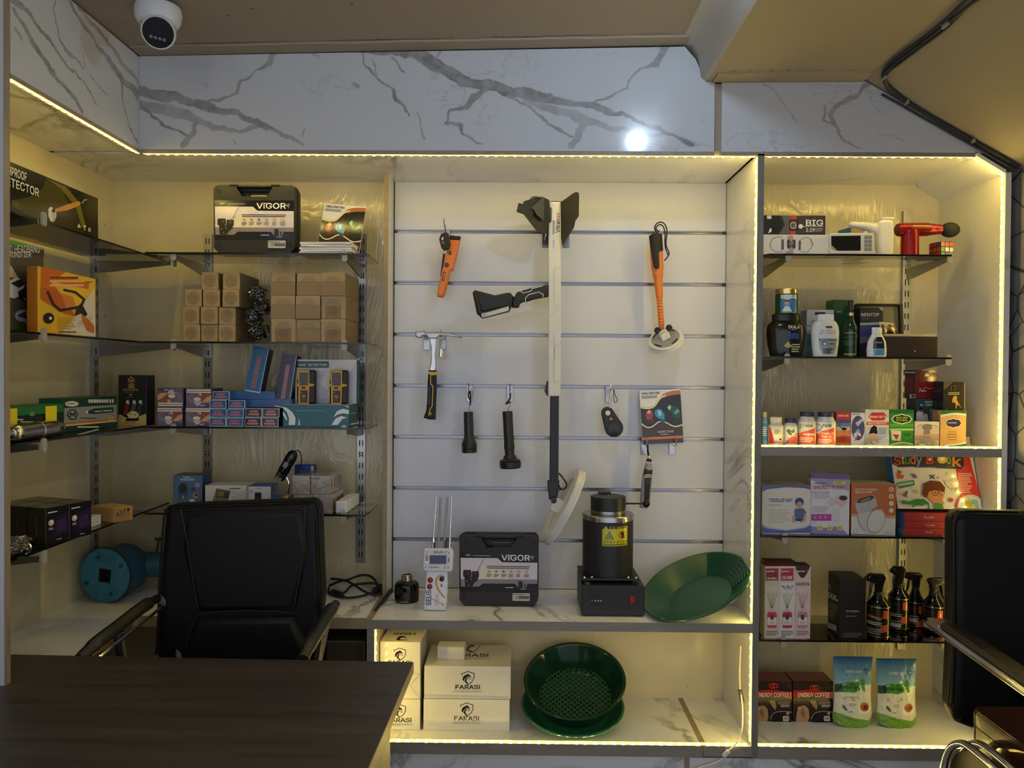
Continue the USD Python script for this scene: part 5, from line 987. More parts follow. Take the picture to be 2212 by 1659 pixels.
part(t, 'lower_shaft', soft(pp([(1188.5, 856), (1207, 856), (1206, 1042), (1187, 1042)]), 0.026, 0.003, -0.013), mat('#1d1f28', 0.5)); part(t, 'joint', soft(pp([(1182, 1038), (1208, 1038), (1206, 1058), (1203, 1078), (1186, 1078), (1184, 1060)]), 0.032, 0.004, -0.016), BLACK)
cup = mat('#1c1b1c', 0.55); cupe = mat('#3c3b3b', 0.6)
def flared(poly, x0, k, d=0.007, y0=-0.016):
    m = ext(poly, d); m = trimesh.Trimesh(m.vertices, m.faces).subdivide_to_size(0.02, max_iter=6) if False else m
    v = m.vertices.copy(); v[:, 1] += y0 - np.abs(v[:, 0] - x0) * k; return trimesh.Trimesh(v, m.faces, process=False)
XC = 0.0
cp = lambda pts: f.poly(pts)
part(t, 'arm_cup_wing', flared(cp([(700, 345), (725, 290), (790, 245), (1020, 235), (1170, 285), (1180, 455), (1225, 465), (1215, 780), (1160, 830), (1130, 1080), (1040, 1090), (850, 1020), (700, 850), (620, 740)]), XC, 0.55), cup, label='black left wing of the arm cup')
part(t, 'arm_cup_wing', flared(cp([(1440, 330), (1480, 320), (1700, 190), (1780, 160), (1840, 190), (1852, 250), (1846, 730), (1770, 830), (1740, 980), (1480, 1370), (1450, 1180)]), XC, 0.75), cup, label='black right wing of the arm cup')
part(t, 'cup_bridge', soft(cp([(1130, 300), (1520, 330), (1500, 1180), (1120, 1080)]), 0.01, 0.002, 0.0155), cup)
part(t, 'strap', flared(cp([(545, 470), (570, 400), (700, 345), (820, 420), (830, 560), (780, 690), (700, 850), (560, 690), (400, 655), (445, 455)]), XC, 0.55, 0.010, -0.024), RUBBER); part(t, 'strap_trim', flared(cp([(725, 560), (790, 565), (870, 700), (1040, 800), (1040, 260), (1010, 260), (1000, 830), (860, 745)]), XC, 0.55, 0.004, -0.030), cupe)
part(t, 'cup_trim', flared(cp([(710, 330), (740, 285), (810, 245), (1020, 238), (1020, 270), (830, 280), (770, 320), (760, 345)]), XC, 0.55, 0.004, -0.0205), cupe); part(t, 'cup_tab', soft(cp([(1170, 455), (1228, 462), (1222, 780), (1165, 800)]), 0.01, 0.002, -0.026), cupe)
A, AC, B, BC = art_mesh([T('Vitran', 1199.5, 475, 1209, 504.5, '#2c2726', rot=90), T('ex', 1201.5, 461, 1209, 473, '#a8706a', rot=90)], lambda x, y: (px3(x, y)[0], px3(x, y)[2]), None, 0.0003)
part(t, 'lettering', moved(up_facing(B, 2), mat4(np.stack([[1, 0, 0], [0, 0, 1], [0, -1, 0]], 1), (0, -0.0152, 0))), PRINT, cols=BC)
h = Fr(1000, 600, 10.05, Y0, (0, 0)); sh = h.O - f.O
hp = lambda pts: affinity.translate(h.poly(pts), sh[0], sh[2])
part(t, 'grip', soft(hp([(1860, 150), (1860, 415), (1720, 435), (1550, 470), (1400, 520), (1300, 530), (1235, 570), (1220, 640), (1170, 655), (1060, 650), (1060, 420), (1125, 415), (1165, 325), (1240, 300), (1500, 225)]), 0.034, 0.008, -0.017), cup, smooth=35)
part(t, 'control_pod', [soft(hp([(265, 290), (300, 295), (700, 400), (960, 345), (1040, 350), (1090, 415), (1055, 640), (1010, 740), (420, 890), (310, 790), (220, 345)]), 0.055, 0.010, -0.04), soft(hp([(330, 350), (690, 430), (940, 380), (1000, 620), (420, 760)]), 0.012, 0.005, -0.047, back=False)], cup, smooth=35)
part(t, 'display_plate', soft(hp([(405, 830), (430, 790), (520, 775), (990, 640), (1005, 700), (990, 740), (540, 860), (430, 885)]), 0.006, 0.002, -0.0435), mat('#c9c6ba', 0.4), label='ivory display plate'); part(t, 'plate_slot', ext(hp([(440, 833), (520, 808), (522, 816), (445, 842)]), 0.002).apply_translation([0, -0.0448, 0]), BLACK)
for pts in ([(1245, 300), (1310, 345), (1475, 300), (1500, 250), (1730, 190)], [(1355, 520), (1360, 450), (1420, 380), (1640, 320), (1740, 375), (1735, 425)]):
    g = LineString([(h.xz(*p)[0] + sh[0], h.xz(*p)[1] + sh[2]) for p in pts]).buffer(0.0012); part(t, 'trim_line', ext(g, 0.002).apply_translation([0, -0.0182, 0]), mat('#d8d6cc', 0.4), label='white trim line')
# coil seen almost edge-on
cc = np.array(px3(1211, 1093)) + np.array([0.004, 0.0, 0]); nn = np.array([-0.885, -0.10, 0.452]); nn /= np.linalg.norm(nn); e1 = np.array([0.455, 0, 0.89]); e1 -= nn * (e1 @ nn); e1 /= np.linalg.norm(e1); e2 = np.cross(nn, e1)
Mc = mat4(np.stack([e1, e2, nn], 1), cc)
def ering(a, b, w, h0, h1):
    o = affinity.scale(Point(0, 0).buffer(1, quad_segs=14), a, b); i = affinity.scale(Point(0, 0).buffer(1, quad_segs=14), a - w, b - w)
    m = trimesh.creation.extrude_polygon(o.difference(i), h1 - h0, engine='earcut'); m.apply_translation([0, 0, h0]); return moved(m, Mc)
part(t, 'coil_ring', [ering(0.1435, 0.100, 0.040, -0.011, 0.006), ering(0.141, 0.0975, 0.034, -0.013, 0.009)], mat('#d6d3ca', 0.35)); part(t, 'coil_skid', ering(0.145, 0.1015, 0.008, -0.017, -0.0112), mat('#e2e0d8', 0.3))
part(t, 'coil_web', ering(0.108, 0.066, 0.0655, -0.004, 0.001), mat('#c9c6bc', 0.4)); part(t, 'coil_bridge', [moved(bx(-0.105, 0.105, -0.012, 0.012, -0.008, 0.004), Mc), moved(bx(-0.012, 0.012, -0.065, 0.065, -0.008, 0.004), Mc)], mat('#d6d3ca', 0.35))
for s_ in (-1, 1): part(t, 'coil_lug', moved(ext(rrect(-0.026, -0.004, 0.020, 0.036, 0.012), 0.005), Mc @ tr(0, s_ * 0.016 - 0.0025, 0.002)), mat('#e2e0d8', 0.35))
part(t, 'coil_bolt', moved(lathe([(0, 0), (0.010, 0), (0.010, 0.005), (0, 0.006)], 16), tr(*px3(1195.5, 1078, -0.030)) @ rotm('x', 90)), BLACK, smooth=40)
part(t, 'coil_cable', tube(spline([px3(1207, 1022, 0.0), px3(1220, 1038, -0.006), px3(1223, 1050, -0.010), px3(1213, 1056, -0.014), px3(1206, 1046, -0.016)], 24), 0.0028, 8), RUBBER, smooth=40)
part(t, 'cam_lever', soft(pp([(1181, 822), (1184, 824), (1184, 856), (1180, 853), (1176, 844), (1179, 835)]), 0.012, 0.002, -0.006), BLACK)
# orange hand detector with small round coil
Y0 = 2.765; f = Fr(1200, 400, 3.606, Y0, (780, 390)); t = thing('hand_detector', 'orange hand-held detector with black grip and small round grey coil', 'metal detector', f.M)
a, b = f.p3(768, 398, -0.022), f.p3(818, 1135, -0.022); s_ = f.s
part(t, 'body', turned([(0, 40 * s_), (0.02, 47 * s_), (0.34, 48 * s_), (0.38, 42 * s_), (0.385, 41 * s_), (0.395, 40 * s_), (0.43, 40 * s_), (0.445, 34 * s_), (0.47, 33 * s_), (0.62, 28 * s_), (0.655, 26 * s_), (0.66, 22 * s_)], a, b, 24), ORG, smooth=30)
neck = [(0.655, 21 * s_)]
for k in range(9): u0 = 0.665 + 0.032 * k; neck += [(u0, 22 * s_), (u0 + 0.008, 24 * s_), (u0 + 0.02, 24 * s_), (u0 + 0.026, 19 * s_)]
neck += [(0.96, 20 * s_), (1.0, 16 * s_)]
part(t, 'ribbed_neck', turned(neck, a, b, 18), ORG, smooth=30, label='ribbed orange neck')
Ml = align(a, b); Lb = float(np.linalg.norm(np.array(b) - np.array(a)))
g = Polygon([(-49, 0.01), (-20, -0.01), (47, 0.0), (47, 0.17), (20, 0.18), (8, 0.2), (8, 0.33), (0, 0.36), (-20, 0.365), (-34, 0.34), (-42, 0.2)])
g = Polygon([(x * s_, z * Lb) for x, z in g.exterior.coords])
def wrap_on(poly, Rr, M, th=0.0012, n=14):
    """a thin shell of the outline poly (x, along) laid over a cylinder of radius Rr about the z axis of M, on the side that faces -y"""
    out = []
    b_ = poly.bounds; xs = np.linspace(b_[0], b_[2], n + 1)
    for i in range(n):
        q = poly.intersection(sbox(xs[i], b_[1] - 1, xs[i + 1], b_[3] + 1))
        for k in getattr(q, 'geoms', [q]):
            if k.geom_type == 'Polygon' and k.area > 1e-9: out.append(trimesh.creation.extrude_polygon(k, th, engine='earcut'))
    m = trimesh.util.concatenate(out); v = m.vertices.copy(); th_ = np.clip(v[:, 0] / Rr, -1, 1); ang = np.arcsin(th_); rr = Rr + v[:, 2]
    w = np.stack([rr * np.sin(ang), -rr * np.cos(ang), v[:, 1]], 1); Rm = M[:3, :3]; zax = Rm[:, 2]; fw = np.array([0, -1.0, 0]); fw -= zax * (fw @ zax); fw /= np.linalg.norm(fw)
    xa = np.array([1.0, 0, 0]); xa -= zax * (xa @ zax) + 0; xa -= fw * (xa @ fw); xa /= np.linalg.norm(xa)
    return trimesh.Trimesh(M[:3, 3] + np.outer(w[:, 0], xa) - np.outer(w[:, 1], fw) + np.outer(w[:, 2], zax), m.faces, process=False)
part(t, 'grip_pad', wrap_on(g, 50 * s_, Ml), RUBBER, label='black rubber grip pad')
part(t, 'lanyard', tube(spline([f.p3(790, 385, -0.02), f.p3(762, 350, -0.028), f.p3(775, 315, -0.035), f.p3(815, 308, -0.042), f.p3(845, 350, -0.045), f.p3(845, 430, -0.045), f.p3(850, 500, -0.04), f.p3(868, 545, -0.04), f.p3(850, 580, -0.04), f.p3(832, 600, -0.038)], 40), 0.0024, 6), RUBBER, smooth=40)
part(t, 'lanyard', tube(spline([f.p3(800, 370, -0.02), f.p3(772, 345, -0.03), f.p3(800, 322, -0.036), f.p3(828, 360, -0.046), f.p3(832, 450, -0.05), f.p3(845, 530, -0.046), f.p3(860, 560, -0.044)], 30), 0.0022, 6), RUBBER, smooth=40)
n_ = np.array([-0.33, -0.61, 0.72]); n_ /= np.linalg.norm(n_); c_ = np.array(f.p3(842, 1212, -0.045)); Mc = align(c_, c_ + n_)
part(t, 'coil', moved(lathe([(0, -0.012), (0.056, -0.012), (0.063, -0.008), (0.063, -0.003), (0.058, 0.0), (0.0565, 0.003), (0.060, 0.005), (0.060, 0.008), (0.054, 0.010), (0, 0.010)], 40), Mc), mat('#cfcfd2', 0.3), smooth=35)
part(t, 'coil_face', moved(lathe([(0, 0.0102), (0.050, 0.0102), (0.050, 0.0112), (0, 0.0112)], 40), Mc), GREYP, label='grey coil face')
for s1 in (-1, 1): part(t, 'coil_lug', moved(ext(rrect(-0.016, 0.0, 0.016, 0.03, 0.008), 0.004), Mc @ tr(0, s1 * 0.010 - 0.002, 0.008)), WHITEP)
for px_, py_ in ((778, 1138), (860, 1118)): part(t, 'coil_knob', moved(lathe([(0, 0), (0.0115, 0), (0.0115, 0.006), (0.009, 0.010), (0, 0.011)], 18), tr(*f.p3(px_, py_, -0.048)) @ rotm('x', 90) @ rotm('y', 25 if px_ > 800 else -25)), BLACK, smooth=40)
for k in range(4):
    a0 = [0.4, 1.9, 3.4, 4.9][k]; arc = [(0.044 * math.cos(q), 0.044 * math.sin(q)) for q in np.linspace(a0, a0 + 0.55, 6)]
    m = trimesh.creation.extrude_polygon(LineString(arc).buffer(0.003), 0.0006, engine='earcut'); m.apply_translation([0, 0, 0.0113]); part(t, 'coil_slot', moved(m, Mc), BLACK)
A, AC, B, BC = art_mesh(TL(-0.018, -0.012, 0.02, 0.012, 4, '#4a4a4c'), lambda x, y: (x, y), None, 0.0116); Rq = Mc @ rotm('z', 150)
part(t, 'printed_text', moved(up_facing(A, 2), Rq), PRINT, cols=AC)
# rock hammer
f = Fr(850, 400, 3.6075, 2.765, (310, 1180)); t = thing('hammer', 'steel pick hammer with black and yellow grip hanging between two hooks', 'hammer', f.M)
part(t, 'head', soft(f.poly([(182, 1146), (250, 1142), (262, 1150), (400, 1150), (480, 1167), (545, 1190), (538, 1196), (440, 1182), (375, 1172), (345, 1200), (290, 1200), (268, 1172), (238, 1178), (228, 1194), (185, 1190)]), 0.024, 0.005, -0.046), mat((0.42, 0.42, 0.42), 0.34, 1.0), smooth=30)
part(t, 'neck', soft(f.poly([(290, 1196), (346, 1196), (340, 1260), (336, 1330), (340, 1400), (338, 1450), (288, 1450), (300, 1380), (304, 1300), (300, 1250)]), 0.014, 0.004, -0.041), mat((0.50, 0.50, 0.51), 0.22, 1.0), smooth=30)
e = lambda x, y: (850 + 0, 0)
z3 = lambda pts: [((880 + a / 3.95 - 850) * 3.6075, (800 + b / 3.95 - 400) * 3.6075) for a, b in pts]
part(t, 'grip', soft(f.poly(z3([(192, 0), (258, 0), (258, 150), (252, 300), (250, 415), (200, 414), (150, 400), (172, 340), (180, 250), (184, 120)])), 0.030, 0.008, -0.049), RUBBER, smooth=35)
part(t, 'grip_collar', soft(f.poly(z3([(190, 6), (259, 10), (258, 40), (232, 52), (215, 50), (190, 34)])), 0.0315, 0.006, -0.0497), mat('#d6ac3a', 0.5), label='yellow grip collar')
part(t, 'grip_stripe', ext(LineString([f.xz(*p) for p in z3([(212, 40), (212, 115), (232, 135), (225, 300), (205, 330), (205, 365)])]).buffer(0.0016), 0.0015).apply_translation([0, -0.0502, 0]), mat('#d6ac3a', 0.5), label='yellow stripe'); part(t, 'grip_eye', moved(trimesh.creation.torus(0.0045, 0.0014, 16, 6), tr(*f.p3(*z3([(205, 366)])[0], -0.050)) @ rotm('x', 90)), mat('#d6ac3a', 0.5))
for k in range(7): part(t, 'grip_rib', ext(f.poly(z3([(190, 150 + 21 * k), (210, 140 + 21 * k), (210, 148 + 21 * k), (188, 160 + 21 * k)])), 0.0015).apply_translation([0, -0.0502, 0]), mat('#5a5652', 0.6))
# silver key holder
f = Fr(850, 400, 3.6075, 2.752, (370, 1190)); t = thing('key_holder', 'small silver cylinder key holder on a ring beside the hammer neck', 'key holder', f.M)
part(t, 'ring', moved(trimesh.creation.torus(0.006, 0.0011, 16, 6), tr(*f.p3(376, 1180, -0.0)) @ rotm('x', 90)), CHROME, smooth=40); part(t, 'chain', [moved(trimesh.creation.torus(0.0032, 0.0009, 10, 5), tr(*f.p3(374, 1205 + 13 * k)) @ rotm('z', 90 * (k % 2)) @ rotm('x', 90)) for k in range(6)], CHROME, kind='stuff')
part(t, 'cylinder', turned([(0, 0.0065), (0.08, 0.0075), (0.45, 0.0075), (0.46, 0.0085), (0.95, 0.0085), (1, 0.007)], f.p3(372, 1272), f.p3(368, 1340), 20), mat((0.8, 0.76, 0.68), 0.18, 1.0), smooth=30)
# flashlights
f = Fr(880, 800, 3.95, 2.772, (530, 340)); t = thing('flashlight', 'slim black flashlight hanging by its cord from a hook', 'flashlight', f.M); S = f.s
part(t, 'body', turned([(0, 38 * S), (0.01, 40 * S), (0.1, 40 * S), (0.105, 38 * S), (0.13, 38 * S), (0.135, 41 * S), (0.62, 41 * S), (0.66, 45 * S), (0.75, 60 * S), (0.79, 63 * S)], f.p3(525, 350, -0.028), f.p3(533, 692, -0.028), 28), mat('#222224', 0.4), smooth=30)
part(t, 'bezel', turned([(0, 62 * S), (0.05, 64 * S), (0.5, 64 * S), (0.55, 61 * S), (0.6, 64 * S), (1, 63 * S)], f.p3(532, 620, -0.028), f.p3(533.5, 694, -0.028), 28), BLACK, smooth=30)
for a0 in (-0.5, 0.2, 0.9): part(t, 'bezel_slot', moved(rbx(-0.006, 0.006, -64.6 * S, -62 * S, -0.001, 0.001, 0.0008, 4), tr(*f.p3(533, 650 + 8 * a0, -0.028)) @ rotm('z', a0 * 40)), mat('#0a0a0a', 0.6))
part(t, 'wrist_cord', tube(spline([f.p3(533, 350, -0.028), f.p3(533, 300, -0.032), f.p3(545, 260, -0.036), f.p3(528, 220, -0.038), f.p3(535, 175, -0.040), f.p3(545, 230, -0.036), f.p3(540, 295, -0.033)], 30), [0.0008] * 8 + [0.003] * 22, 6), RUBBER, smooth=40)
f = Fr(880, 800, 3.95, 2.765, (860, 340)); t = thing('flashlight', 'larger black flashlight with a wide disc head hanging from a hook', 'flashlight', f.M)
part(t, 'body', turned([(0, 40 * S), (0.01, 43 * S), (0.12, 43 * S), (0.125, 41 * S), (0.15, 42 * S), (0.58, 42 * S), (0.585, 45 * S), (0.66, 45 * S), (0.67, 41 * S), (0.78, 41 * S), (0.785, 52 * S), (0.83, 55 * S), (0.87, 88 * S)], f.p3(855, 345, -0.035), f.p3(880, 822, -0.035), 28), mat('#202022', 0.42), smooth=30)
part(t, 'disc_head', turned([(0, 82 * S), (0.1, 90 * S), (0.85, 90 * S), (1, 84 * S)], f.p3(878, 762, -0.035), f.p3(880.5, 823, -0.035), 32), BLACK, smooth=30)
part(t, 'wrist_cord', tube(spline([f.p3(857, 345, -0.035), f.p3(872, 300, -0.036), f.p3(878, 270, -0.038), f.p3(840, 285, -0.038), f.p3(866, 255, -0.04), f.p3(876, 190, -0.043)], 24), [0.0009] * 8 + [0.0028] * 16, 6), RUBBER, smooth=40)
# folding magnifier
f = Fr(1140, 800, 3.771, 2.772, (660, 290)); t = thing('folding_magnifier', 'black pear-shaped folding magnifier with an orange dot on a strap', 'magnifier', f.M); S = f.s
hull_ = unary_union([Point(f.xz(642, 345)).buffer(50 * S), Point(f.xz(694, 465)).buffer(74 * S)]).convex_hull
part(t, 'body', soft(hull_, 0.016, 0.005, -0.036), BLACK, smooth=35); part(t, 'lens_cover', moved(lathe([(0, 0), (60 * S, 0), (58 * S, 0.003), (30 * S, 0.005), (0, 0.0055)], 28), tr(*f.p3(700, 468, -0.036)) @ rotm('x', 90)), mat('#101012', 0.25), smooth=40)
part(t, 'loupe_window', moved(lathe([(0, 0), (22 * S, 0), (22 * S, 0.0015), (0, 0.002)], 20), tr(*f.p3(643, 343, -0.036)) @ rotm('x', 90)), mat('#cfd3d6', 0.2), label='pale lens'); part(t, 'window_rim', moved(trimesh.creation.torus(23 * S, 0.0012, 20, 6), tr(*f.p3(643, 343, -0.037)) @ rotm('x', 90)), RUBBER)
part(t, 'orange_button', moved(lathe([(0, 0), (12 * S, 0), (11 * S, 0.0015), (0, 0.002)], 16), tr(*f.p3(668, 391, -0.036)) @ rotm('x', 90)), mat('#d07a35', 0.4), label='orange button')
part(t, 'strap', tube(spline([f.p3(660, 300, -0.03), f.p3(655, 260, -0.034), f.p3(662, 200, -0.04), f.p3(668, 165, -0.042)], 14), 0.004, 6), mat('#cfd0d4', 0.6)); part(t, 'cord_loop', tube(spline([f.p3(690, 180, -0.03), f.p3(694, 230, -0.03), f.p3(704, 262, -0.03), f.p3(720, 245, -0.03), f.p3(705, 205, -0.03), f.p3(692, 150, -0.03)], 26, True), 0.0013, 6, True), RUBBER, smooth=40)
# booklet resting on two hooks
o = at(1388.5, 951.5, 2.768); o[2] = GZ[4] - 0.0165
dup(bk, frame(o, 0, 4.5, -3.2), 'gemstone booklet with wavy dark cover resting on two hooks')
# engraving pen
f = Fr(1140, 800, 3.771, 2.755, (975, 700)); t = thing('engraving_pen', 'grey and black engraving pen with brass tip hanging below the booklet', 'engraving pen', f.M); S = f.s
part(t, 'body', soft(f.poly([(958, 732), (1004, 735), (1008, 840), (1000, 950), (988, 1060), (968, 1118), (906, 1112), (912, 1010), (922, 930), (928, 850), (946, 780)]), 0.028, 0.010, -0.03), mat('#8c8d90', 0.35), smooth=35)
part(t, 'grip', soft(f.poly([(945, 790), (1008, 800), (1007, 840), (932, 845)]), 0.031, 0.008, -0.0315), BLACK); part(t, 'front_inlay', soft(f.poly([(942, 868), (992, 866), (985, 950), (975, 1060), (960, 1090), (935, 1080), (940, 960)]), 0.006, 0.003, -0.0335, back=False), RUBBER)
part(t, 'nose', turned([(0, 7 * S), (0.4, 10 * S), (0.5, 20 * S), (1, 26 * S)], f.p3(984, 692, -0.016), f.p3(980, 748, -0.016), 18), BLACK, smooth=35); part(t, 'brass_tip', turned([(0, 3 * S), (0.2, 11 * S), (0.5, 13 * S), (1, 10 * S)], f.p3(980, 678, -0.016), f.p3(985, 728, -0.016), 18), GOLD, smooth=35)
part(t, 'ring_band', soft(f.poly([(955, 741), (1004, 744), (1004, 752), (953, 749)]), 0.030, 0.004, -0.031), mat('#c9cacd', 0.3)); part(t, 'cord_keeper', tube([f.p3(965, 600, -0.03), f.p3(966, 640, -0.03), f.p3(975, 685, -0.02)], 0.0035, 6), BLACK)
for k in range(3): part(t, 'inlay_rib', ext(f.poly([(950, 880 + 16 * k), (986, 878 + 16 * k), (986, 884 + 16 * k), (950, 886 + 16 * k)]), 0.0012).apply_translation([0, -0.0345, 0]), mat('#4a4a4c', 0.6))

# ------------------------------------------------------------------ on the counter
def curved(items, Rr, px2uv, lift=0.0004):
    """print wrapped round an upright cylinder of radius Rr (axis z, facing -y)"""
    out = []
    for it in flat(items):
        g = Polygon(it[1]) if it[0] == 'p' else it[1] if it[0] == 'g' else None
        if g is None: out.append(it); continue
        out.append(('g', g, it[2]))
    sl = []
    for it in out:
        if it[0] != 'g': sl.append([it]); continue
        b_ = it[1].bounds; n = max(1, int((b_[2] - b_[0]) / 6) + 1); xs = np.linspace(b_[0], b_[2], n + 1); q = it[1] if it[1].is_valid else it[1].buffer(0)
        sl.append([('g', q.intersection(sbox(xs[i], b_[1] - 1, xs[i + 1], b_[3] + 1)), it[2]) for i in range(n)])
    R1, R2, R3, R4 = [], [], [], []
    for i, grp in enumerate(sl):
        A, AC, B, BC = art_mesh(grp, px2uv, None, lift + 0.00008 * i, 0.0); R1 += A; R2 += AC; R3 += B; R4 += BC
    def bend(ms):
        m = up_facing(ms, 2); v = m.vertices.copy(); a = v[:, 0] / Rr; r = Rr + v[:, 2]
        return trimesh.Trimesh(np.stack([r * np.sin(a), -r * np.cos(a), v[:, 1]], 1), m.faces, process=False)
    return (bend(R1) if R1 else None, R2, bend(R3) if R3 else None, R4)
def cyl_print(t, items, Rr, cx, rpx, py0, z_of, material=None, M=None, names=('printed_label', 'lettering')):
    A, AC, B, BC = curved(items, Rr, lambda x, y: (Rr * math.asin(max(-0.999, min(0.999, (x - cx) / rpx))), z_of(y)))
    for m, c, n in ((A, AC, names[0]), (B, BC, names[1])):
        if m is not None: part(t, n, m if M is None else moved(m, M), material or GLOSSP, cols=c)
# black glass bottle with gold collar and a dark stick beside it
o = atz(875, 1305, ZC); o[1] += 0.04; sc = o[1] / FPX
t = thing('diffuser_bottle', 'round black glass bottle with a gold collar on the counter', 'bottle', tr(*o))
part(t, 'bottle', lathe([(0, 0), (24 * sc, 0), (26 * sc, 2 * sc), (26.5 * sc, 8 * sc), (26.5 * sc, 34 * sc), (25 * sc, 39 * sc), (20 * sc, 43 * sc), (12 * sc, 45 * sc), (0, 45 * sc)], 36), mat('#0d0d0c', 0.08), smooth=35); part(t, 'collar', lathe([(11 * sc, 44 * sc), (12.5 * sc, 45 * sc), (12.5 * sc, 58 * sc), (10.5 * sc, 58.5 * sc), (9 * sc, 57 * sc), (9 * sc, 46 * sc)], 28), mat((0.72, 0.62, 0.44), 0.22, 1.0), smooth=35, label='gold collar')
cyl_print(t, [TL(862, 1300, 890, 1306, 1, '#6a6a5c')], 26.5 * sc, 875, 26.5, 0, lambda y: (1307 - y) * sc)
solo('wand', 'black tapering rod lying across the brown counter joint', 'rod', turned([(0, 0.0035), (0.5, 0.006), (1, 0.0072)], atz(810, 1318, ZC + 0.008), atz(846, 1274, ZC + 0.0085), 10), RUBBER, smooth=40)
# white handheld locator with four aerials
o = atz(939, 1321, ZC); ZS_ = (900, 1060, 6.14)
M = frame((at(915.5, 1321, o[1])[0], o[1], ZC), 0, 9, 2.0); Ov = M[:3, 3]; uu, nv, vv = M[:3, 0], -M[:3, 1], M[:3, 2]
def lo(x, y): q = hit(900 + x / 6.14, 1060 + y / 6.14, Ov, nv) - Ov; return float(q @ uu), float(q @ vv)
t = thing('handheld_locator', 'white handheld locator with dark blue screen, red buttons and four aerials', 'locator', M); wp = mat('#d8d9df', 0.35)
def lp(pts): return Polygon([lo(*p) for p in pts])
part(t, 'handle', soft(lp([(128, 1060), (412, 1070), (408, 1180), (418, 1230), (406, 1290), (412, 1340), (400, 1400), (404, 1450), (388, 1560), (375, 1592), (100, 1588), (92, 1560), (118, 1200)]), 0.034, 0.005, 0.002), wp, smooth=35)
part(t, 'head', soft(lp([(110, 762), (465, 766), (490, 800), (478, 1040), (455, 1078), (110, 1070), (78, 1040), (90, 800)]), 0.042, 0.006, -0.004), wp, smooth=35)
def lprint(items, y, names):
    A, AC, B, BC = art_mesh(items, lo, None, 0.0004); B4 = mat4(np.stack([[1, 0, 0], [0, 0, 1], [0, -1, 0]], 1), (0, y, 0))
    if A: part(t, names[0], moved(up_facing(A, 2), B4), GLOSSP, cols=AC)
    if B: part(t, names[1], moved(up_facing(B, 2), B4), GLOSSP, cols=BC)
lprint([P([(112, 785), (450, 790), (440, 1045), (100, 1035)], '#c9cad0'), P([(122, 830), (155, 875), (152, 935), (120, 930)], '#b5642c'), P([(120, 932), (155, 937), (160, 960), (112, 955)], '#efefef'), P([(355, 832), (395, 795), (408, 795), (372, 832)], '#c06a34'), P([(415, 905), (440, 880), (435, 940), (412, 950)], '#8a6a50'), P([(360, 1035), (380, 985), (385, 990), (375, 1035)], '#b4583c'), C(138, 810, 7, '#3a3a40'), C(428, 820, 7, '#3a3a40'), C(122, 1010, 8, '#3a3a40'), C(418, 1018, 8, '#2a2a30'),
        T('SEUS', 226, 797, 350, 830, '#2c2f78'), R(170, 850, 400, 975, '#a8a8b4'), R(176, 857, 394, 968, '#1d1f58'), TL(165, 1000, 345, 1030, 1, '#8a8a94')], -0.004, ('head_artwork', 'lettering'))
sw_ = spline([(330, 1128), (275, 1150), (258, 1210), (275, 1290), (320, 1360), (362, 1410)], 26)
lprint([P([(136, 1120), (392, 1128), (366, 1545), (112, 1538)], '#dcdce0'), L(sw_, 26, '#b8702c'), L(sw_ + [10, 0], 14, '#d69a44'), L([(120, 1410), (190, 1425), (260, 1470), (345, 1500)], 14, '#d98a74'), P([(340, 1128), (385, 1130), (352, 1160), (330, 1165)], '#c06a44'), TL(245, 1370, 300, 1525, 8, '#a8a8b0'), R(318, 1238, 340, 1276, '#5a5a60'), C(347, 1515, 9, '#4a3a2a'),
        T('SEUS', 122, 1318, 194, 1520, '#2a2c74', rot=90)], 0.002, ('handle_artwork', 'handle_lettering'))
for (bx_, by_, c__, rr) in ((181, 1185, '#8a2c28', 0.0095), (173, 1272, '#8a2c28', 0.0092), (333, 1172, '#2a2828', 0.0085)):
    u_, v_ = lo(bx_, by_); part(t, 'push_button', moved(lathe([(0, 0), (rr, 0), (rr * 0.9, 0.004), (rr * 0.5, 0.0065), (0, 0.007)], 20), tr(u_, 0.001, v_) @ rotm('x', 90)), mat(c__, 0.35), smooth=40)
for i, (x0_, y0_, x1_, y1_, dp) in enumerate(((208, 760, 258, 62, 0.012), (272, 760, 306, 82, 0.03), (350, 760, 398, 78, 0.03), (430, 760, 463, 66, 0.012))):
    a, b = lo(x0_, y0_), lo(x1_, y1_); a3, b3 = np.array([a[0], dp, a[1] - 0.004]), np.array([b[0], dp + 0.004, b[1]])
    part(t, 'aerial', turned([(0, 0.0040), (0.2, 0.0040), (0.201, 0.0030), (0.6, 0.0028), (0.601, 0.0022), (0.985, 0.0020), (0.986, 0.0032), (1, 0.0030)] if i in (0, 3) else [(0, 0.0042), (0.97, 0.0040), (1, 0.002)], a3, b3, 12), CHROME if i in (0, 3) else mat('#9a9aa0', 0.4), smooth=30)
for x_ in (226, 385): a = lo(x_, 760); part(t, 'aerial_foot', rbx(a[0] - 0.004, a[0] + 0.004, 0.008, 0.02, a[1] - 0.004, a[1] + (0.018 if x_ < 300 else 0.026), 0.001, 4), BLACK)
# second tool case
o = atz(991, 1310, ZC); o[2] = ZC
dup(case, tr(o[0], o[1] + 0.004, ZC + 0.0) @ np.diag([0.985, 1, 1.04, 1]), 'black moulded tool case with printed label standing on the marble counter')
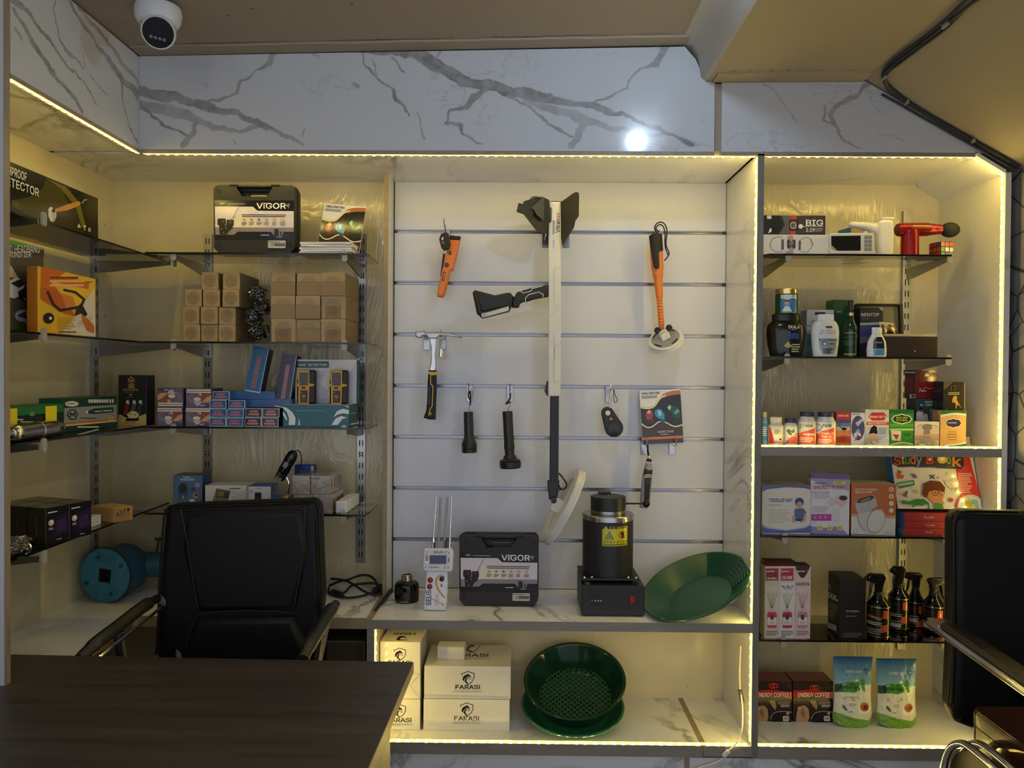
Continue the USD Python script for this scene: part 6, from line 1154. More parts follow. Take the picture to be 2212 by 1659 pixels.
# melting furnace
ZF = (1160, 1040, 4.424)
o = atz(1256, 1332, ZC); yf = o[1]; t = thing('melting_furnace', 'black electric melting furnace with steel rim, handled lid and yellow caution label', 'furnace', tr(o[0], yf, ZC))
W = at(1392, 1332, yf)[0] - o[0]; H = at(1300, 1265, yf)[2] - ZC; Db = 0.20; fm = mat('#1a1a1c', 0.45)
part(t, 'base_box', rbx(0, W, 0, Db, 0.004, H, 0.003), fm); part(t, 'base_foot', [bx(a, a + 0.015, b, b + 0.015, 0, 0.005) for a in (0.01, W - 0.025) for b in (0.01, Db - 0.025)], BLACK)
xm = W * 0.47; part(t, 'mount_plate', rbx(xm - 0.097, xm + 0.097, 0.022, Db - 0.006, H + 0.010, H + 0.017, 0.001, 4), fm)
for a in (-0.085, -0.06, 0.06, 0.085): part(t, 'plate_bolt', moved(lathe([(0, 0), (0.005, 0), (0.0045, 0.004), (0, 0.005)], 10), tr(xm + a, 0.032 + (0.006 if abs(a) < 0.07 else 0), H + 0.017)), CHROME)
part(t, 'plate_spacer', [bx(xm + a - 0.006, xm + a + 0.006, b - 0.006, b + 0.006, H, H + 0.0105) for a in (-0.08, 0.08) for b in (0.04, Db - 0.03)], fm)
yc = 0.022 + 0.088; Rf = 57 * (yf + yc - 0.085) / FPX; z0 = H + 0.017; zt = at(1315, 1108, yf + yc)[2] - ZC
Mf = tr(xm, yc, 0)
part(t, 'furnace_body', moved(lathe([(0, z0), (Rf * 0.97, z0), (Rf * 0.985, z0 + 0.01), (Rf * 0.985, zt - 0.014)], 48), Mf), mat('#202022', 0.5), smooth=30)
part(t, 'steel_rim', moved(lathe([(Rf * 0.985, zt - 0.018), (Rf * 1.01, zt - 0.017), (Rf * 1.01, zt - 0.002), (Rf * 0.99, zt), (0.03, zt + 0.001), (0.03, zt - 0.02)], 48), Mf), mat((0.46, 0.45, 0.43), 0.28, 1.0), smooth=30, label='brushed steel rim')
for a in (-32, 30): part(t, 'rim_clamp', moved(rbx(-0.004, 0.004, -Rf * 1.03, -Rf * 0.99, zt - 0.02, zt - 0.004, 0.001, 4), Mf @ rotm('z', a)), STEEL)
Rl = 38.5 * (yf + yc - 0.05) / FPX; zl0, zl1 = zt + 0.001, at(1315, 1071, yf + yc)[2] - ZC
part(t, 'lid_ring', moved(lathe([(Rl * 0.99, zl0), (Rl * 1.0, zl0 + 0.004), (Rl * 0.99, zl0 + 0.012), (0, zl0 + 0.012)], 40), Mf), mat((0.3, 0.3, 0.3), 0.3, 1.0), smooth=30); part(t, 'lid', moved(lathe([(0, zl0 + 0.012), (Rl, zl0 + 0.012), (Rl, zl1 - 0.002), (Rl - 0.003, zl1), (0, zl1)], 40), Mf), fm, smooth=30)
part(t, 'lid_hinge', moved(rbx(-0.028, 0.014, Rl * 0.6, Rl + 0.012, zl1 - 0.02, zl1 + 0.007, 0.002, 4), Mf), BLACK)
ch = at(1396, 1088, yf + yc) - np.array([o[0], yf, ZC])
part(t, 'handle_rod', moved(tube([(Rl - 0.002, 0, ch[2]), (Rl + 0.006, 0, ch[2]), (ch[0] - xm, 0, ch[2])], [0.006, 0.0032, 0.0028], 10), Mf), BLACK, smooth=40); part(t, 'handle_ball', moved(trimesh.creation.icosphere(3, 0.0128), tr(ch[0], yc, ch[2])), BLACKG, smooth=True)
part(t, 'lid_screw', moved(lathe([(0, 0), (0.003, 0), (0.002, 0.0015), (0, 0.002)], 8), Mf @ tr(0, 0, zl1)), STEEL)
cf = lambda x, y: (1160 + x / 4.424, 1040 + y / 4.424)
s1 = (yf + yc - Rf) / FPX / 4.424
cxc = (at(0, 0, 1) * 0)[0]
_cx = 685.0
cyl_print(t, [RR(603, 455, 853, 620, 8, '#c9c32a'), P([(617, 455), (637, 425), (657, 455)], '#c9c32a'), P([(627, 552), (670, 476), (714, 552)], '#2a2814'), P([(638, 546), (670, 490), (702, 546)], '#c9c32a'), P([(648, 540), (660, 510), (682, 510), (694, 540)], '#8f8a20'), C(800, 515, 36, '#7a2c1c'), C(800, 515, 29, '#c9b62a'), P([(785, 500), (792, 485), (810, 490), (820, 515), (812, 540), (790, 540)], '#5a1c14'), L([(778, 492), (822, 540)], 7, '#7a2c1c'),
     [[L([(x_, 572), (x_ + 16, 572)], 3, '#3a3818'), L([(x_ + 8, 566), (x_ + 8, 588)], 3, '#3a3818'), L([(x_ + 1, 581), (x_ + 16, 581)], 3, '#3a3818')] for x_ in (620, 648, 678, 708, 746, 774, 802, 826)], T('Do not touch the surface', 618, 594, 842, 612, '#3a3818'),
     [[L([(x_, 432), (x_ + 22, 432)], 3, '#a8a324'), L([(x_ + 11, 428), (x_ + 11, 452)], 3, '#a8a324'), L([(x_, 448), (x_ + 22, 448)], 3, '#a8a324'), L([(x_ + 2, 440), (x_ + 20, 440)], 2.5, '#a8a324')] for x_ in (672, 702)], T('CAUTION', 740, 430, 846, 452, '#c9c32a')], Rf * 0.985, _cx, Rf / s1, 0, lambda y: (float(hit(*cf(_cx, y), np.array([o[0] + xm, yf + yc - Rf * 0.985, 1.0]), np.array([0, -1.0, 0]))[2]) - ZC), M=Mf)
print_face(t, tr(o[0], yf, ZC), (W, Db, H), 'front', [RR(503, 1040, 632, 1185, 6, '#242428'), R(520, 1055, 612, 1085, '#141416'), R(520, 1090, 612, 1115, '#141416'), [T('8888', 528, 1058, 606, 1080, '#34363a'), T('8888', 528, 1092, 606, 1112, '#34363a')], C(527, 1140, 9, '#8a5a54'), C(556, 1140, 9, '#7ab8a0'), C(584, 1140, 9, '#7ab8a0'), C(611, 1140, 9, '#7ab8a0')], GLOSSP, crop=ZF, names=('controller_panel', 'display_digits'))
q0 = at(*cf(908, 1130), yf) - np.array([o[0], yf, ZC]); part(t, 'power_switch', rbx(q0[0] - 0.0095, q0[0] + 0.0095, -0.006, 0.001, q0[2] - 0.0105, q0[2] + 0.0135, 0.002), mat('#8a1a1c', 0.3), label='red rocker switch'); part(t, 'side_knob', moved(lathe([(0, 0), (0.010, 0), (0.009, 0.006), (0, 0.007)], 16), tr(0.02, 0.02, H)), mat('#3a3a3c', 0.4))
# gold pan leaning at the right
GREEN = mat('#1b4c38', 0.25); GREEN_D = mat('#0f2e1c', 0.15)
n_ = np.array([-0.40, -0.197, 0.89]); n_ /= np.linalg.norm(n_); c_ = at(1500, 1263, 2.545) + np.array([0, 0, 0.004]); Mp = align(c_, c_ + n_)
t = thing('gold_pan', 'green plastic gold pan with riffles leaning on the counter beside the furnace', 'gold pan', Mp)
RP, RB, DP = 0.186, 0.108, 0.050
part(t, 'pan', lathe([(0, -DP), (RB, -DP), (RP - 0.006, -0.003), (RP, -0.001), (RP + 0.002, -0.004), (RP, -0.010), (RP - 0.008, -0.012), (RB + 0.001, -DP - 0.004), (0, -DP - 0.004)], 72), GREEN, smooth=30)
up_im = np.linalg.inv(Mp[:3, :3]) @ (UPV * 0.55 + RGT * 0.83); ang0 = math.atan2(up_im[1], up_im[0])
def wall_arc(r, a0, a1, th, n=14):
    zz = -DP + (r - RB) / (RP - 0.006 - RB) * (DP - 0.003)
    return tube([(r * math.cos(a), r * math.sin(a), zz + 0.001) for a in np.linspace(a0, a1, n)], th, 6)
for k in range(6): part(t, 'riffle', wall_arc(RB + 0.010 + 0.0118 * k, ang0 - 0.50, ang0 + 0.12, 0.0042), mat('#18422f', 0.3), smooth=40)
part(t, 'fine_riffles', [wall_arc(RB + 0.006 + 0.0046 * k, ang0 + 0.20, ang0 + 0.95, 0.0016, 10) for k in range(15)], GREEN, kind='stuff')
# blue machine in the corner
zc2 = ZC + 0.006; pb = atz(224, 1304, zc2); Rb = 0.092; cb_ = np.array([pb[0], pb[1] + 0.01, zc2 + Rb + 0.001]); ad = np.array([0.16, 0.98, 0.02]); ad /= np.linalg.norm(ad)
BLUEM = node_mat('worn_blue_paint', {'g': ('geometry', {}), 'n': ('noise_texture', {'scale': 32.0, 'detail': 7.0, 'roughness': 0.65, 'distortion': 0.6}), 'r': ('rgb_ramp', {'ramp': [(0.30, lin('#54503f')), (0.37, lin('#2a6f86')), (0.56, lin('#3c88a0')), (0.66, lin('#2f7890')), (0.70, lin('#b4b8aa'))]}), 'p': ('principled_bsdf', {'roughness': 0.45})}, [('g.position', 'n.vector'), ('n.fac', 'r.fac'), ('r.color', 'p.base_color')])
Mb_ = align(cb_, cb_ + ad); ux = Mb_[:3, 0]
t = thing('gear_motor', 'worn blue round machine with a square hole in its face on the corner counter', 'machine', Mb_)
part(t, 'drum', lathe([(0.030, 0.004), (0.080, 0.004), (0.084, 0.012), (0.084, 0.110), (0.070, 0.135), (0, 0.135)], 48), mat('#24506c', 0.45), smooth=35)
face = Point(0, 0).buffer(Rb, quad_segs=16).difference(affinity.rotate(sbox(-0.0235, -0.0235, 0.0235, 0.0235), 6)); m = trimesh.creation.extrude_polygon(face, 0.008, engine='earcut'); m.apply_translation([0, 0, -0.004]); part(t, 'face_plate', m, BLUEM, label='scuffed light blue face plate'); part(t, 'plate_rim', lathe([(Rb, -0.002), (Rb + 0.0025, -0.001), (Rb + 0.0025, 0.006), (Rb, 0.006)], 48), mat('#23282a', 0.5))
part(t, 'square_socket', [bx(-0.0235, 0.0235, -0.0235, -0.0205, -0.001, 0.035), bx(-0.0235, 0.0235, 0.0205, 0.0235, -0.001, 0.035), bx(-0.0235, -0.0205, -0.0205, 0.0205, -0.001, 0.035), bx(0.0205, 0.0235, -0.0205, 0.0205, -0.001, 0.035), bx(-0.022, 0.022, -0.022, 0.022, 0.035, 0.037)], mat('#2a2620', 0.6))
li = np.linalg.inv(Mb_[:3, :3])
for dx_, dz_ in ((-0.022, 0.062), (0.064, 0.036), (-0.068, -0.028), (0.024, -0.060)):
    d = li @ np.array([dx_, 0, dz_]); part(t, 'face_lug', moved(lathe([(0, -0.009), (0.006, -0.009), (0.007, -0.004), (0, -0.004)], 6), tr(d[0], d[1], 0)), mat('#2c4a54', 0.5))
e0 = li @ np.array([0.05, 0.115, 0.012]); e1_ = li @ np.array([0.235, 0.150, -0.004]); part(t, 'side_barrel', turned([(0, 0.040), (0.3, 0.044), (0.95, 0.044), (1, 0.038)], e0, e1_, 28), mat('#1d5a63', 0.5), smooth=35, label='teal side barrel')
e0, e1_ = li @ np.array([0.115, 0.12, 0.04]), li @ np.array([0.125, 0.12, 0.094]); part(t, 'tee_bolt', turned([(0, 0.0045), (1, 0.0045)], e0, e1_, 12), mat('#2a3a40', 0.5)); a_, b_ = li @ np.array([0.112, 0.12, 0.098]), li @ np.array([0.140, 0.12, 0.098]); part(t, 'tee_bolt_head', turned([(0, 0.006), (1, 0.006)], a_, b_, 12), mat('#2a3a40', 0.5)); e0, e1_ = li @ np.array([0.115, 0.12, 0.03]), li @ np.array([0.117, 0.12, 0.048]); part(t, 'bolt_boss', turned([(0, 0.014), (1, 0.012)], e0, e1_, 8), mat('#23454e', 0.5))
# cables on the counter by the chair
t = thing('power_cable', 'coiled black power cable with plugs on the counter beside the chair', 'cable')
def cz_(pts, dz): return [atz(690 + a / 4.424, 1040 + b / 4.424, ZC + 0.006 + d) for (a, b), d in zip(pts, dz)]
part(t, 'cord', tube(spline(cz_([(60, 930), (180, 935), (300, 970), (420, 1045), (540, 1085), (590, 1060), (560, 985), (430, 975), (300, 1000), (240, 1060), (150, 1080), (90, 1020)], [0.008, 0.03, 0.035, 0.02, 0.01, 0.012, 0.03, 0.032, 0.025, 0.012, 0.006, 0.006]), 70), 0.0042, 8), RUBBER, smooth=40)
part(t, 'cord', tube(spline(cz_([(90, 1000), (180, 960), (300, 930), (380, 900), (470, 900), (540, 960), (550, 1020), (480, 1070), (380, 1100), (260, 1110), (170, 1060)], [0.01, 0.03, 0.05, 0.055, 0.05, 0.035, 0.02, 0.012, 0.008, 0.008, 0.01]), 70), 0.0040, 8), RUBBER, smooth=40)
a, b = cz_([(120, 1060), (230, 1100)], [0.008, 0.008]); part(t, 'plug', turned([(0, 0.010), (0.1, 0.014), (0.6, 0.014), (0.75, 0.007), (1, 0.006)], a, b, 12), BLACK, smooth=40)
a, b = cz_([(530, 1050), (592, 1010)], [0.012, 0.016]); part(t, 'plug', turned([(0, 0.012), (0.2, 0.014), (0.9, 0.014), (1, 0.010)], a, b, 12), BLACK, smooth=40)

# ------------------------------------------------------------------ lower bay
ZL_ = (640, 1320, 4.424); INK = '#2a2128'
def emblem(cx, cy, s, text=True, flip=1, t2=True):
    """shield with a horse head, and the caption under it; s = half width of the shield"""
    q = lambda pts: [(cx + s * a * flip, cy + s * b * flip) for a, b in pts]
    o = [L(q([(-0.98, -0.35), (-0.98, -0.62), (-0.55, -0.75), (0.0, -0.98), (0.5, -0.78), (0.98, -0.66), (0.98, 0.0), (0.75, 0.55), (0.35, 0.9), (0.0, 1.12), (-0.12, 1.0)]), s * 0.11, INK),
         P(q([(-0.85, 0.25), (-0.75, -0.1), (-0.5, -0.35), (-0.1, -0.5), (0.05, -0.68), (0.12, -0.45), (0.32, -0.38), (0.45, -0.12), (0.42, 0.0), (0.2, -0.15), (-0.05, -0.12), (-0.3, 0.05), (-0.5, 0.25), (-0.62, 0.55), (-0.78, 0.5)]), INK),
         P(q([(-0.55, 0.6), (-0.35, 0.2), (-0.1, 0.0), (0.0, 0.1), (-0.2, 0.35), (-0.22, 0.65), (0.05, 0.95), (0.0, 1.1), (-0.3, 0.9)]), INK), L(q([(0.15, -0.1), (0.12, 0.15), (0.35, 0.3), (0.5, 0.2), (0.42, 0.0)]), s * 0.06, INK)]
    if text: o += [T('FARASi', cx - s * 2.0, cy + s * 1.15, cx + s * 1.95, cy + s * 1.85, INK)]
    if text and t2: o += [T('ALKALINE LR6 1.5VOLTS', cx - s * 2.3, cy + s * 2.05, cx + s * 2.15, cy + s * 2.35, '#6a6068', False)]
    return o
WC = '#dedbd6'
ybx = float(atz(1005, 1579, ZB)[1])
t, M, d1 = carton('battery_carton', 'large white carton with shield emblem, lower of the two at the bay centre', 'carton', (1215, 1145), (2037, 1145), (1215, 838), ybx, 0.20, WC, '#d2cec6', '#dedace', z=ZB, crop=ZL_, gloss=True, art=emblem(1630, 935, 60) + [L([(1218, 842), (2035, 842)], 3, '#b9b5b0')])
t, M, d2 = carton('battery_carton', 'large white carton with shield emblem, upper of the two at the bay centre', 'carton', (1222, 832), (2048, 832), (1222, 522), ybx + 0.002, 0.20, WC, '#d2cec6', '#dedace', z=ZB + d1[2] + 0.0004, crop=ZL_, gloss=True, art=emblem(1640, 635, 60) + [P([(1225, 795), (2035, 822), (2035, 830), (1225, 818)], '#c4c0ce')],
     tart=[T('RASi', 1612, 405, 1838, 437, INK), T('LR6 1.5VOLTS', 1615, 445, 1862, 458, '#6a6068', False), L([(1620, 305), (1700, 303), (1765, 318), (1730, 365), (1690, 395), (1660, 388)], 7, INK), P([(1622, 360), (1650, 325), (1690, 318), (1712, 340), (1670, 345), (1640, 370), (1690, 388), (1660, 395), (1625, 380)], INK)])
ztop = ZB + d1[2] + d2[2] + 0.0004
o = atz(944.5, 1425, ztop); o[2] = ztop; t = thing('small_white_box', 'small blank white box with a crumpled flap on the large carton', 'small box', frame(o, -2)); w_ = at(1003, 1425, o[1])[0] - o[0]; h_ = at(960, 1398, o[1])[2] - ztop
part(t, 'carton', rbx(0, w_, 0, 0.055, 0, h_, 0.002), mat('#dcd8cc', 0.5)); fl = ext(Polygon([(0.001, h_ * 1.02), (0.001, h_ * 0.70), (w_ * 0.15, h_ * 0.60), (w_ * 0.4, h_ * 0.64), (w_ * 0.6, h_ * 0.58), (w_ * 0.95, h_ * 0.66), (w_ - 0.001, h_ * 1.02)]), 0.0008); part(t, 'tuck_flap', moved(fl, tr(0, -0.0022, 0)), mat('#e4dfd0', 0.5)); part(t, 'lid', moved(rbx(0, w_, -0.002, 0.054, h_, h_ + 0.0016, 0.0006, 4), tr(0, 0, 0)), mat('#e4dfd0', 0.5))
ys = float(atz(880, 1577, ZB)[1]); zz = ZB; labs = ['bottom white carton of the left stack beside the desk corner', 'middle white carton of the left stack with folded seams', 'top white carton of the left stack with its flap printed upside down']
t, M, d = carton('stacked_carton', labs[0], 'carton', (800, 1137), (1183, 1137), (800, 840), ys, 0.16, WC, '#cfcbc2', z=zz, crop=ZL_, gloss=True, art=emblem(985, 950, 60)); zz += d[2] + 0.0003
t, M, d = carton('stacked_carton', labs[1], 'carton', (800, 838), (1185, 838), (800, 592), ys + 0.002, 0.16, '#dad6cc', '#cfcbc2', z=zz, crop=ZL_, gloss=True, art=[L([(1183, 600), (1085, 710), (1183, 832)], 3, '#8a8478'), L([(802, 600), (900, 710), (802, 832)], 3, '#8a8478')]); zz += d[2] + 0.0003
t, M, d = carton('stacked_carton', labs[2], 'carton', (800, 588), (1184, 588), (800, 290), ys + 0.004, 0.14, WC, '#cfcbc2', '#e2dccc', z=zz, yaw=-2, crop=ZL_, gloss=True, art=emblem(990, 408, 56), tart=[T('FARASi', 930, 208, 1138, 228, INK, rot=180), P([(955, 270), (985, 240), (1030, 240), (1058, 262), (1020, 250), (990, 262), (1000, 280), (965, 280)], INK), L([(955, 262), (975, 280), (1058, 276)], 5, INK)])
carton('black_spare_carton', 'black carton with upside-down white lettering behind the left white stack', 'carton', (865, 260), (1203, 262), (865, 152), 2.715, 0.06, '#141214', '#8a8478', '#1a181a', z=ZB, crop=ZL_, H=float(at(840, 1354, 2.715)[2]) - ZB, gloss=True, art=[T('Maxcail', 935, 152, 1142, 190, '#d8d4c8', rot=180)])
# green pan with the sieve standing in it
pc = (at(1236, 1530, 2.628)[0], 2.618, ZB + 0.0245)
t = thing('gold_pan', 'wide green pan under the sieve in the lower bay', 'gold pan', tr(*pc) @ rotm('x', 11)); GP = mat('#2c6a48', 0.22)
part(t, 'pan', lathe([(0, 0), (0.125, 0), (0.165, 0.030), (0.174, 0.034), (0.1755, 0.037), (0.174, 0.040), (0.168, 0.040), (0.160, 0.034), (0.122, 0.004), (0, 0.004)], 64), GP, smooth=35)
n_ = np.array([-0.06, -math.sin(math.radians(24)), math.cos(math.radians(24))]); n_ /= np.linalg.norm(n_); c_ = at(1241, 1479, 2.615); c_[2] += 0.020; Mv = align(c_, c_ + n_)
t = thing('sieve', 'dark green classifier sieve with square mesh floor tilted in the green pan', 'sieve', Mv); GS = mat('#123a24', 0.10)
part(t, 'wall', lathe([(0.120, -0.090), (0.124, -0.092), (0.132, -0.080), (0.164, -0.008), (0.172, -0.004), (0.174, 0), (0.170, 0.003), (0.164, 0.001), (0.160, -0.004), (0.124, -0.074), (0.122, -0.078), (0.120, -0.090)], 64), GS, smooth=35)
bm = mat('#3a684a', 0.4)
for ax in (0, 1):
    for k in range(-8, 9):
        d_ = k * 0.0148
        if abs(d_) < 0.122:
            L2 = math.sqrt(0.124 ** 2 - d_ ** 2); m = bx(-L2, L2, d_ - 0.0022, d_ + 0.0022, -0.079, -0.075)
            part(t, 'mesh_bar', moved(m, rotm('z', 38 + 90 * ax)), bm)
# white lead and inline switch of the strip lights
t = thing('strip_light_lead', 'white lead with inline switch hanging from the strip light corner', 'cable')
Yl_ = 2.438
part(t, 'lead', tube(spline([at(1604, 1545, 2.47), at(1603, 1570, 2.455), at(1594, 1600, 2.445), at(1580, 1617, Yl_), at(1572, 1622, Yl_)], 26), 0.0024, 8), mat('#d8d4c8', 0.4), smooth=40); part(t, 'lead', tube(spline([at(1562, 1637, Yl_), at(1550, 1645, Yl_), at(1530, 1653, Yl_), at(1508, 1660, Yl_ - 0.003), at(1480, 1680, Yl_ - 0.003)], 26), 0.0024, 8), mat('#d8d4c8', 0.4), smooth=40)
part(t, 'inline_switch', moved(rbx(-0.008, 0.008, -0.006, 0.006, -0.014, 0.014, 0.005), tr(*at(1568, 1628, Yl_)) @ rotm('y', 45)), mat('#dcd8d0', 0.35), smooth=40)
part(t, 'connector', moved(rbx(-0.006, 0.006, -0.005, 0.005, -0.02, 0.02, 0.002), tr(*at(1601, 1503, 2.50)) @ rotm('y', -12)), BLACK); part(t, 'lead', tube(spline([at(1600, 1395, 2.52), at(1598, 1440, 2.515), at(1599, 1490, 2.502), at(1604, 1530, 2.48), at(1604, 1546, 2.47)], 20), 0.0028, 8), mat('#cfc3a0', 0.3), smooth=40)
# dark cartons in the bay behind the chair
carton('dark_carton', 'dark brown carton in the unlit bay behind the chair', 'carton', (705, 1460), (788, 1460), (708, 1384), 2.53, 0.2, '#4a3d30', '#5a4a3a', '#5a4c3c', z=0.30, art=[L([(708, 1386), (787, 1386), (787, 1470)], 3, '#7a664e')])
# ------------------------------------------------------------------ right cabinet, top shelf
def fshift(pxc, r, Y, s): return (pxc - 1122) * r / (Y - r) * s      # the printed front of a round body stands nearer than its axis
RA = (1600, 420, 3.6144); R1, R2, R3, R4, R5 = SR
cA = lambda x, y: (1600 + x / 3.6144, 420 + y / 3.6144)
t, M, dW = carton('watch_carton', 'long white carton with rose strap watches on it, on the top right shelf', 'carton', (160, 468), (688, 468), (160, 312), 2.525, 0.075, '#dad6cc', '#c9c4b8', '#d6d0c2', z=R1, crop=RA, art=[
    L(spline([(325, 335), (270, 335), (235, 370), (235, 415), (275, 448), (325, 445)], 20), 5, '#9a7a68'), P([(318, 350), (338, 352), (336, 430), (316, 434)], '#6a5a54'), L([(378, 335), (378, 360)], 26, '#c09a88'), RR(362, 352, 428, 425, 14, '#3a3638'), TL(378, 368, 414, 402, 3, '#a8a4a0'), L([(395, 425), (395, 455)], 30, '#c09a88'), L([(395, 333), (395, 352)], 30, '#c09a88'),
    L(spline([(468, 355), (520, 335), (555, 365), (552, 410), (510, 450), (462, 440)], 20), 5, '#b07868'), P([(452, 360), (470, 362), (468, 432), (450, 436)], '#6a5a54'), L([(545, 350), (562, 395)], 8, '#b86858')])
zt_ = R1 + dW[2]
carton('watch_carton', 'dark carton with a red strap watch and large white lettering, lying on the white one', 'carton', (170, 310), (662, 308), (170, 163), 2.54, 0.07, '#2a2827', '#1c1a19', '#3a3634', z=zt_, crop=RA, art=[
    P([(180, 160), (300, 160), (330, 230), (300, 310), (180, 310)], '#191818'), P([(205, 165), (240, 165), (240, 192), (205, 190)], '#cfcac0'), P([(240, 175), (300, 180), (305, 260), (270, 310), (215, 310), (235, 250)], '#0e0e0f'), P([(225, 270), (240, 262), (240, 290), (215, 305)], '#d8d4c8'), P([(320, 165), (660, 165), (660, 308), (300, 308), (345, 240)], '#5a5550'), P([(440, 165), (660, 165), (660, 308), (420, 308)], '#38332f'),
    L([(412, 178), (412, 200)], 48, '#b04434'), L([(408, 275), (408, 308)], 40, '#b04434'), RR(378, 195, 445, 285, 16, '#1b1716'), RR(388, 205, 436, 275, 12, '#6a4a3e'), C(410, 242, 24, '#d8d4cc'), C(410, 242, 18, '#241e1c'), C(412, 242, 9, '#8a7a70'), C(468, 250, 18, '#d8d4cc'), L([(480, 250), (642, 250)], 4, '#d8d4cc'),
    T('BIG', 508, 198, 642, 246, '#e6e2d8'), T('2.09', 508, 263, 578, 294, '#e6e2d8'), TL(582, 262, 642, 292, 3, '#a8a098')])
f = Fr(*RA, 2.52, (690, 462)); f.O[2] = R1; f.M = tr(*f.O); t = thing('digital_timer', 'white digital clock with dark screen and a keypad of grey buttons', 'clock', f.M)
def fz(f, x, y, yb): return f.xz(x, y)[0], (yb - y) * f.s      # height above the shelf
def fpoly(f, pts, yb): return Polygon([fz(f, a, b, yb) for a, b in pts])
zb_ = 462
part(t, 'housing', soft(fpoly(f, [(690, 455), (694, 300), (704, 293), (1036, 288), (1046, 300), (1052, 455)], zb_), 0.04, 0.004), mat('#d9d4c6', 0.4), smooth=35); part(t, 'foot', bx(0.002, f.xz(1050, 455)[0], 0.004, 0.036, 0.0, 0.0032), mat('#3a3832', 0.6))
part(t, 'screen', ext(fpoly(f, [(707, 316), (935, 312), (936, 428), (752, 430), (708, 385)], zb_), 0.001).apply_translation([0, -0.0009, 0]), mat('#1b1a16', 0.12)); part(t, 'torn_film', ext(fpoly(f, [(707, 385), (756, 430), (735, 430), (706, 410)], zb_), 0.0008).apply_translation([0, -0.0012, 0]), mat('#b89a60', 0.3))
for r in range(4):
    for c in range(2): part(t, 'key', soft(fpoly(f, [(966 + 31 * c, 312 + 31 * r), (992 + 31 * c, 311 + 31 * r), (992 + 31 * c, 336 + 31 * r), (966 + 31 * c, 337 + 31 * r)], zb_), 0.003, 0.0008, -0.002), mat('#8a8577', 0.5))
part(t, 'ledge', soft(fpoly(f, [(692, 452), (694, 436), (1050, 434), (1052, 452)], zb_), 0.008, 0.001, -0.004), mat('#d9d4c6', 0.4))
carton('blue_carton', 'blue carton half hidden behind the white dispenser', 'carton', (862, 350), (1010, 350), (862, 180), 2.66, 0.07, '#a58a78', '#2a6a98', '#3a6a86', z=R1, crop=RA, yaw=14, H=0.118, art=[R(880, 240, 1000, 300, '#b89a84')])
f = Fr(*RA, 2.57, (1080, 466)); f.O[2] = R1; f.M = tr(*f.O); t = thing('soap_dispenser', 'tall white spout soap dispenser standing on the top right shelf', 'dispenser', f.M); zb_ = 466
hz = lambda y: (466 - y) * f.s
part(t, 'body', rbx(f.xz(1090, 0)[0], f.xz(1214, 0)[0], 0, 0.075, 0, hz(164), 0.016, 16), mat('#ddd9cf', 0.14), smooth=40)
sp = tube(spline([(f.xz(1150, 0)[0], 0, hz(262)), (f.xz(1095, 0)[0], 0, hz(232)), (f.xz(1030, 0)[0], 0, hz(212)), (f.xz(960, 0)[0], 0, hz(200)), (f.xz(905, 0)[0], 0, hz(195)), (f.xz(886, 0)[0], 0, hz(196))], 30), np.r_[np.linspace(0.030, 0.0155, 14), np.linspace(0.0152, 0.0095, 14), 0.007, 0.003], 18); sp.vertices[:, 1] = sp.vertices[:, 1] * 1.15 + 0.0375
part(t, 'spout', sp, mat('#ddd9cf', 0.14), smooth=40)
part(t, 'top_cap', moved(rbx(f.xz(1110, 0)[0], f.xz(1212, 0)[0], 0.008, 0.067, 0, 0.008, 0.003, 8), tr(0, 0, hz(166)) ), mat('#e8e4da', 0.1), smooth=40); part(t, 'nozzle', lathe([(0, 0), (0.006, 0), (0.005, 0.006), (0, 0.006)], 12).apply_translation([f.xz(900, 0)[0], 0.0375, hz(222)]), mat('#8a857c', 0.4))
part(t, 'pump_button', rbx(f.xz(972, 0)[0], f.xz(996, 0)[0], -0.002, 0.01, (466 - 298) * f.s, (466 - 262) * f.s, 0.003), mat('#e2ddd0', 0.3))
RED = mat('#8f1418', 0.24, 0.35)
f = Fr(*RA, 2.60, (1260, 474)); f.O[2] = R1; f.M = tr(*f.O); t = thing('massage_gun', 'metallic red massage gun with black ball head on the top right shelf', 'massager', f.M); S = f.s
def ax3(x, y, dy=0.0): return (f.xz(x, 0)[0], dy, (474 - y) * S)
part(t, 'barrel', turned([(0, 40 * S), (0.03, 50 * S), (0.2, 52 * S), (0.7, 51 * S), (0.74, 46 * S), (0.86, 43 * S), (0.87, 40 * S), (1.0, 37 * S), (1.0, 30 * S)], ax3(1222, 248), ax3(1566, 243), 32), RED, smooth=35); part(t, 'rear_cap', turned([(0, 34 * S), (0.4, 44 * S), (1, 46 * S)], ax3(1216, 248), ax3(1232, 248), 28), mat('#5e0e12', 0.4, 0.3))
part(t, 'handle', turned([(0, 60 * S), (0.02, 66 * S), (0.5, 65 * S), (0.9, 64 * S), (1, 60 * S)], ax3(1326, 474), ax3(1326, 252), 32), RED, smooth=35); part(t, 'ball_head', moved(trimesh.creation.icosphere(4, 1.0), tr(*ax3(1638, 247)) @ np.diag([72 * S, 60 * S, 58 * S, 1])), mat('#1c1c1c', 0.7), smooth=True); part(t, 'ball_stem', turned([(0, 22 * S), (1, 22 * S)], ax3(1560, 244), ax3(1580, 245), 16), BLACK)
part(t, 'display_strip', rbx(f.xz(1316, 0)[0], f.xz(1474, 0)[0], -54 * S, -40 * S, (474 - 246) * S, (474 - 222) * S, 0.003), mat('#a5763c', 0.25, 0.4), label='gold display strip')
o = at(*cA(1560, 475), 2.545); o[2] = R1; t = thing('puzzle_cube', 'small twisty puzzle cube with orange, green and white squares on the top right shelf', 'toy', frame(o, 14)); w = 0.0505
part(t, 'core', rbx(0, w, 0, w, 0, w, 0.002), mat('#1a1a18', 0.4)); q_ = w / 3
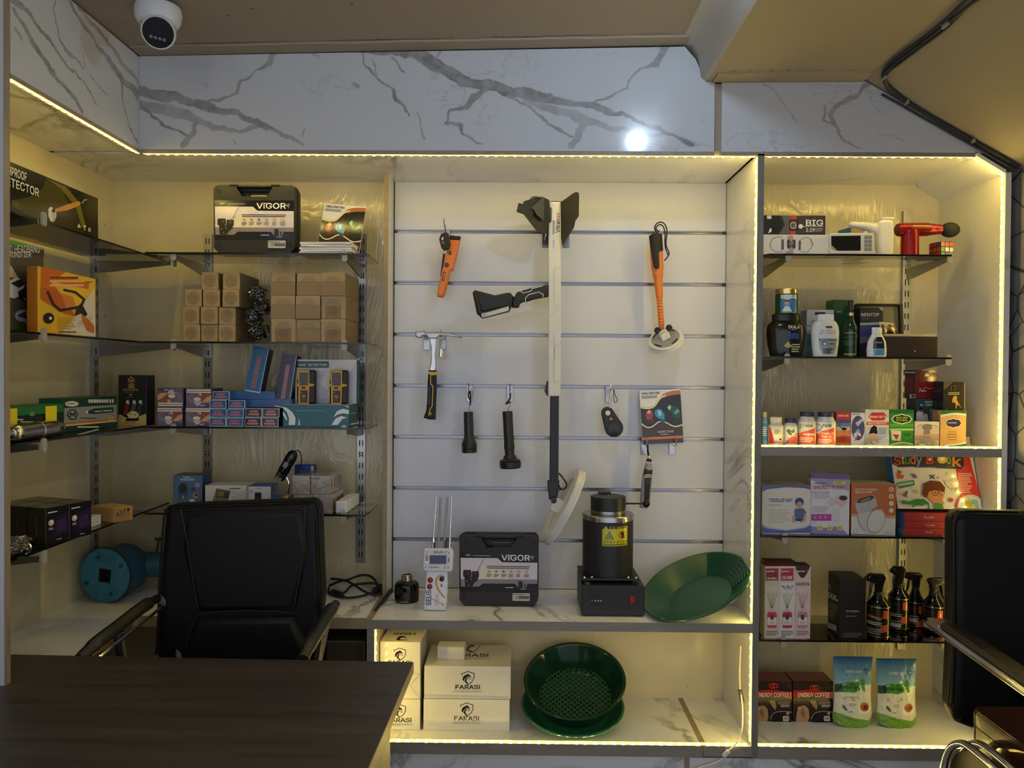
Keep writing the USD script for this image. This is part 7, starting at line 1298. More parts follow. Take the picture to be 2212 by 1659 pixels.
CF = [['#2e8a3c', '#3a5a9a', '#cfc8a8'], ['#2e8a3c', '#cfd0cc', '#cfc8a8'], ['#c8502c', '#c8402c', '#d0502c']]; CL = [['#a83020', '#a83020', '#8a2a1c'], ['#a83020', '#a83020', '#8a2a1c'], ['#2a3a6a', '#7a2a2a', '#7a2a2a']]; CT = [['#cfc8a8', '#2e8a3c', '#c8502c'], ['#2a3a6a', '#cfc8a8', '#c8b030'], ['#c8502c', '#c8b030', '#2e8a3c']]
for r in range(3):
    for c in range(3):
        x0, z0_ = c * q_ + 0.0016, r * q_ + 0.0016; k = q_ - 0.0032
        part(t, 'colour_square', rbx(x0, x0 + k, -0.0006, 0.0004, z0_, z0_ + k, 0.0005, 4), mat(CF[r][c], 0.3)); part(t, 'colour_square', rbx(-0.0006, 0.0004, w - x0 - k, w - x0, z0_, z0_ + k, 0.0005, 4), mat(CL[r][2 - c], 0.3)); part(t, 'colour_square', rbx(x0, x0 + k, z0_, z0_ + k, w - 0.0004, w + 0.0006, 0.0005, 4), mat(CT[r][c], 0.3))

# ------------------------------------------------------------------ second shelf: cosmetics and the watch case
def upr(cx, yb, Y, z): o = at(*cA(cx, yb), Y); o[2] = z; return o, Y / FPX / 3.6144
o, S = upr(350, 1270, 2.565, R2); M = tr(*o); t = thing('hair_jar', 'large black hair product jar with white lettering, under the small gold-lidded jar', 'jar', M)
fl_ = np.diag([1, 0.62, 1, 1.0])
part(t, 'jar', moved(lathe([(0, 0), (108 * S, 0), (118 * S, 4 * S), (140 * S, 90 * S), (150 * S, 180 * S), (146 * S, 235 * S), (120 * S, 268 * S), (104 * S, 276 * S), (0, 276 * S)], 44), fl_), mat('#15130f', 0.2), smooth=35)
part(t, 'lid', moved(lathe([(0, 276 * S), (106 * S, 276 * S), (108 * S, 282 * S), (106 * S, 326 * S), (102 * S, 330 * S), (0, 330 * S)], 40), fl_), mat('#1a1817', 0.35), smooth=30)
def ell_print(t, items, rx, ry, cx, yb, S, names=('printed_label', 'lettering')):
    """print on an upright oval body; items in crop pixels round the axis cx, base yb"""
    cx = cx + fshift(1600 + cx / 3.6144, ry, S * FPX * 3.6144, 3.6144)
    def m_(x, y): return (x - cx) * S, (yb - y) * S
    ms = [[], [], [], []]
    for i, it in enumerate(flat(items)):
        if it[0] != 't':
            g = Polygon(it[1]) if it[0] == 'p' else it[1]; g = g if g.is_valid else g.buffer(0); b_ = g.bounds; n = max(1, int((b_[2] - b_[0]) / 8) + 1); xs = np.linspace(b_[0], b_[2], n + 1)
            grp = [('g', g.intersection(sbox(xs[k], b_[1] - 1, xs[k + 1], b_[3] + 1)), it[2]) for k in range(n)]
        else: grp = [it]
        for a_, b_ in zip(ms, art_mesh(grp, m_, None, 0.0007 + 0.0001 * i, 0)): a_ += b_
    for m, c, n in ((ms[0], ms[1], names[0]), (ms[2], ms[3], names[1])):
        if m:
            q = up_facing(m, 2); v = q.vertices.copy(); xx = np.clip(v[:, 0] / rx, -0.995, 0.995); yy = -ry * np.sqrt(1 - xx ** 2) - v[:, 2]
            part(t, n, trimesh.Trimesh(np.stack([v[:, 0], yy, v[:, 1]], 1), q.faces, process=False), GLOSSP, cols=c)
ell_print(t, [T('SKALA', 368, 1030, 460, 1056, '#e0dcd0'), TL(390, 1060, 440, 1068, 1, '#b8b4a8'), T('Bomba', 375, 1080, 452, 1135, '#3a6ab8'), P([(335, 1190), (368, 1150), (400, 1195), (370, 1205)], '#a89a4a'), TL(395, 1170, 465, 1240, 4, '#b8b4a4')], 150 * S, 93 * S, 350, 1270, S)
ztj = R2 + 330 * S
o, S = upr(352, 1270, 2.562, R2); t = thing('small_jar', 'small jar with a gold lid and blue label standing on the large black jar', 'jar', tr(o[0], o[1], ztj))
part(t, 'jar', lathe([(0, 0), (80 * S, 0), (84 * S, 3 * S), (85 * S, 145 * S), (78 * S, 152 * S), (0, 152 * S)], 36), mat('#2a4a26', 0.2), smooth=30); part(t, 'lid', lathe([(0, 152 * S), (84 * S, 152 * S), (85 * S, 188 * S), (82 * S, 192 * S), (0, 192 * S)], 36), mat((0.7, 0.55, 0.24), 0.22, 1.0), smooth=30, label='gold lid')
cyl_print(t, [R(318, 795, 436, 935, '#3a7ab0'), P([(318, 795), (436, 795), (436, 830), (400, 822), (360, 835), (318, 822)], '#cfd4c0'), C(358, 860, 17, '#c89070'), P([(338, 852), (345, 835), (372, 838), (380, 855), (360, 848)], '#4a2c1c'), P([(325, 925), (345, 885), (375, 885), (395, 925)], '#e0dcd0'), C(405, 805, 9, '#8ab06a'), R(318, 925, 436, 938, '#5a8a4a')], 84.5 * S, 352 + fshift(1697, 84 * S, 2.562, 3.6144), 84.5, 0, lambda y: (940 - y) * S)
t, M, dm = carton('shampoo_carton', 'white and teal carton standing behind the white shampoo bottle', 'carton', (512, 1270), (725, 1270), (512, 899), 2.665, 0.06, '#c6c6c6', '#8a8a8a', '#b0b0ae', z=R2, crop=RA, art=[R(512, 1085, 725, 1270, '#3a6a78'), P([(512, 1060), (725, 1075), (725, 1100), (512, 1090)], '#7aa0aa'), RR(578, 918, 662, 942, 10, '#3a3c40'), L(spline([(550, 1000), (570, 985), (590, 1000), (620, 992)], 12), 5, '#6a6c70'), TL(522, 1020, 560, 1032, 1, '#5a7ab0'), C(540, 1160, 25, '#2a5a68')])
o, S = upr(657, 1272, 2.55, R2); t = thing('shampoo_bottle', 'white oval shampoo bottle with grey label at the front of the shelf', 'bottle', tr(*o)); f2 = np.diag([1, 0.5, 1, 1.0])
part(t, 'bottle', moved(lathe([(0, 0), (84 * S, 0), (92 * S, 4 * S), (104 * S, 100 * S), (108 * S, 190 * S), (103 * S, 235 * S), (84 * S, 272 * S), (66 * S, 284 * S), (0, 284 * S)], 44), f2), mat('#dcdad4', 0.28), smooth=35); part(t, 'cap', moved(lathe([(0, 284 * S), (66 * S, 284 * S), (67 * S, 290 * S), (66 * S, 318 * S), (58 * S, 330 * S), (0, 332 * S)], 36), f2), mat('#e4e2dc', 0.3), smooth=35)
ell_print(t, [RR(660, 1035, 713, 1051, 7, '#4a4a4e'), T('ANTI HAIRLOSS', 620, 1066, 742, 1078, '#7a8488'), T('REVIVE SHAMPOO', 614, 1084, 746, 1097, '#7a8488'), L([(612, 1110), (752, 1110)], 2, '#9aa0a0'), P([(610, 1128), (755, 1128), (748, 1200), (725, 1250), (640, 1250), (620, 1200)], '#8a9aa0'), R(612, 1140, 752, 1147, '#3a464a'), C(652, 1170, 20, '#4a5a60'), C(655, 1172, 11, '#c8ced0'), TL(690, 1165, 745, 1180, 1, '#3a464a'), P([(640, 1205), (720, 1205), (700, 1248), (645, 1248)], '#4a5a5e'), L(spline([(738, 1190), (730, 1225), (705, 1228)], 10), 9, '#a8926a')], 106 * S, 53 * S, 657, 1272, S)
carton('green_carton', 'dark green carton behind the green glass bottle', 'carton', (725, 1270), (872, 1270), (725, 822), 2.70, 0.055, '#1f4a2c', '#2c6a42', '#2a5c3a', z=R2, crop=RA, yaw=8, art=[TL(750, 910, 800, 925, 1, '#a8b49a'), L([(725, 915), (870, 900)], 3, '#16341f')])
o, S = upr(855, 1268, 2.565, R2); t = thing('green_bottle', 'dark green glass bottle with gold neck band and outlined label', 'bottle', tr(*o)); gb = node_mat('green_glass', {'p': ('principled_bsdf', {'base_color': (0.01, 0.035, 0.015), 'roughness': 0.06})}, [])
part(t, 'bottle', lathe([(0, 0), (46 * S, 0), (51 * S, 4 * S), (52 * S, 200 * S), (49 * S, 235 * S), (32 * S, 275 * S), (21 * S, 310 * S), (18 * S, 400 * S), (19 * S, 410 * S), (0, 410 * S)], 36), gb, smooth=35); part(t, 'cap', lathe([(0, 405 * S), (21 * S, 405 * S), (22 * S, 432 * S), (18 * S, 438 * S), (0, 438 * S)], 24), mat('#1d2a1c', 0.3), smooth=30); part(t, 'neck_band', lathe([(19.5 * S, 320 * S), (22 * S, 322 * S), (21 * S, 345 * S), (18.5 * S, 347 * S)], 28), GOLD, smooth=30, label='gold neck band')
cyl_print(t, [G(rrect(808, 1078, 902, 1252, 6).difference(rrect(813, 1083, 897, 1247, 5)), '#b8a844'), TL(825, 1140, 885, 1180, 3, '#4a6a3a'), R(816, 1240, 894, 1250, '#a89a3a'), L([(825, 1115), (885, 1112)], 3, '#5a8a4a')], 52.5 * S, 855 + fshift(1836, 52 * S, 2.565, 3.6144), 52.5, 0, lambda y: (1268 - y) * S)
carton('dark_carton', 'black carton with silver lettering and violet panel beside the green bottle', 'carton', (928, 1268), (1108, 1268), (928, 882), 2.62, 0.06, '#1c1b22', '#121116', '#2a2930', z=R2, crop=RA, yaw=6, art=[P([(1000, 884), (1108, 870), (1108, 910), (1070, 880)], '#b8b4a8'), T('MINTOP', 940, 925, 1082, 952, '#b8b8bc'), TL(945, 965, 1020, 975, 1, '#5a5a62'), P([(928, 1003), (1090, 998), (1090, 1018), (928, 1022)], '#a8aab4'), P([(928, 1026), (1092, 1022), (1092, 1108), (928, 1112)], '#3c4482'), P([(928, 1112), (1092, 1108), (1092, 1140), (928, 1165)], '#6a6c88'), P([(928, 1165), (1000, 1160), (985, 1268), (928, 1268)], '#2a3048')])
o, S = upr(1060, 1270, 2.535, R2); t = thing('lotion_bottle', 'small white bottle with black and blue label in front of the watch case', 'bottle', tr(*o))
part(t, 'bottle', moved(lathe([(0, 0), (68 * S, 0), (75 * S, 5 * S), (77 * S, 60 * S), (70 * S, 120 * S), (50 * S, 160 * S), (38 * S, 182 * S), (38 * S, 190 * S), (0, 190 * S)], 40), f2), mat('#dcdad6', 0.3), smooth=35); part(t, 'cap', moved(lathe([(0, 188 * S), (39 * S, 188 * S), (40 * S, 226 * S), (36 * S, 231 * S), (0, 231 * S)], 28), f2), mat('#e8e6e0', 0.35), smooth=30)
ell_print(t, [P([(1035, 1205), (1040, 1140), (1060, 1115), (1100, 1115), (1118, 1150), (1125, 1205)], '#1e2024'), P([(1037, 1210), (1125, 1208), (1122, 1255), (1042, 1258)], '#4a8ac0'), TL(1050, 1150, 1105, 1165, 2, '#9a9ca0')], 76 * S, 38 * S, 1060, 1270, S)
f = Fr(*RA, 2.545, (1112, 1272)); f.O[2] = R2; f.M = tr(*f.O); t = thing('watch_case', 'open dark wooden watch case with cream lining and a gold watch inside', 'case', f.M); DW = mat('#2e2119', 0.35); S = f.s; Wc = f.xz(1556, 0)[0]; Hc = (1272 - 1108) * S
part(t, 'base', rbx(0, Wc, 0, 0.12, 0, Hc, 0.002), DW); part(t, 'cushion', rbx(0.004, Wc - 0.003, 0.004, 0.116, Hc - 0.004, Hc + 0.008, 0.004), mat('#b8a880', 0.8), label='cream cushion')
part(t, 'latch', moved(lathe([(0, 0), (0.003, 0), (0.003, 0.002), (0, 0.0025)], 12), tr(Wc * 0.58, 0, Hc * 0.3) @ rotm('x', 90)), CHROME)
lid = tr(-0.028, 0.125, Hc - 0.004) @ rotm('x', -6); hl = (1110 - 825) * S * 1.03
part(t, 'lid_frame', moved(ext(sbox(0, 0, Wc - 0.02, hl).difference(sbox(0.008, 0.0, Wc - 0.03, hl - 0.005)), 0.022), lid), DW); part(t, 'lid_back', moved(bx(0, Wc - 0.02, 0.022, 0.025, 0, hl), lid), DW); part(t, 'lid_lining', moved(bx(0.0085, Wc - 0.0305, 0.016, 0.0215, 0.0, hl - 0.006), lid), mat('#8e8258', 0.8), label='olive cream lining')
gw = mat((0.5, 0.38, 0.2), 0.3, 1.0)
part(t, 'watch', [moved(lathe([(0, 0), (0.014, 0), (0.015, 0.003), (0.013, 0.007), (0, 0.007)], 24), tr(0.022, 0.05, Hc + 0.022) @ rotm('x', 65)), moved(trimesh.creation.torus(0.022, 0.004, 26, 8), tr(0.025, 0.062, Hc + 0.018) @ rotm('y', 80))], gw, smooth=40); part(t, 'watch', [moved(trimesh.creation.torus(0.020, 0.0045, 26, 8), tr(0.052, 0.06, Hc + 0.020) @ rotm('y', 72)), moved(lathe([(0, 0), (0.012, 0), (0.012, 0.006), (0, 0.006)], 20), tr(0.050, 0.045, Hc + 0.026) @ rotm('x', 70))], GOLD, smooth=40)
part(t, 'card', moved(bx(0, 0.05, 0, 0.001, 0, 0.026), tr(0.012, 0.05, Hc + 0.030) @ rotm('y', 6) @ rotm('x', -30)), mat('#b8b0a0', 0.3)); part(t, 'watch_pillow', rbx(0.006, 0.07, 0.045, 0.085, Hc + 0.004, Hc + 0.022, 0.006), mat('#3a2c20', 0.7))

# ------------------------------------------------------------------ third level: the board with remedies
RBc = (1620, 780, 3.7365); cB = lambda x, y: (1620 + x / 3.7365, 780 + y / 3.7365)
def remedy(label, x0, x1, ycap, yc1, ysh, body, cap, art, Y=2.50, name='supplement_bottle', capw=0.78, cat='bottle'):
    cx = (x0 + x1) / 2; S = Y / FPX / 3.7365; r = (x1 - x0) / 2; o = at(*cB(cx, 672), Y); o[2] = R3; t = thing(name, label, cat, tr(*o)); H = lambda y: (676 - y) * S
    part(t, 'bottle', lathe([(0, 0), ((r - 3) * S, 0), (r * S, 4 * S), (r * S, H(ysh)), (r * 0.9 * S, H(ysh) + 8 * S), (r * capw * 0.92 * S, H(yc1) - 2 * S), (r * capw * 0.92 * S, H(yc1)), (0, H(yc1))], 32), mat(body, 0.25), smooth=35); part(t, 'cap', lathe([(0, H(yc1)), (r * capw * S, H(yc1)), (r * capw * S * 1.01, H(ycap) - 3 * S), (r * capw * 0.96 * S, H(ycap)), (0, H(ycap))], 28), mat(cap, 0.4), smooth=30)
    cyl_print(t, art, (r + 0.3) * S, cx + fshift(1620 + cx / 3.7365, r * S, Y, 3.7365), r + 0.3, 0, H)
OR = '#d85a34'
t_ = remedy('tiny blue vial with pale cap at the far left of the board', 97, 141, 405, 446, 490, '#7aa4c0', '#cfc4a0', [R(100, 495, 138, 630, '#4a8ab8'), TL(105, 520, 135, 600, 5, '#d0dce0')], name='vial', capw=0.7)
remedy('white bottle with white cap and red stripes beside the vial', 147, 267, 445, 495, 515, '#d8d0c0', '#d6cfc0', [R(150, 530, 266, 655, '#ddd6c8'), P([(150, 530), (175, 530), (205, 655), (150, 655)], '#c83a2c'), T('Kumi', 205, 628, 262, 652, '#b83a2c'), TL(198, 540, 240, 580, 3, '#8a8478'), C(245, 620, 8, '#3a3a4a')])
remedy('short white and orange bottle with navy cap and green leaves printed', 271, 381, 455, 488, 515, '#d8d2c6', '#2e2a5a', [R(274, 520, 380, 655, '#e0dacc'), P([(290, 655), (320, 610), (380, 565), (380, 655)], OR), P([(300, 550), (320, 535), (335, 560), (315, 575)], '#4a7a3a'), P([(330, 550), (355, 540), (360, 560), (340, 572)], '#5a8a44'), P([(310, 575), (335, 565), (335, 590)], '#3a6a34'), T('Zinc', 345, 575, 378, 598, '#f0e6d8')])
remedy('white and orange supplement bottle with navy cap, left of the two tall ones', 389, 528, 403, 437, 478, '#d8d4cc', '#2e2a5a', [R(390, 488, 527, 655, '#ddd8cc'), P([(390, 655), (390, 600), (430, 560), (527, 525), (527, 655)], OR), T('now', 450, 500, 506, 521, '#2a2830'), [C(410 + 13 * (k % 3), 500 + 14 * (k // 3), 5, '#8a9aa4') for k in range(8)], T('L-Arginine', 412, 566, 522, 590, '#f0e6d8'), TL(420, 600, 510, 645, 3, '#f0cfc0')])
remedy('white and orange supplement bottle with navy cap, right of the two tall ones', 531, 686, 403, 437, 478, '#d8d4cc', '#2e2a5a', [R(532, 488, 685, 655, '#ddd8cc'), P([(532, 655), (545, 590), (590, 550), (685, 520), (685, 655)], OR), L(spline([(538, 545), (560, 500), (585, 510), (575, 545), (545, 560)], 16), 6, '#6a8ab4'), T('now', 594, 496, 656, 519, '#2a2830'), T('Omega-3', 568, 558, 668, 580, '#f0e6d8'), T('Fish Oil', 588, 584, 656, 602, '#f0e6d8'), TL(570, 612, 660, 650, 3, '#f0cfc0')])
def rbox(label, bl, br, tl, Y, D, front, side, top, art, z=R3, yaw=0, name='remedy_carton', **kw):
    return carton(name, label, 'carton', bl, br, tl, Y, D, front, side, top, z=z, yaw=yaw, crop=RBc, gloss=True, art=art, **kw)
rbox('narrow carton fading red to blue to orange with an ostrich on it', (694, 674), (810, 674), (694, 412), 2.50, 0.05, '#b85a3c', '#6a2a2c', '#a8443a', [R(694, 412, 810, 470, '#b83a34'), P([(694, 470), (810, 470), (810, 530), (694, 530)], '#4a4a86'), R(694, 500, 810, 530, '#6a6a96'), R(694, 530, 810, 560, '#a8a4a8'), R(694, 560, 810, 610, '#c87a54'), R(694, 610, 810, 672, '#b0402c'), T('ostrich oil', 708, 430, 795, 448, '#f0dcd0'), P([(735, 540), (760, 535), (785, 545), (770, 558), (745, 556)], '#1e1a20'), L([(738, 542), (722, 525), (724, 508), (732, 506)], 4, '#1e1a20'), L([(758, 556), (756, 572), (764, 576)], 2.5, '#1e1a20'), TL(730, 600, 780, 645, 4, '#8a3a2c')])
rbox('white carton with a dark oval of dancing figures', (812, 676), (926, 678), (812, 416), 2.505, 0.05, '#d4ccc8', '#8a8488', '#c8bcb4', [C(872, 540, 53, '#2e2850', 100), TL(825, 424, 910, 436, 1, '#8a7a9a'), P([(850, 500), (880, 480), (905, 465), (915, 480), (890, 505), (870, 530)], '#a0a8c8'), P([(835, 590), (860, 570), (890, 580), (900, 610), (870, 600), (845, 625)], '#c8b8b8'), P([(850, 560), (880, 545), (890, 570), (865, 580)], '#7a86b8'), L([(870, 590), (850, 640)], 7, '#6a78b0'), C(890, 476, 7, '#c8a8a0')], yaw=-8)
rbox('white carton with red hexagon and a veiled woman pictured', (928, 682), (1122, 684), (928, 391), 2.50, 0.05, '#d6d2cc', '#b8b0a4', '#cfc6b4', [P([(955, 448), (985, 415), (1080, 415), (1110, 448), (1080, 480), (985, 480)], '#c83e3a'), T('Women Vita Tea', 965, 438, 1104, 458, '#f0dcd4'), R(940, 492, 1120, 516, '#c8443c'), T('MULTI PROTECT', 955, 497, 1105, 511, '#f0dcd4'), P([(930, 530), (1122, 530), (1122, 682), (930, 682)], '#b4b8c4'), P([(955, 600), (975, 540), (1000, 518), (1022, 530), (1030, 585), (1000, 590)], '#1e1a1c'), P([(945, 640), (960, 590), (1000, 580), (1040, 610), (1030, 650), (970, 660)], '#c8a88c'), TL(1036, 540, 1105, 590, 4, '#6a7aa4'), P([(1040, 640), (1122, 600), (1122, 682), (1020, 682)], '#d4d8e0')])
rbox('bright green carton with a cartouche and a small photo', (1126, 684), (1320, 684), (1126, 392), 2.50, 0.05, '#3f8a36', '#2a5a28', '#4a7a3c', [R(1126, 392, 1320, 420, '#2f6a2c'), R(1126, 505, 1320, 530, '#5aa044'), R(1126, 545, 1320, 560, '#a8c878'), P([(1140, 468), (1160, 440), (1200, 432), (1225, 424), (1250, 432), (1290, 440), (1310, 468), (1290, 496), (1250, 504), (1225, 512), (1200, 504), (1160, 496)], '#d8dcc0'), P([(1150, 468), (1168, 446), (1205, 440), (1225, 433), (1245, 440), (1282, 446), (1300, 468), (1282, 490), (1245, 497), (1225, 503), (1205, 497), (1168, 490)], '#1f4a20'), T('BREAST CREAM', 1180, 450, 1272, 464, '#d8c83a'), T('NATURAL', 1180, 470, 1272, 484, '#d8c83a'), P([(1140, 560), (1220, 565), (1216, 645), (1144, 640)], '#d8c8b4'), P([(1150, 590), (1205, 595), (1182, 635)], '#a83a44'), TL(1240, 580, 1300, 610, 2, '#2a5a28'), P(list(map(tuple, spline([(1130, 676), (1225, 652), (1318, 670)], 14))) + [(1318, 684), (1130, 684)], '#cfd8a0'), P(list(map(tuple, spline([(1130, 684), (1225, 662), (1318, 678)], 14))) + [(1318, 690), (1130, 690)], '#3f8a36')])
t, M, d1 = rbox('dark teal carton with a smiling couple pictured, behind the pale carton', (1338, 690), (1530, 690), (1338, 306), 2.585, 0.06, '#2c4a4c', '#1e2c30', '#3a5254', [T('RAFIK', 1412, 322, 1482, 338, '#d8d4c0'), T('AL-ZAWJAIN', 1372, 344, 1522, 362, '#d8d4c0'), P([(1335, 485), (1340, 420), (1362, 400), (1395, 410), (1402, 485)], '#e2ded4'), C(1376, 396, 16, '#8a6048'), P([(1362, 392), (1368, 376), (1390, 378), (1392, 394)], '#1e1816'), P([(1395, 485), (1400, 430), (1430, 415), (1440, 485)], '#d0c8ba'), C(1416, 418, 14, '#b0866a'), P([(1402, 420), (1408, 400), (1430, 402), (1438, 450), (1428, 425)], '#5a3a28'), TL(1450, 385, 1518, 480, 5, '#b0aa96')], yaw=4)
rbox('pale carton with a grey bust emblem in front of the teal carton', (1328, 688), (1527, 688), (1328, 488), 2.505, 0.045, '#cdbba8', '#a8988a', '#d0c4b4', [R(1328, 488, 1527, 530, '#d8d0c4'), P([(1385, 535), (1400, 512), (1430, 505), (1465, 512), (1472, 545), (1450, 560), (1455, 590), (1400, 595), (1405, 560)], '#8a7a70'), L(spline([(1350, 530), (1380, 515), (1420, 540), (1470, 520), (1515, 528)], 14), 5, '#7a6a60'), P([(1328, 600), (1527, 590), (1527, 640), (1328, 640)], '#c49a7a'), P(list(map(tuple, spline([(1340, 680), (1370, 640), (1430, 628), (1490, 640), (1520, 680)], 14))), '#a8a494'), TL(1395, 600, 1455, 625, 2, '#9a8070')])
zt1 = R3 + d1[2]
rbox('dark red carton with white script, standing on the teal carton', (1338, 304), (1510, 303), (1338, 72), 2.59, 0.06, '#6a1c20', '#5a1618', '#7a2226', [P([(1335, 200), (1400, 150), (1510, 190), (1510, 303), (1335, 303)], '#7c2024'), P([(1420, 120), (1410, 110), (1427, 96), (1444, 110), (1436, 122)], '#d8ccb8'), R(1408, 116, 1446, 124, '#d8ccb8'), L(spline([(1365, 250), (1375, 220), (1390, 245), (1410, 215), (1440, 222), (1480, 214)], 20), 4, '#cfc0ac'), TL(1375, 235, 1440, 250, 1, '#cfc0ac'), C(1488, 276, 12, '#b88a5a'), P([(1335, 72), (1390, 72), (1350, 170)], '#54161a')], z=zt1, yaw=8, lart=[R(1232, 85, 1335, 98, '#d0c4b4'), TL(1245, 130, 1330, 250, 8, '#8a2a2c'), R(1290, 268, 1336, 300, '#c8c0b0'), R(1308, 274, 1330, 292, '#2a2422')])
t, M, d2 = rbox('orange carton with a dark blue cartouche at the right end of the board', (1534, 688), (1744, 688), (1534, 396), 2.505, 0.05, '#d8a868', '#a87a44', '#4a7a3a', [R(1534, 396, 1744, 428, '#3a6a34'), P(list(map(tuple, spline([(1534, 440), (1640, 418), (1744, 425)], 12))) + [(1744, 440), (1640, 432), (1534, 455)], '#e0dcc8'), P([(1572, 500), (1592, 470), (1625, 466), (1642, 458), (1660, 466), (1694, 470), (1712, 500), (1694, 530), (1660, 536), (1642, 544), (1625, 536), (1592, 530)], '#e0c898'), P([(1580, 500), (1598, 476), (1628, 472), (1642, 465), (1656, 472), (1688, 476), (1704, 500), (1688, 525), (1656, 530), (1642, 537), (1628, 530), (1598, 525)], '#3a3458'), TL(1590, 490, 1694, 508, 1, '#a8a0b8'), TL(1600, 565, 1690, 580, 1, '#a87a3c'), TL(1590, 585, 1700, 600, 1, '#8a6a3a'), TL(1590, 607, 1695, 620, 1, '#8a6a3a'), TL(1595, 628, 1690, 642, 1, '#a87a3c'), P(list(map(tuple, spline([(1580, 672), (1660, 668), (1744, 650)], 12))) + [(1744, 690), (1560, 690)], '#e0dcc8'), P(list(map(tuple, spline([(1600, 684), (1670, 678), (1744, 664)], 12))) + [(1744, 690), (1600, 690)], '#3a6a34')])
rbox('black carton with a golden rearing horse, on top of the orange carton', (1560, 398), (1734, 398), (1560, 166), 2.52, 0.06, '#2e2820', '#1a1612', '#3c3428', [P([(1562, 168), (1640, 168), (1580, 225), (1562, 225)], '#5a5040'), L([(1625, 200), (1625, 240)], 5, '#6a6042'), L([(1640, 200), (1665, 200), (1650, 240)], 5, '#6a6042'), TL(1600, 250, 1695, 275, 2, '#b8a878'), P([(1630, 315), (1640, 290), (1655, 278), (1672, 290), (1668, 310), (1680, 335), (1690, 360), (1672, 352), (1664, 385), (1656, 385), (1662, 350), (1645, 330), (1632, 340)], '#c8923c'), L([(1680, 340), (1702, 375)], 4, '#c8923c'), R(1728, 168, 1735, 396, '#8a7a54'), TL(1575, 385, 1605, 394, 1, '#8a8064')], z=R3 + d2[2], yaw=3)
for i, (x_, w_, lab) in enumerate(((1000, 0.045, 'crumpled clear wrapper in front of the veiled woman carton'), (1425, 0.05, 'crumpled clear wrapper in front of the pale carton'))):
    o = at(*cB(x_, 660), 2.482); o[2] = R3 + 0.0095; solo('wrapper', lab, 'wrapper', moved(crumple(w_, 0.026, 0.018, 20 + i, 0.004), tr(*o)), CLEARP)
# ------------------------------------------------------------------ fourth level: baby goods and the learning set
RCc = (1620, 960, 3.7365)
carton('toddler_carton', 'white carton with blue bands and a helmeted toddler pictured', 'carton', (96, 713), (488, 712), (100, 330), 2.525, 0.13, '#d6d0c4', '#b8b2a8', '#cfc6b0', z=R4, crop=RCc, tart=[R(105, 290, 190, 318, '#b8b09a')], art=[
    P([(96, 330), (488, 326), (488, 365), (440, 352), (290, 345), (140, 362), (96, 385)], '#5c62a0'), P([(96, 370), (140, 350), (290, 330), (440, 340), (488, 352), (488, 330), (96, 332)], '#6a70ac'), P([(96, 655), (140, 680), (290, 698), (440, 678), (488, 655), (488, 715), (96, 715)], '#5c62a0'), P([(96, 640), (140, 668), (290, 690), (440, 668), (488, 640), (488, 655), (440, 678), (290, 698), (140, 680), (96, 658)], '#a0a4c8'),
    T('TODDLER HAT', 152, 436, 344, 466, '#34386a'), TL(152, 482, 300, 500, 1, '#b0a898'), TL(152, 520, 325, 640, 6, '#c0b8a8'), C(398, 462, 36, '#3a4678', 32), P([(364, 462), (432, 462), (428, 490), (370, 490)], '#3a4678'), C(398, 490, 25, '#c89a80', 28), C(389, 488, 3, '#3a2a24'), C(407, 488, 3, '#3a2a24'), P([(360, 520), (430, 515), (455, 550), (440, 580), (430, 610), (365, 612), (355, 580)], '#5a668e'), P([(440, 550), (455, 575), (448, 590), (430, 600)], '#c89a80'), P([(335, 580), (360, 570), (372, 620), (340, 635)], '#c89a80'), P([(430, 595), (450, 600), (440, 625), (405, 635), (400, 615)], '#c89a80'), P([(360, 600), (432, 598), (415, 618), (370, 618)], '#333c60')])
t, M, dm = carton('pump_carton', 'lilac and white carton with a breast pump pictured and its top flap open', 'carton', (485, 735), (800, 748), (492, 272), 2.54, 0.085, '#d6d0cc', '#cfc0b4', '#a89ab8', z=R4, yaw=-10, crop=RCc, art=[
    P([(485, 270), (800, 285), (800, 380), (720, 350), (600, 340), (490, 280)], '#a098b8'), P([(485, 660), (600, 672), (720, 660), (800, 735), (800, 760), (485, 740)], '#8a80ac'), RR(672, 296, 776, 324, 8, '#d8cc3a'), TL(690, 303, 760, 316, 1, '#7a7440'), TL(520, 305, 650, 322, 1, '#6a6478'), T('BREAST PUMP', 512, 332, 760, 362, '#b8447a'), T('four modes', 512, 380, 642, 396, '#8a84a0'), TL(512, 402, 650, 440, 3, '#b0a8b0'), TL(508, 498, 635, 552, 4, '#b0a8b0'),
    P([(620, 470), (650, 430), (690, 440), (700, 480), (660, 500)], '#c4bcb8'), P([(690, 420), (730, 405), (782, 440), (780, 475), (740, 505), (700, 485)], '#d8b0a4'), C(752, 432, 34, '#1e1a20', 20), P([(668, 520), (720, 510), (725, 560), (715, 640), (670, 640), (665, 570)], '#cac6c8'), R(495, 562, 656, 615, '#a8348a'), [C(525 + 42 * k, 588, 14, '#c868b0') for k in range(3)], [C(565 + 80 * k, 672, 23, '#d8d03a') for k in range(3)], [C(565 + 80 * k, 674, 11, '#8a86a0') for k in range(3)], TL(510, 625, 545, 636, 1, '#a8a0a8')])
W, D, H = dm; fp = trimesh.Trimesh([(-0.0, 0.0, H), (W, 0.0, H), (W - 0.004, -0.006, H + 0.016), (0.003, -0.006, H + 0.020), (0.0, 0.001, H), (W, 0.001, H), (W - 0.004, -0.005, H + 0.0165), (0.003, -0.005, H + 0.0205)], [[0, 1, 2], [0, 2, 3], [4, 6, 5], [4, 7, 6], [0, 4, 5], [0, 5, 1], [1, 5, 6], [1, 6, 2], [2, 6, 7], [2, 7, 3], [3, 7, 4], [3, 4, 0]], process=False)
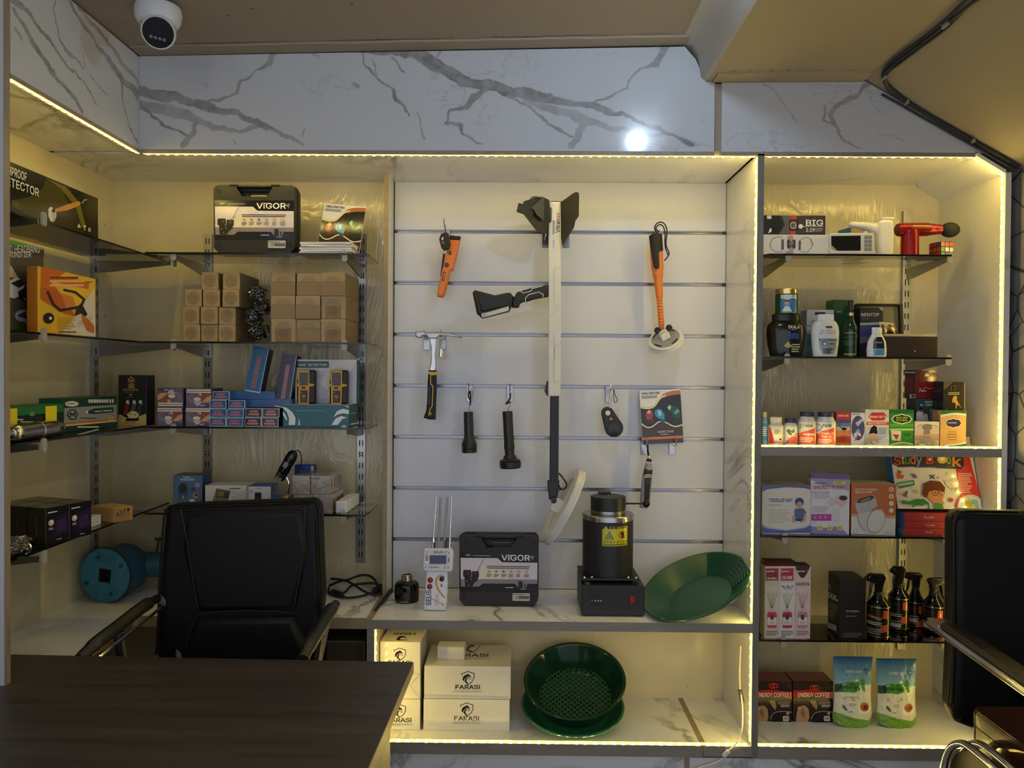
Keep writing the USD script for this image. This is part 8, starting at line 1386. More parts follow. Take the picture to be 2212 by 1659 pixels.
part(t, 'top_flap', fp, mat('#7a6a98', 0.5), label='raised lilac top flap')
carton('pump_carton', 'orange and white carton with a wearable pump pictured', 'carton', (816, 748), (1174, 763), (810, 316), 2.535, 0.10, '#d4cfc8', '#b0653a', '#d8ccb0', z=R4, yaw=-6, crop=RCc, art=[
    P([(806, 312), (1192, 320), (1190, 575), (806, 560)], '#b9683a'), P([(806, 560), (1190, 575), (1190, 600), (806, 580)], '#c49a7e'), T('ELECTRIC WEARABLE', 850, 356, 1026, 372, '#e6d4c4'), T('BREAST PUMP', 850, 378, 990, 394, '#e6d4c4'), [C(1140, 362 + 57 * k, 19, '#dccfc0') for k in range(4)], [C(1140, 362 + 57 * k, 8, '#b9683a') for k in range(2)],
    P([(845, 480), (870, 445), (990, 412), (1010, 420), (1030, 500), (960, 540), (880, 565), (862, 540)], '#b0aaa4'), P([(858, 470), (880, 440), (985, 414), (1005, 425), (975, 450), (900, 472)], '#3a302c'), P([(885, 455), (960, 428), (980, 432), (960, 448), (900, 466)], '#8a8078'), P([(862, 565), (960, 540), (1060, 520), (1090, 560), (1080, 640), (1020, 710), (950, 720), (890, 660)], '#c2bcb6'), G(affinity.rotate(affinity.scale(Point(1015, 620).buffer(1), 72, 100), 18), '#a49e98'), G(affinity.rotate(affinity.scale(Point(1018, 618).buffer(1), 64, 92), 18), '#d0cbc6'), L(spline([(870, 580), (880, 640), (930, 700)], 10), 6, '#8a847e'), C(855, 702, 22, '#a8a8b0', 16), C(855, 702, 17, '#d4cfc8', 12), RR(1085, 705, 1152, 740, 4, '#b8a8b0'), RR(1089, 709, 1148, 736, 3, '#d4cfc8'), TL(1095, 714, 1142, 730, 2, '#a898a8')])
# three flat puzzle boxes and the big learning set leaning on them
zz = R4
for i, (lab, dx, hh) in enumerate((('lowest flat red and blue puzzle box under the learning set', -8, 0.0205), ('middle flat red and blue puzzle box under the learning set', 6, 0.0225), ('top flat red and blue puzzle box under the learning set', 0, 0.0275))):
    t, M, dm = carton('puzzle_box', lab, 'game box', (1243 + dx, 782), (1243 + dx + 630, 782), (1243 + dx, 700), 2.525 + 0.004 * i, 0.17, '#962430', '#2f72b0', '#a8303a', z=zz, crop=RCc, H=hh, W=0.27, group='flat puzzle boxes'); zz += hh + 0.0003
    A, AC, B, BC = art_mesh([T('Puzzle', 0.064 + 0.004 * (2 - i), hh * 0.3, 0.096, hh * 0.62, '#d0a0a4')], lambda x, y: (x, hh - y), None, 0.0005); part(t, 'lettering', moved(up_facing(B, 2), mat4(np.stack([[1, 0, 0], [0, 0, 1], [0, -1, 0]], 1))), PRINT, cols=BC)
def Q(x, y): return (x, y)
lz = zz; INKB = '#28242c'
def animal(pts, c): return P(pts, c)
carton('learning_set', 'large white children learning set box with red side bar leaning under the board', 'game box', (1192, 592), (1880, 592), (1100, 60), 2.545, 0.045, '#d2cbbf', '#2f72a8', '#c8c0b0', z=lz + 0.012, lean=17, crop=RCc, gloss=True, H=0.245, art=[
    P([(1640, 60), (1760, 60), (1905, 592), (1890, 610), (1730, 610), (1690, 400)], '#c83a34'), TL(1680, 230, 1790, 395, 10, '#e0b0a4'), P([(1185, 525), (1430, 525), (1470, 600), (1190, 612)], '#3a7ac0'), P([(1450, 540), (1740, 540), (1740, 612), (1465, 612)], '#c03a3c'), [C(1250 + 54 * k, 562, 13, '#8ab4e0') for k in range(4)], [P([(1243 + 54 * k, 575), (1257 + 54 * k, 575), (1261 + 54 * k, 588), (1239 + 54 * k, 588)], '#8ab4e0') for k in range(4)],
    P([(1130, 110), (1150, 85), (1400, 80), (1700, 85), (1725, 120), (1725, 175), (1700, 200), (1560, 195), (1330, 180), (1200, 185), (1150, 160)], '#2e2a3c'), T('S', 1160, 95, 1215, 170, '#c84a34'), T('t', 1220, 90, 1245, 160, '#d8b43a'), T('u', 1248, 105, 1290, 160, '#4a8a3c'), T('d', 1292, 85, 1335, 160, '#c86a2c'), T('y', 1340, 105, 1385, 178, '#8a8cb8'), T('B', 1420, 90, 1480, 160, '#c8342c'), C(1450, 122, 14, '#e0a090'), C(1550, 120, 42, '#d8b03c', 36), C(1550, 118, 20, '#f0e6c8', 15), T('o', 1585, 105, 1620, 160, '#7aa03a'), T('k', 1630, 95, 1705, 180, '#d8862c'), TL(1320, 180, 1560, 192, 1, '#6a6870'),
    P([(1180, 240), (1195, 205), (1225, 220), (1215, 245), (1240, 250), (1235, 275), (1185, 278)], '#c8642c'), P([(1190, 225), (1200, 205), (1215, 235)], '#3a7a3c'), P([(1295, 235), (1330, 240), (1350, 270), (1320, 275)], '#7a5a8a'), L([(1450, 250), (1485, 275)], 9, '#4a3a7a'), L([(1485, 248), (1450, 275)], 9, '#4a3a7a'), C(1514, 268, 8, '#c85a7a'), P([(1570, 230), (1600, 225), (1590, 250)], '#b8a8a0'),
    P([(1178, 312), (1320, 288), (1328, 330), (1205, 358)], '#4a7a4c'), P([(1188, 320), (1310, 300), (1316, 318), (1200, 340)], '#a8c0a0'), P([(1230, 415), (1260, 372), (1272, 380), (1260, 430)], '#6a5a7a'), L([(1232, 400), (1265, 425)], 10, '#c04a3c'), P([(1315, 370), (1345, 362), (1358, 390), (1335, 402)], '#c8a83c'), P([(1565, 290), (1610, 300), (1640, 265), (1680, 290), (1675, 350), (1620, 360), (1580, 330)], '#cfc4ac'), L([(1625, 355), (1625, 382)], 5, '#a08a6a'), L([(1655, 352), (1658, 380)], 5, '#a08a6a'),
    P([(1215, 460), (1235, 450), (1280, 462), (1330, 442), (1400, 440), (1440, 470), (1448, 520), (1410, 525), (1438, 510), (1425, 480), (1400, 490), (1380, 500), (1370, 490), (1330, 498), (1310, 510), (1300, 490), (1250, 490), (1228, 482)], '#3f7a34'), P([(1225, 482), (1290, 488), (1350, 492), (1250, 494)], '#c8c890'),
    P([(1420, 380), (1470, 355), (1540, 375), (1560, 420), (1540, 470), (1480, 475), (1430, 430)], '#c88a5c'), P([(1385, 400), (1395, 320), (1450, 292), (1530, 300), (1572, 350), (1565, 390), (1530, 375), (1480, 370), (1440, 385), (1425, 430), (1400, 425)], '#6a3620'), G(Point(1492, 388).buffer(27).difference(Point(1492, 388).buffer(22)), '#3a2a24'), G(Point(1545, 390).buffer(22).difference(Point(1545, 390).buffer(18)), '#3a2a24'), C(1494, 390, 6, '#2a201c'), C(1543, 392, 5, '#2a201c'), P([(1475, 490), (1500, 470), (1545, 480), (1565, 530), (1500, 540), (1480, 515)], '#4a8a3a'), P([(1540, 440), (1565, 470), (1560, 500), (1545, 480)], '#c88a5c'), P([(1520, 545), (1560, 535), (1570, 560), (1615, 530), (1618, 560), (1575, 585), (1530, 580)], '#d8d2c8'),
    C(1618, 450, 19, '#b83a44', 16), C(1775, 500, 118, '#c04038', 110), C(1778, 505, 106, '#b8c4c8', 99), P([(1715, 450), (1770, 432), (1815, 530), (1770, 560)], '#b8b04a'), P([(1780, 440), (1830, 450), (1850, 540), (1830, 545)], '#7a9aa8'), TL(1730, 455, 1800, 530, 5, '#6a6a4a')])
# ------------------------------------------------------------------ fifth level: diffusers and sprays
RDc = (1620, 1180, 4.4959)
def diff_art(x0, hd, word, liq, bg2, badge):
    x1 = x0 + 146; c = (x0 + x1) / 2; o = []
    if badge: o += [P([(x0, 190)] + [(x0 + 4 + 138 * k / 12, 208 + 100 * math.sin(math.pi * k / 12)) for k in range(13)] + [(x1, 190)], hd)]
    else: o += [R(x0 + 10, 212, x1 - 8, 336, hd), G(sbox(x0 + 14, 216, x1 - 12, 332).difference(sbox(x0 + 17, 219, x1 - 15, 329)), '#c8a0a0')]
    o += [T('jasmine', x0 + 20, 232, x0 + 96, 256, '#e8dcd4'), C(x0 + 112, 238, 9, '#c8444a')]
    o += [T(word, x0 + (26 if word != 'GARDEN' else 8), 286 if word == 'GUM' else 302 if word != 'GARDEN' else 352, x1 - (26 if word != 'GARDEN' else 8), 320 if word != 'GARDEN' else 382, '#f0e6dc' if word != 'GARDEN' else '#3a2a2c')]
    o += [L([(c + a * 1.0, 452), (c + a * 0.12, 600)], 3, '#4a3a30') for a in (-52, -30, -4, 22, 50)]
    o += [P([(c - 50, 780), (c - 50, 660), (c - 40, 630), (c - 14, 618), (c - 12, 598), (c + 12, 598), (c + 14, 618), (c + 40, 630), (c + 50, 660), (c + 50, 780), (c + 40, 797), (c - 40, 797)], '#c8a8a8'), P([(c - 46, 778), (c - 46, 662), (c - 36, 638), (c + 36, 638), (c + 46, 662), (c + 46, 778), (c + 38, 792), (c - 38, 792)], liq), R(c - 44, 690, c + 44, 765, '#dcd0cc'), P([(c - 16, 665), (c + 16, 665), (c + 16, 705), (c, 716), (c - 16, 705)], '#5a2a34'), TL(c - 26, 728, c + 26, 758, 3, '#a89898')]
    o += [TL(x0 + 14, 818, x1 - 12, 870, 3, '#8a7478')]
    return o
DA = {'ISTANBUL': ('#8a2430', '#c83a50', '#cfc8b0', False), 'GUM': ('#a8283c', '#b02a5a', '#d8d4d0', False), 'GARDEN': ('#3e2028', '#b8808a', '#d8b8b8', True)}
for i, (wd, x0, bg, top, lab) in enumerate((('ISTANBUL', 140, '#c9c2ac', '#7a2028', 'cream reed diffuser carton at the left end of the front row'), ('GUM', 288, '#d4cfca', '#8a2434', 'white reed diffuser carton with small sweets pictured, middle of the front row'), ('GARDEN', 437, '#d4bcba', '#3a2226', 'pink reed diffuser carton at the right end of the front row'))):
    a = DA[wd]; carton('diffuser_carton', lab, 'carton', (x0, 893 + i), (x0 + 147.5, 893 + i), (x0, 190), 2.512, 0.055, bg, '#b8ac98', top, z=R5, crop=RDc, group='reed diffuser cartons', art=diff_art(x0, a[0], wd, a[1], a[2], a[3]) + ([[C(310 + 17 * k, 385 + 9 * (k % 3), 9, c_) for k, c_ in enumerate(('#c8823c', '#b83a3a', '#d8b43a', '#c8603c', '#4a6aa8', '#d8a84a', '#7a8ab8'))], P([(315, 400), (415, 398), (400, 420), (330, 420)], '#a8b0c8')] if wd == 'GUM' else []) + ([L([(150, 350 + 12 * k), (272, 350 + 12 * k)], 2, '#b4ac94') for k in range(4)] if i == 0 else []), tart=[R(x0, 0, x0 + 10, 1, '#000000')] if False else ())
for i, (x0, top, lab) in enumerate(((150, '#6a2026', 'reed diffuser carton with red top in the back row, left'), (300, '#2e2022', 'reed diffuser carton with dark top in the back row, right'))):
    carton('diffuser_carton', lab, 'carton', (x0, 893), (x0 + 147, 893), (x0, 190), 2.572, 0.055, '#c8c0b4', '#b0a694', top, z=R5, crop=RDc, W=0.0496, H=0.236, group='reed diffuser cartons')
carton('istanbul_carton', 'black upright carton with grey capitals between the diffusers and the sprays', 'carton', (868, 900), (1122, 908), (872, 316), 2.52, 0.105, '#161412', '#1b1917', '#24211e', z=R5, crop=RDc, yaw=-2, art=[C(1000, 420, 36, '#241a14'), T('ISTANBUL', 934, 620, 1064, 640, '#b0a89c'), TL(932, 672, 1068, 686, 1, '#8a8276'), TL(905, 838, 1090, 885, 3, '#6a645a'), P([(940, 550), (1060, 545), (1040, 575), (960, 575)], '#2a1712')],
    lart=[P([(755, 340), (765, 340), (790, 410), (775, 410)], '#8a8474'), [C(765 + 30 * k, 455 + 16 * k, 13, '#b8b09c') for k in range(3)], P([(748, 465), (858, 520), (858, 540), (748, 485)], '#a89c84'), P([(748, 520), (858, 575), (858, 635), (748, 580)], '#4a4640'), TL(755, 620, 840, 700, 4, '#6a6458'), C(795, 645, 14, '#8a3a44'), P([(752, 735), (840, 770), (840, 825), (752, 785)], '#b0a898'), [L([(760 + 9 * k, 742 + 4 * k), (760 + 9 * k, 782 + 4 * k)], 3, '#2a2622') for k in range(8)]])
AMB = mat('#0e0b09', 0.06)
def spray(label, cx, yb, hw, ysh, yn, ytop, nose, Y, tilt=0, lab_c='#b8502c', big=False):
    S = Y / FPX / 4.4959; o = at(1620 + cx / 4.4959, 1180 + yb / 4.4959, Y); o[2] = R5; t = thing('spray_bottle', label, 'spray bottle', tr(*o), 'dark spray bottles'); H = lambda y: (yb - y) * S; r = hw * S
    part(t, 'bottle', lathe([(0, 0), (r * 0.8, 0), (r * 0.95, 0.004), (r, 0.012), (r, H(ysh)), (r * 0.94, H(ysh) + 0.008), (r * 0.62, H(ysh) + 0.022), (r * 0.40, H(yn) - 0.004), (r * 0.38, H(yn)), (0, H(yn))], 36), AMB, smooth=35)
    part(t, 'gold_ring', lathe([(r * 0.995, H(ysh) - 0.002), (r * 1.012, H(ysh) - 0.0015), (r * 1.012, H(ysh) + 0.0005), (r * 0.99, H(ysh) + 0.001)], 36), GOLD); part(t, 'gold_ring', lathe([(r * 0.995, 0.012), (r * 1.012, 0.0125), (r * 1.012, 0.0145), (r * 0.99, 0.015)], 36), GOLD)
    part(t, 'collar', lathe([(0, H(yn) - 0.006), (r * 0.42, H(yn) - 0.006), (r * 0.42, H(yn) + 0.004), (r * 0.32, H(yn) + 0.008), (0, H(yn) + 0.008)], 20), BLACK, smooth=30)
    z1, z0_ = H(ytop), H(yn) + 0.004; d = -1 if nose < 0 else 1; ln = abs(nose) * S; hh = z1 - z0_
    pr = Polygon([(d * a * 1.0, b) for a, b in [(-0.011, z0_), (0.010, z0_), (0.011, z0_ + hh * 0.45), (ln * 0.75, z0_ + hh * 0.55), (ln, z0_ + hh * 0.62), (ln * 1.0, z0_ + hh * 0.86), (ln * 0.7, z0_ + hh), (-0.014, z0_ + hh * 0.97), (-0.022, z0_ + hh * 0.8), (-0.014, z0_ + hh * 0.45)]])
    part(t, 'pump_head', soft(pr.buffer(0), 0.022, 0.006, -0.011), mat('#141312', 0.22), smooth=40)
    part(t, 'trigger', tube(spline([(d * ln * 0.55, 0, z0_ + hh * 0.6), (d * (ln * 0.55 + 0.004), 0, z0_ + hh * 0.25), (d * (ln * 0.75), 0, z0_ - 0.008), (d * (ln * 0.95), 0, z0_ - 0.024)], 12), [0.0045] * 6 + [0.004, 0.0035, 0.003, 0.0028, 0.0025, 0.002], 8), BLACKG, smooth=40); part(t, 'nozzle', turned([(0, 0.006), (0.6, 0.007), (1, 0.005)], (d * ln * 0.96, 0, z0_ + hh * 0.74), (d * (ln + 0.006), 0, z0_ + hh * 0.73), 14), BLACK)
    y1, y0 = ysh + 18, yb - 78
    cyl_print(t, [R(cx - hw * 0.95, y1, cx + hw * 0.96, y0 + 38, '#1c1814'), P([(cx - hw * 0.9, y1 + 55), (cx + hw * 0.2, y1 + 75), (cx + hw * 0.55, y1 + 60), (cx + hw * 0.2, y1 + 105), (cx - hw * 0.2, y1 + 90), (cx - hw * 0.9, y1 + 80)], '#8a5a34') if big else R(cx - hw * 0.8, y1 + 30, cx + hw * 0.2, y1 + 36, '#4a443c'), P([(cx + hw * 0.45, y1 + 5), (cx + hw * 0.95, y1 + 10), (cx + hw * 0.95, y1 + 95), (cx + hw * 0.4, y1 + 80)], lab_c), P([(cx + hw * 0.3, y1 + 150), (cx + hw * 0.9, y1 + 140), (cx + hw * 0.8, y1 + 215), (cx + hw * 0.1, y1 + 205)], lab_c), TL(cx - hw * 0.7, y1 + 120, cx + hw * 0.4, y1 + 155, 2, '#b8b0a4'), TL(cx - hw * 0.6, y0 - 40, cx + hw * 0.5, y0 + 20, 3, '#7a7468'), [] if big else R(cx - hw * 0.8, y0 - 6, cx + hw * 0.3, y0 + 26, '#b0aaa0')], r * 1.004, cx + fshift(1620 + cx / 4.4959, r, Y, 4.4959), hw * 1.004, 0, H)
spray('large dark spray bottle nearest the black carton, trigger turned left', 1243, 890, 108, 570, 462, 262, -115, 2.53, big=True)
spray('dark spray bottle standing behind the first one', 1440, 868, 95, 545, 440, 245, -70, 2.61)
spray('smaller dark spray bottle with a nozzle pointing left', 1602, 842, 80, 605, 480, 325, -108, 2.66)
spray('dark spray bottle beside the black chair back with a long trigger', 1778, 868, 100, 612, 495, 345, 105, 2.60)
# ------------------------------------------------------------------ bottom board: coffee and tea
REc = (1620, 1400, 3.7365)
def coffee(label, x0, x1, dx):
    return carton('coffee_carton', label, 'carton', (x0, 601), (x1, 603), (x0, 266), 2.628, 0.085, '#241a16', '#5a1c1a', '#8a201e', z=ZB, crop=REc, gloss=True, group='coffee cartons', art=[
        P([(x0, 262), (x1, 262), (x1, 345), (x0 + 140, 322), (x0, 335)], '#2e241e'), L(spline([(x0 + 250, 270), (x0 + 280, 300), (x0 + 322, 318)], 10), 4, '#5a4a3a'), L(spline([(x0 + 280, 268), (x0 + 300, 290), (x0 + 322, 302)], 10), 4, '#5a4a3a'), C(x0 + 175, 320 - dx, 41, '#b8342c', 24), C(x0 + 175, 320 - dx, 30, '#8a2420', 16), R(x0 + 140, 316 - dx, x0 + 210, 324 - dx, '#2a1a16'), R(x0 + 171, 304 - dx, x0 + 179, 340 - dx, '#c84a40'),
        P([(x0, 340), (x0 + 160, 333), (x1, 355), (x1, 412), (x0 + 160, 385), (x0, 396)], '#b0241e'), T('ENERGY COFFEE', x0 + 42, 358, x0 + 300, 396, '#ecdcd0'), R(x0 + 305, 352, x0 + 322, 402, '#d8685c'),
        P([(x0 + 25, 590), (x0 + 32, 520), (x0 + 50, 470), (x0 + 95, 460), (x0 + 128, 490), (x0 + 135, 560), (x0 + 120, 600), (x0 + 60, 600)], '#b08a68'), P([(x0 + 60, 520), (x0 + 80, 480), (x0 + 100, 520), (x0 + 90, 570)], '#8a6448'), P([(x0 + 135, 420), (x0 + 185, 420), (x0 + 200, 470), (x0 + 190, 500), (x0 + 165, 470)], '#a8845c'), C(x0 + 50, 485, 13, '#c09a78'), TL(x0 + 208, 432, x0 + 312, 455, 2, '#a89a8c'), T('KIDNEY', x0 + 232, 456, x0 + 308, 475, '#e0d4c8'),
        L(spline([(x0 + 150, 572), (x0 + 170, 530), (x0 + 230, 510), (x0 + 322, 516)], 14), 8, '#8a8280'), P([(x0 + 158, 585), (x0 + 178, 545), (x0 + 240, 525), (x0 + 322, 530), (x0 + 322, 601), (x0 + 165, 601)], '#16110e'), C(x0 + 290, 525, 14, '#b88a8a'), RR(x0 + 250, 546, x0 + 300, 588, 8, '#c8c4bc'), T('100', x0 + 258, 556, x0 + 292, 574, '#3a2a28')], tart=[])
coffee('dark red energy coffee carton at the left, partly behind the divider', 14, 338, 16); coffee('dark red energy coffee carton at the right, beside the tea pouches', 345, 669, 0)
def pouch(label, x0, x1, yt, yb, Y, flip):
    """stand-up pouch: flat at the top, bulging to an oval foot; its print is coloured per point of a fine grid"""
    from shapely import contains_xy
    S = Y / FPX / 3.7365; W, H = (x1 - x0) * S, (yb - yt) * S; o = at(1620 + x0 / 3.7365, 1400 + yb / 3.7365, Y); o[2] = ZB; t = thing('tea_pouch', label, 'pouch', tr(*o), 'tea pouches')
    nu, nv = 110, 150; U, V = np.meshgrid(np.linspace(0, 1, nu), np.linspace(0, 1, nv)); PXx, PXy = x0 + U * (x1 - x0), yb - V * (yb - yt)
    def inset(v): return 0.02 + 0.035 * np.sin(np.pi * np.clip(v, 0, 1)) ** 2 + 0.03 * np.clip(0.12 - v, 0, 1) / 0.12
    def surf(u, v, s=1):
        e = inset(v); x = W * (e + (1 - 2 * e) * u); bulge = 0.026 * np.sqrt(np.clip(1 - (2 * u - 1) ** 2, 0, 1)) * np.clip(1 - v, 0, 1) ** 0.7 + 0.0008
        wr = (meshkit.fbm(np.stack([u * 9, v * 13, np.full_like(u, 3.0 + flip)], -1), 3, 4 + flip) - 0.5) * 0.006 * np.clip(np.minimum(u, 1 - u) * 8, 0, 1) * np.clip((1 - v) * 6, 0, 1)
        z = H * v + 0.004 * np.sin(np.pi * u) * 0; foot = 0.010 * (2 * u - 1) ** 2 * np.clip(0.1 - v, 0, 1) / 0.1
        return np.stack([x, 0.028 - s * (bulge + wr), z + foot], -1)
    col = np.zeros((nv, nu, 3)); col[:] = lin('#cfcdc2')
    def fill(poly, c):
        m = contains_xy(Polygon(poly), PXx, PXy); col[m] = lin(c)
    X = lambda a: x0 + a * (x1 - x0); Yy = lambda b: yt + b * (yb - yt)
    sky = [(lin('#24508c'), lin('#7aa8c4'))]
    for j in range(nv):
        b = (yb - PXy[j, 0] + 0) ; f_ = (PXy[j, 0] - yt) / (yb - yt)
        if f_ < 0.40: col[j] = np.array(sky[0][0]) * (1 - f_ / 0.40) + np.array(sky[0][1]) * f_ / 0.40
    fill([(X(0), Yy(0.44)), (X(0.55), Yy(0.36)), (X(0.62), Yy(0.34)), (X(0.66), Yy(0.47)), (X(0.5), Yy(0.505)), (X(0.2), Yy(0.50)), (X(0), Yy(0.52))], '#3f8436'); fill([(X(0), Yy(0.40)), (X(0.2), Yy(0.38)), (X(0.2), Yy(0.50)), (X(0), Yy(0.52))], '#1e3e1c'); fill([(X(0.2), Yy(0.36)), (X(0.6), Yy(0.335)), (X(0.62), Yy(0.36)), (X(0.2), Yy(0.40))], '#5a9a48')
    fill([(X(0.66), Yy(0.34)), (X(0.74), Yy(0.29)), (X(0.80), Yy(0.36)), (X(0.74), Yy(0.42)), (X(0.68), Yy(0.40))], '#4a8a3c'); fill([(X(0.68), Yy(0.42)), (X(0.78), Yy(0.40)), (X(0.82), Yy(0.47)), (X(0.76), Yy(0.50))], '#5a9a44'); fill([(X(0.52), Yy(0.35)), (X(0.58), Yy(0.31)), (X(0.62), Yy(0.345))], '#e0e4da')
    fill([(X(0), Yy(0.80)), (X(0.2), Yy(0.815)), (X(0.55), Yy(0.865)), (X(0.85), Yy(0.90)), (X(1), Yy(0.83)), (X(1), Yy(1.01)), (X(0), Yy(1.01))], '#6a9a34'); fill([(X(0.1), Yy(0.84)), (X(0.4), Yy(0.87)), (X(0.7), Yy(0.92)), (X(0.5), Yy(0.90))], '#4a7a2c')
    fill([(X(0.58 + 0.17 * (1 + math.cos(a))), Yy(0.73 + 0.085 * math.sin(a))) for a in np.arange(0, 6.28, 0.3)], '#dcd8d0'); fill([(X(0.76 + 0.125 * math.cos(a)), Yy(0.705 + 0.065 * math.sin(a))) for a in np.arange(0, 6.28, 0.3)], '#a8602c'); fill([(X(0.80 + 0.07 * math.cos(a)), Yy(0.72 + 0.04 * math.sin(a))) for a in np.arange(0, 6.28, 0.3)], '#7a3416')
    fill([(X(0.18), Yy(0.68)), (X(0.26), Yy(0.70)), (X(0.32), Yy(0.76)), (X(0.27), Yy(0.765)), (X(0.20), Yy(0.73))], '#3a5a34'); fill([(X(0.3), Yy(0.78)), (X(0.46), Yy(0.76)), (X(0.40), Yy(0.785))], '#5a7a44')
    idx = np.arange(nu * nv).reshape(nv, nu); a = idx[:-1, :-1].ravel(); F = np.vstack([np.c_[a, a + 1, a + nu + 1], np.c_[a, a + nu + 1, a + nu]])
    V1, V2 = surf(U, V).reshape(-1, 3), surf(U, V, -1).reshape(-1, 3)
    part(t, 'front_film', trimesh.Trimesh(V1, F, process=False), GLOSSP, True, cols=col.reshape(-1, 3)); part(t, 'back_film', trimesh.Trimesh(V2, F[:, ::-1], process=False), mat('#7a9a54', 0.2), True)
    g = np.linspace(0, 1, 24); ft, bk_ = surf(g, np.zeros(24)), surf(g, np.zeros(24), -1); n2 = 24; vv = np.vstack([ft, bk_]); FF = [[i, i + n2, i + 1] for i in range(n2 - 1)] + [[i + 1, i + n2, i + n2 + 1] for i in range(n2 - 1)]; part(t, 'gusset_foot', trimesh.Trimesh(vv, FF, process=False), mat('#4a7a2c', 0.3))
    A, AC, B, BC = art_mesh([T('SUPER HERB', X(0.28), Yy(0.185), X(0.72), Yy(0.225), '#b8c8d8'), T('DETOX TEA', X(0.12), Yy(0.415), X(0.60), Yy(0.455), '#16280f'), T('28 DAY', X(0.30), Yy(0.365), X(0.56), Yy(0.398), '#2a5020'), TL(X(0.2), Yy(0.56), X(0.62), Yy(0.62), 3, '#8a8a80'), TL(X(0.36), Yy(0.655), X(0.52), Yy(0.70), 3, '#a0a096'), C(X(0.82), Yy(0.19), 15, '#2c5aa0', 16), P([(X(0.79), Yy(0.205)), (X(0.82), Yy(0.17)), (X(0.85), Yy(0.205))], '#b8c8d8')], lambda x, y: ((x - x0) / (x1 - x0), (yb - y) / (yb - yt)), None, 0.0)
    for ms, cc, nm in ((A, AC, 'printed_emblem'), (B, BC, 'lettering')):
        q = up_facing(ms, 2).copy(); v = q.vertices; w = surf(v[:, 0], v[:, 1]); w[:, 1] -= 0.0009; part(t, nm, trimesh.Trimesh(w, q.faces, process=False), GLOSSP, cols=cc)
pouch('blue, white and green tea pouch standing left of its twin', 684, 1020, 94, 652, 2.585, 0); pouch('blue, white and green tea pouch standing right of its twin', 1036, 1380, 110, 655, 2.585, 1)
# ------------------------------------------------------------------ ceiling camera and cables
zc_ = 2.4955; p0 = atz(342, 20, zc_); t = thing('security_camera', 'white turret security camera with a dark face under the ceiling corner', 'security camera', tr(p0[0], p0[1], zc_)); k_ = p0[1] / FPX
part(t, 'base', lathe([(0, 0.004), (46 * k_, 0.004), (48 * k_, -0.010), (46 * k_, -0.030), (42 * k_, -0.040), (36 * k_, -0.046), (0, -0.040)], 44), mat('#c9cbd0', 0.4), smooth=35)
n_ = np.array([0.30, -0.80, -0.52]); n_ /= np.linalg.norm(n_); cb = np.array([0.008, -0.014, -0.066]); Mb = align(cb, cb + n_)
part(t, 'eyeball', moved(lathe([(0, -0.036), (0.026, -0.028), (0.040, -0.010), (0.045, 0.010), (0.0445, 0.020), (0.0415, 0.024), (0, 0.024)], 40), Mb), mat('#d3d5da', 0.35), smooth=40); part(t, 'face', moved(lathe([(0, 0.0238), (0.0395, 0.0238), (0.039, 0.0252), (0, 0.0262)], 40), Mb), mat('#12131c', 0.12), label='dark glass face'); part(t, 'eye_ring', moved(lathe([(0.0395, 0.0236), (0.0425, 0.0242), (0.0415, 0.0262), (0.0395, 0.0256)], 40), Mb), mat('#c4c7cf', 0.3))
loc = np.linalg.inv(Mb[:3, :3])
for k in range(4):
    d = loc @ (RGT * (-0.019 + 0.0115 * k) + UPV * (-0.010 - 0.0042 * k)); part(t, 'infrared_lamp', moved(lathe([(0, 0), (0.0048, 0), (0.004, 0.0012), (0, 0.0016)], 14), Mb @ tr(d[0], d[1], 0.0252)), mat('#6d7078', 0.3))
CAB = mat('#20242c', 0.5)
def zlow(x, x0=1.083, z0=2.432, x1=1.565, z1=2.163): return z0 - 0.007 if x <= x0 else z0 + (x - x0) * (z1 - z0) / (x1 - x0) - 0.008
def cx3(pts, off):
    out = []
    for x, y in pts: out.append((x + off[0], y, zlow(x + off[0]) - off[1]))
    return out
t = thing('cable_bundle', 'dark cables clipped along the fold of the ceiling and down the sloped field', 'cable bundle')
for i in range(3):
    o_ = 0.008 * (i - 1); rz = random.Random(40 + i)
    P_ = [(1.095 + o_ + rz.uniform(-0.004, 0.004), y) for y in (1.2, 1.5, 1.75, 1.9)] + [(1.098 + o_, 2.0), (1.096 + o_, 2.15), (1.092 + o_, 2.30), (1.098 + o_ * 0.6, 2.36), (1.118 + o_ * 0.5, 2.395), (1.15, 2.418 - o_), (1.22, 2.432 - o_ * 0.5), (1.32, 2.436 - o_ * 0.5), (1.44, 2.438 - o_ * 0.5), (1.56, 2.438 - o_ * 0.5)]
    if i == 2: P_[0:3] = [(1.095, 1.2), (1.135, 1.5), (1.128, 1.78)]
    part(t, 'cable', tube(spline(cx3(P_, (0, 0.002 * (i % 2))), 70), 0.0042, 7), CAB, smooth=40)
for x, y in ((1.097, 2.02), (1.102, 2.37), (1.20, 2.430), (1.41, 2.437)): part(t, 'clip', moved(rbx(-0.004, 0.004, -0.016, 0.016, -0.010, 0.002, 0.002, 4), tr(x, y, zlow(x))), mat('#8a8a88', 0.5))
part(t, 'cable', tube(spline(cx3([(1.13 + 0.06 * k, 2.442 - 0.0015 * (k % 2)) for k in range(8)], (0, 0.012)), 40), 0.0036, 7), CAB, smooth=40)

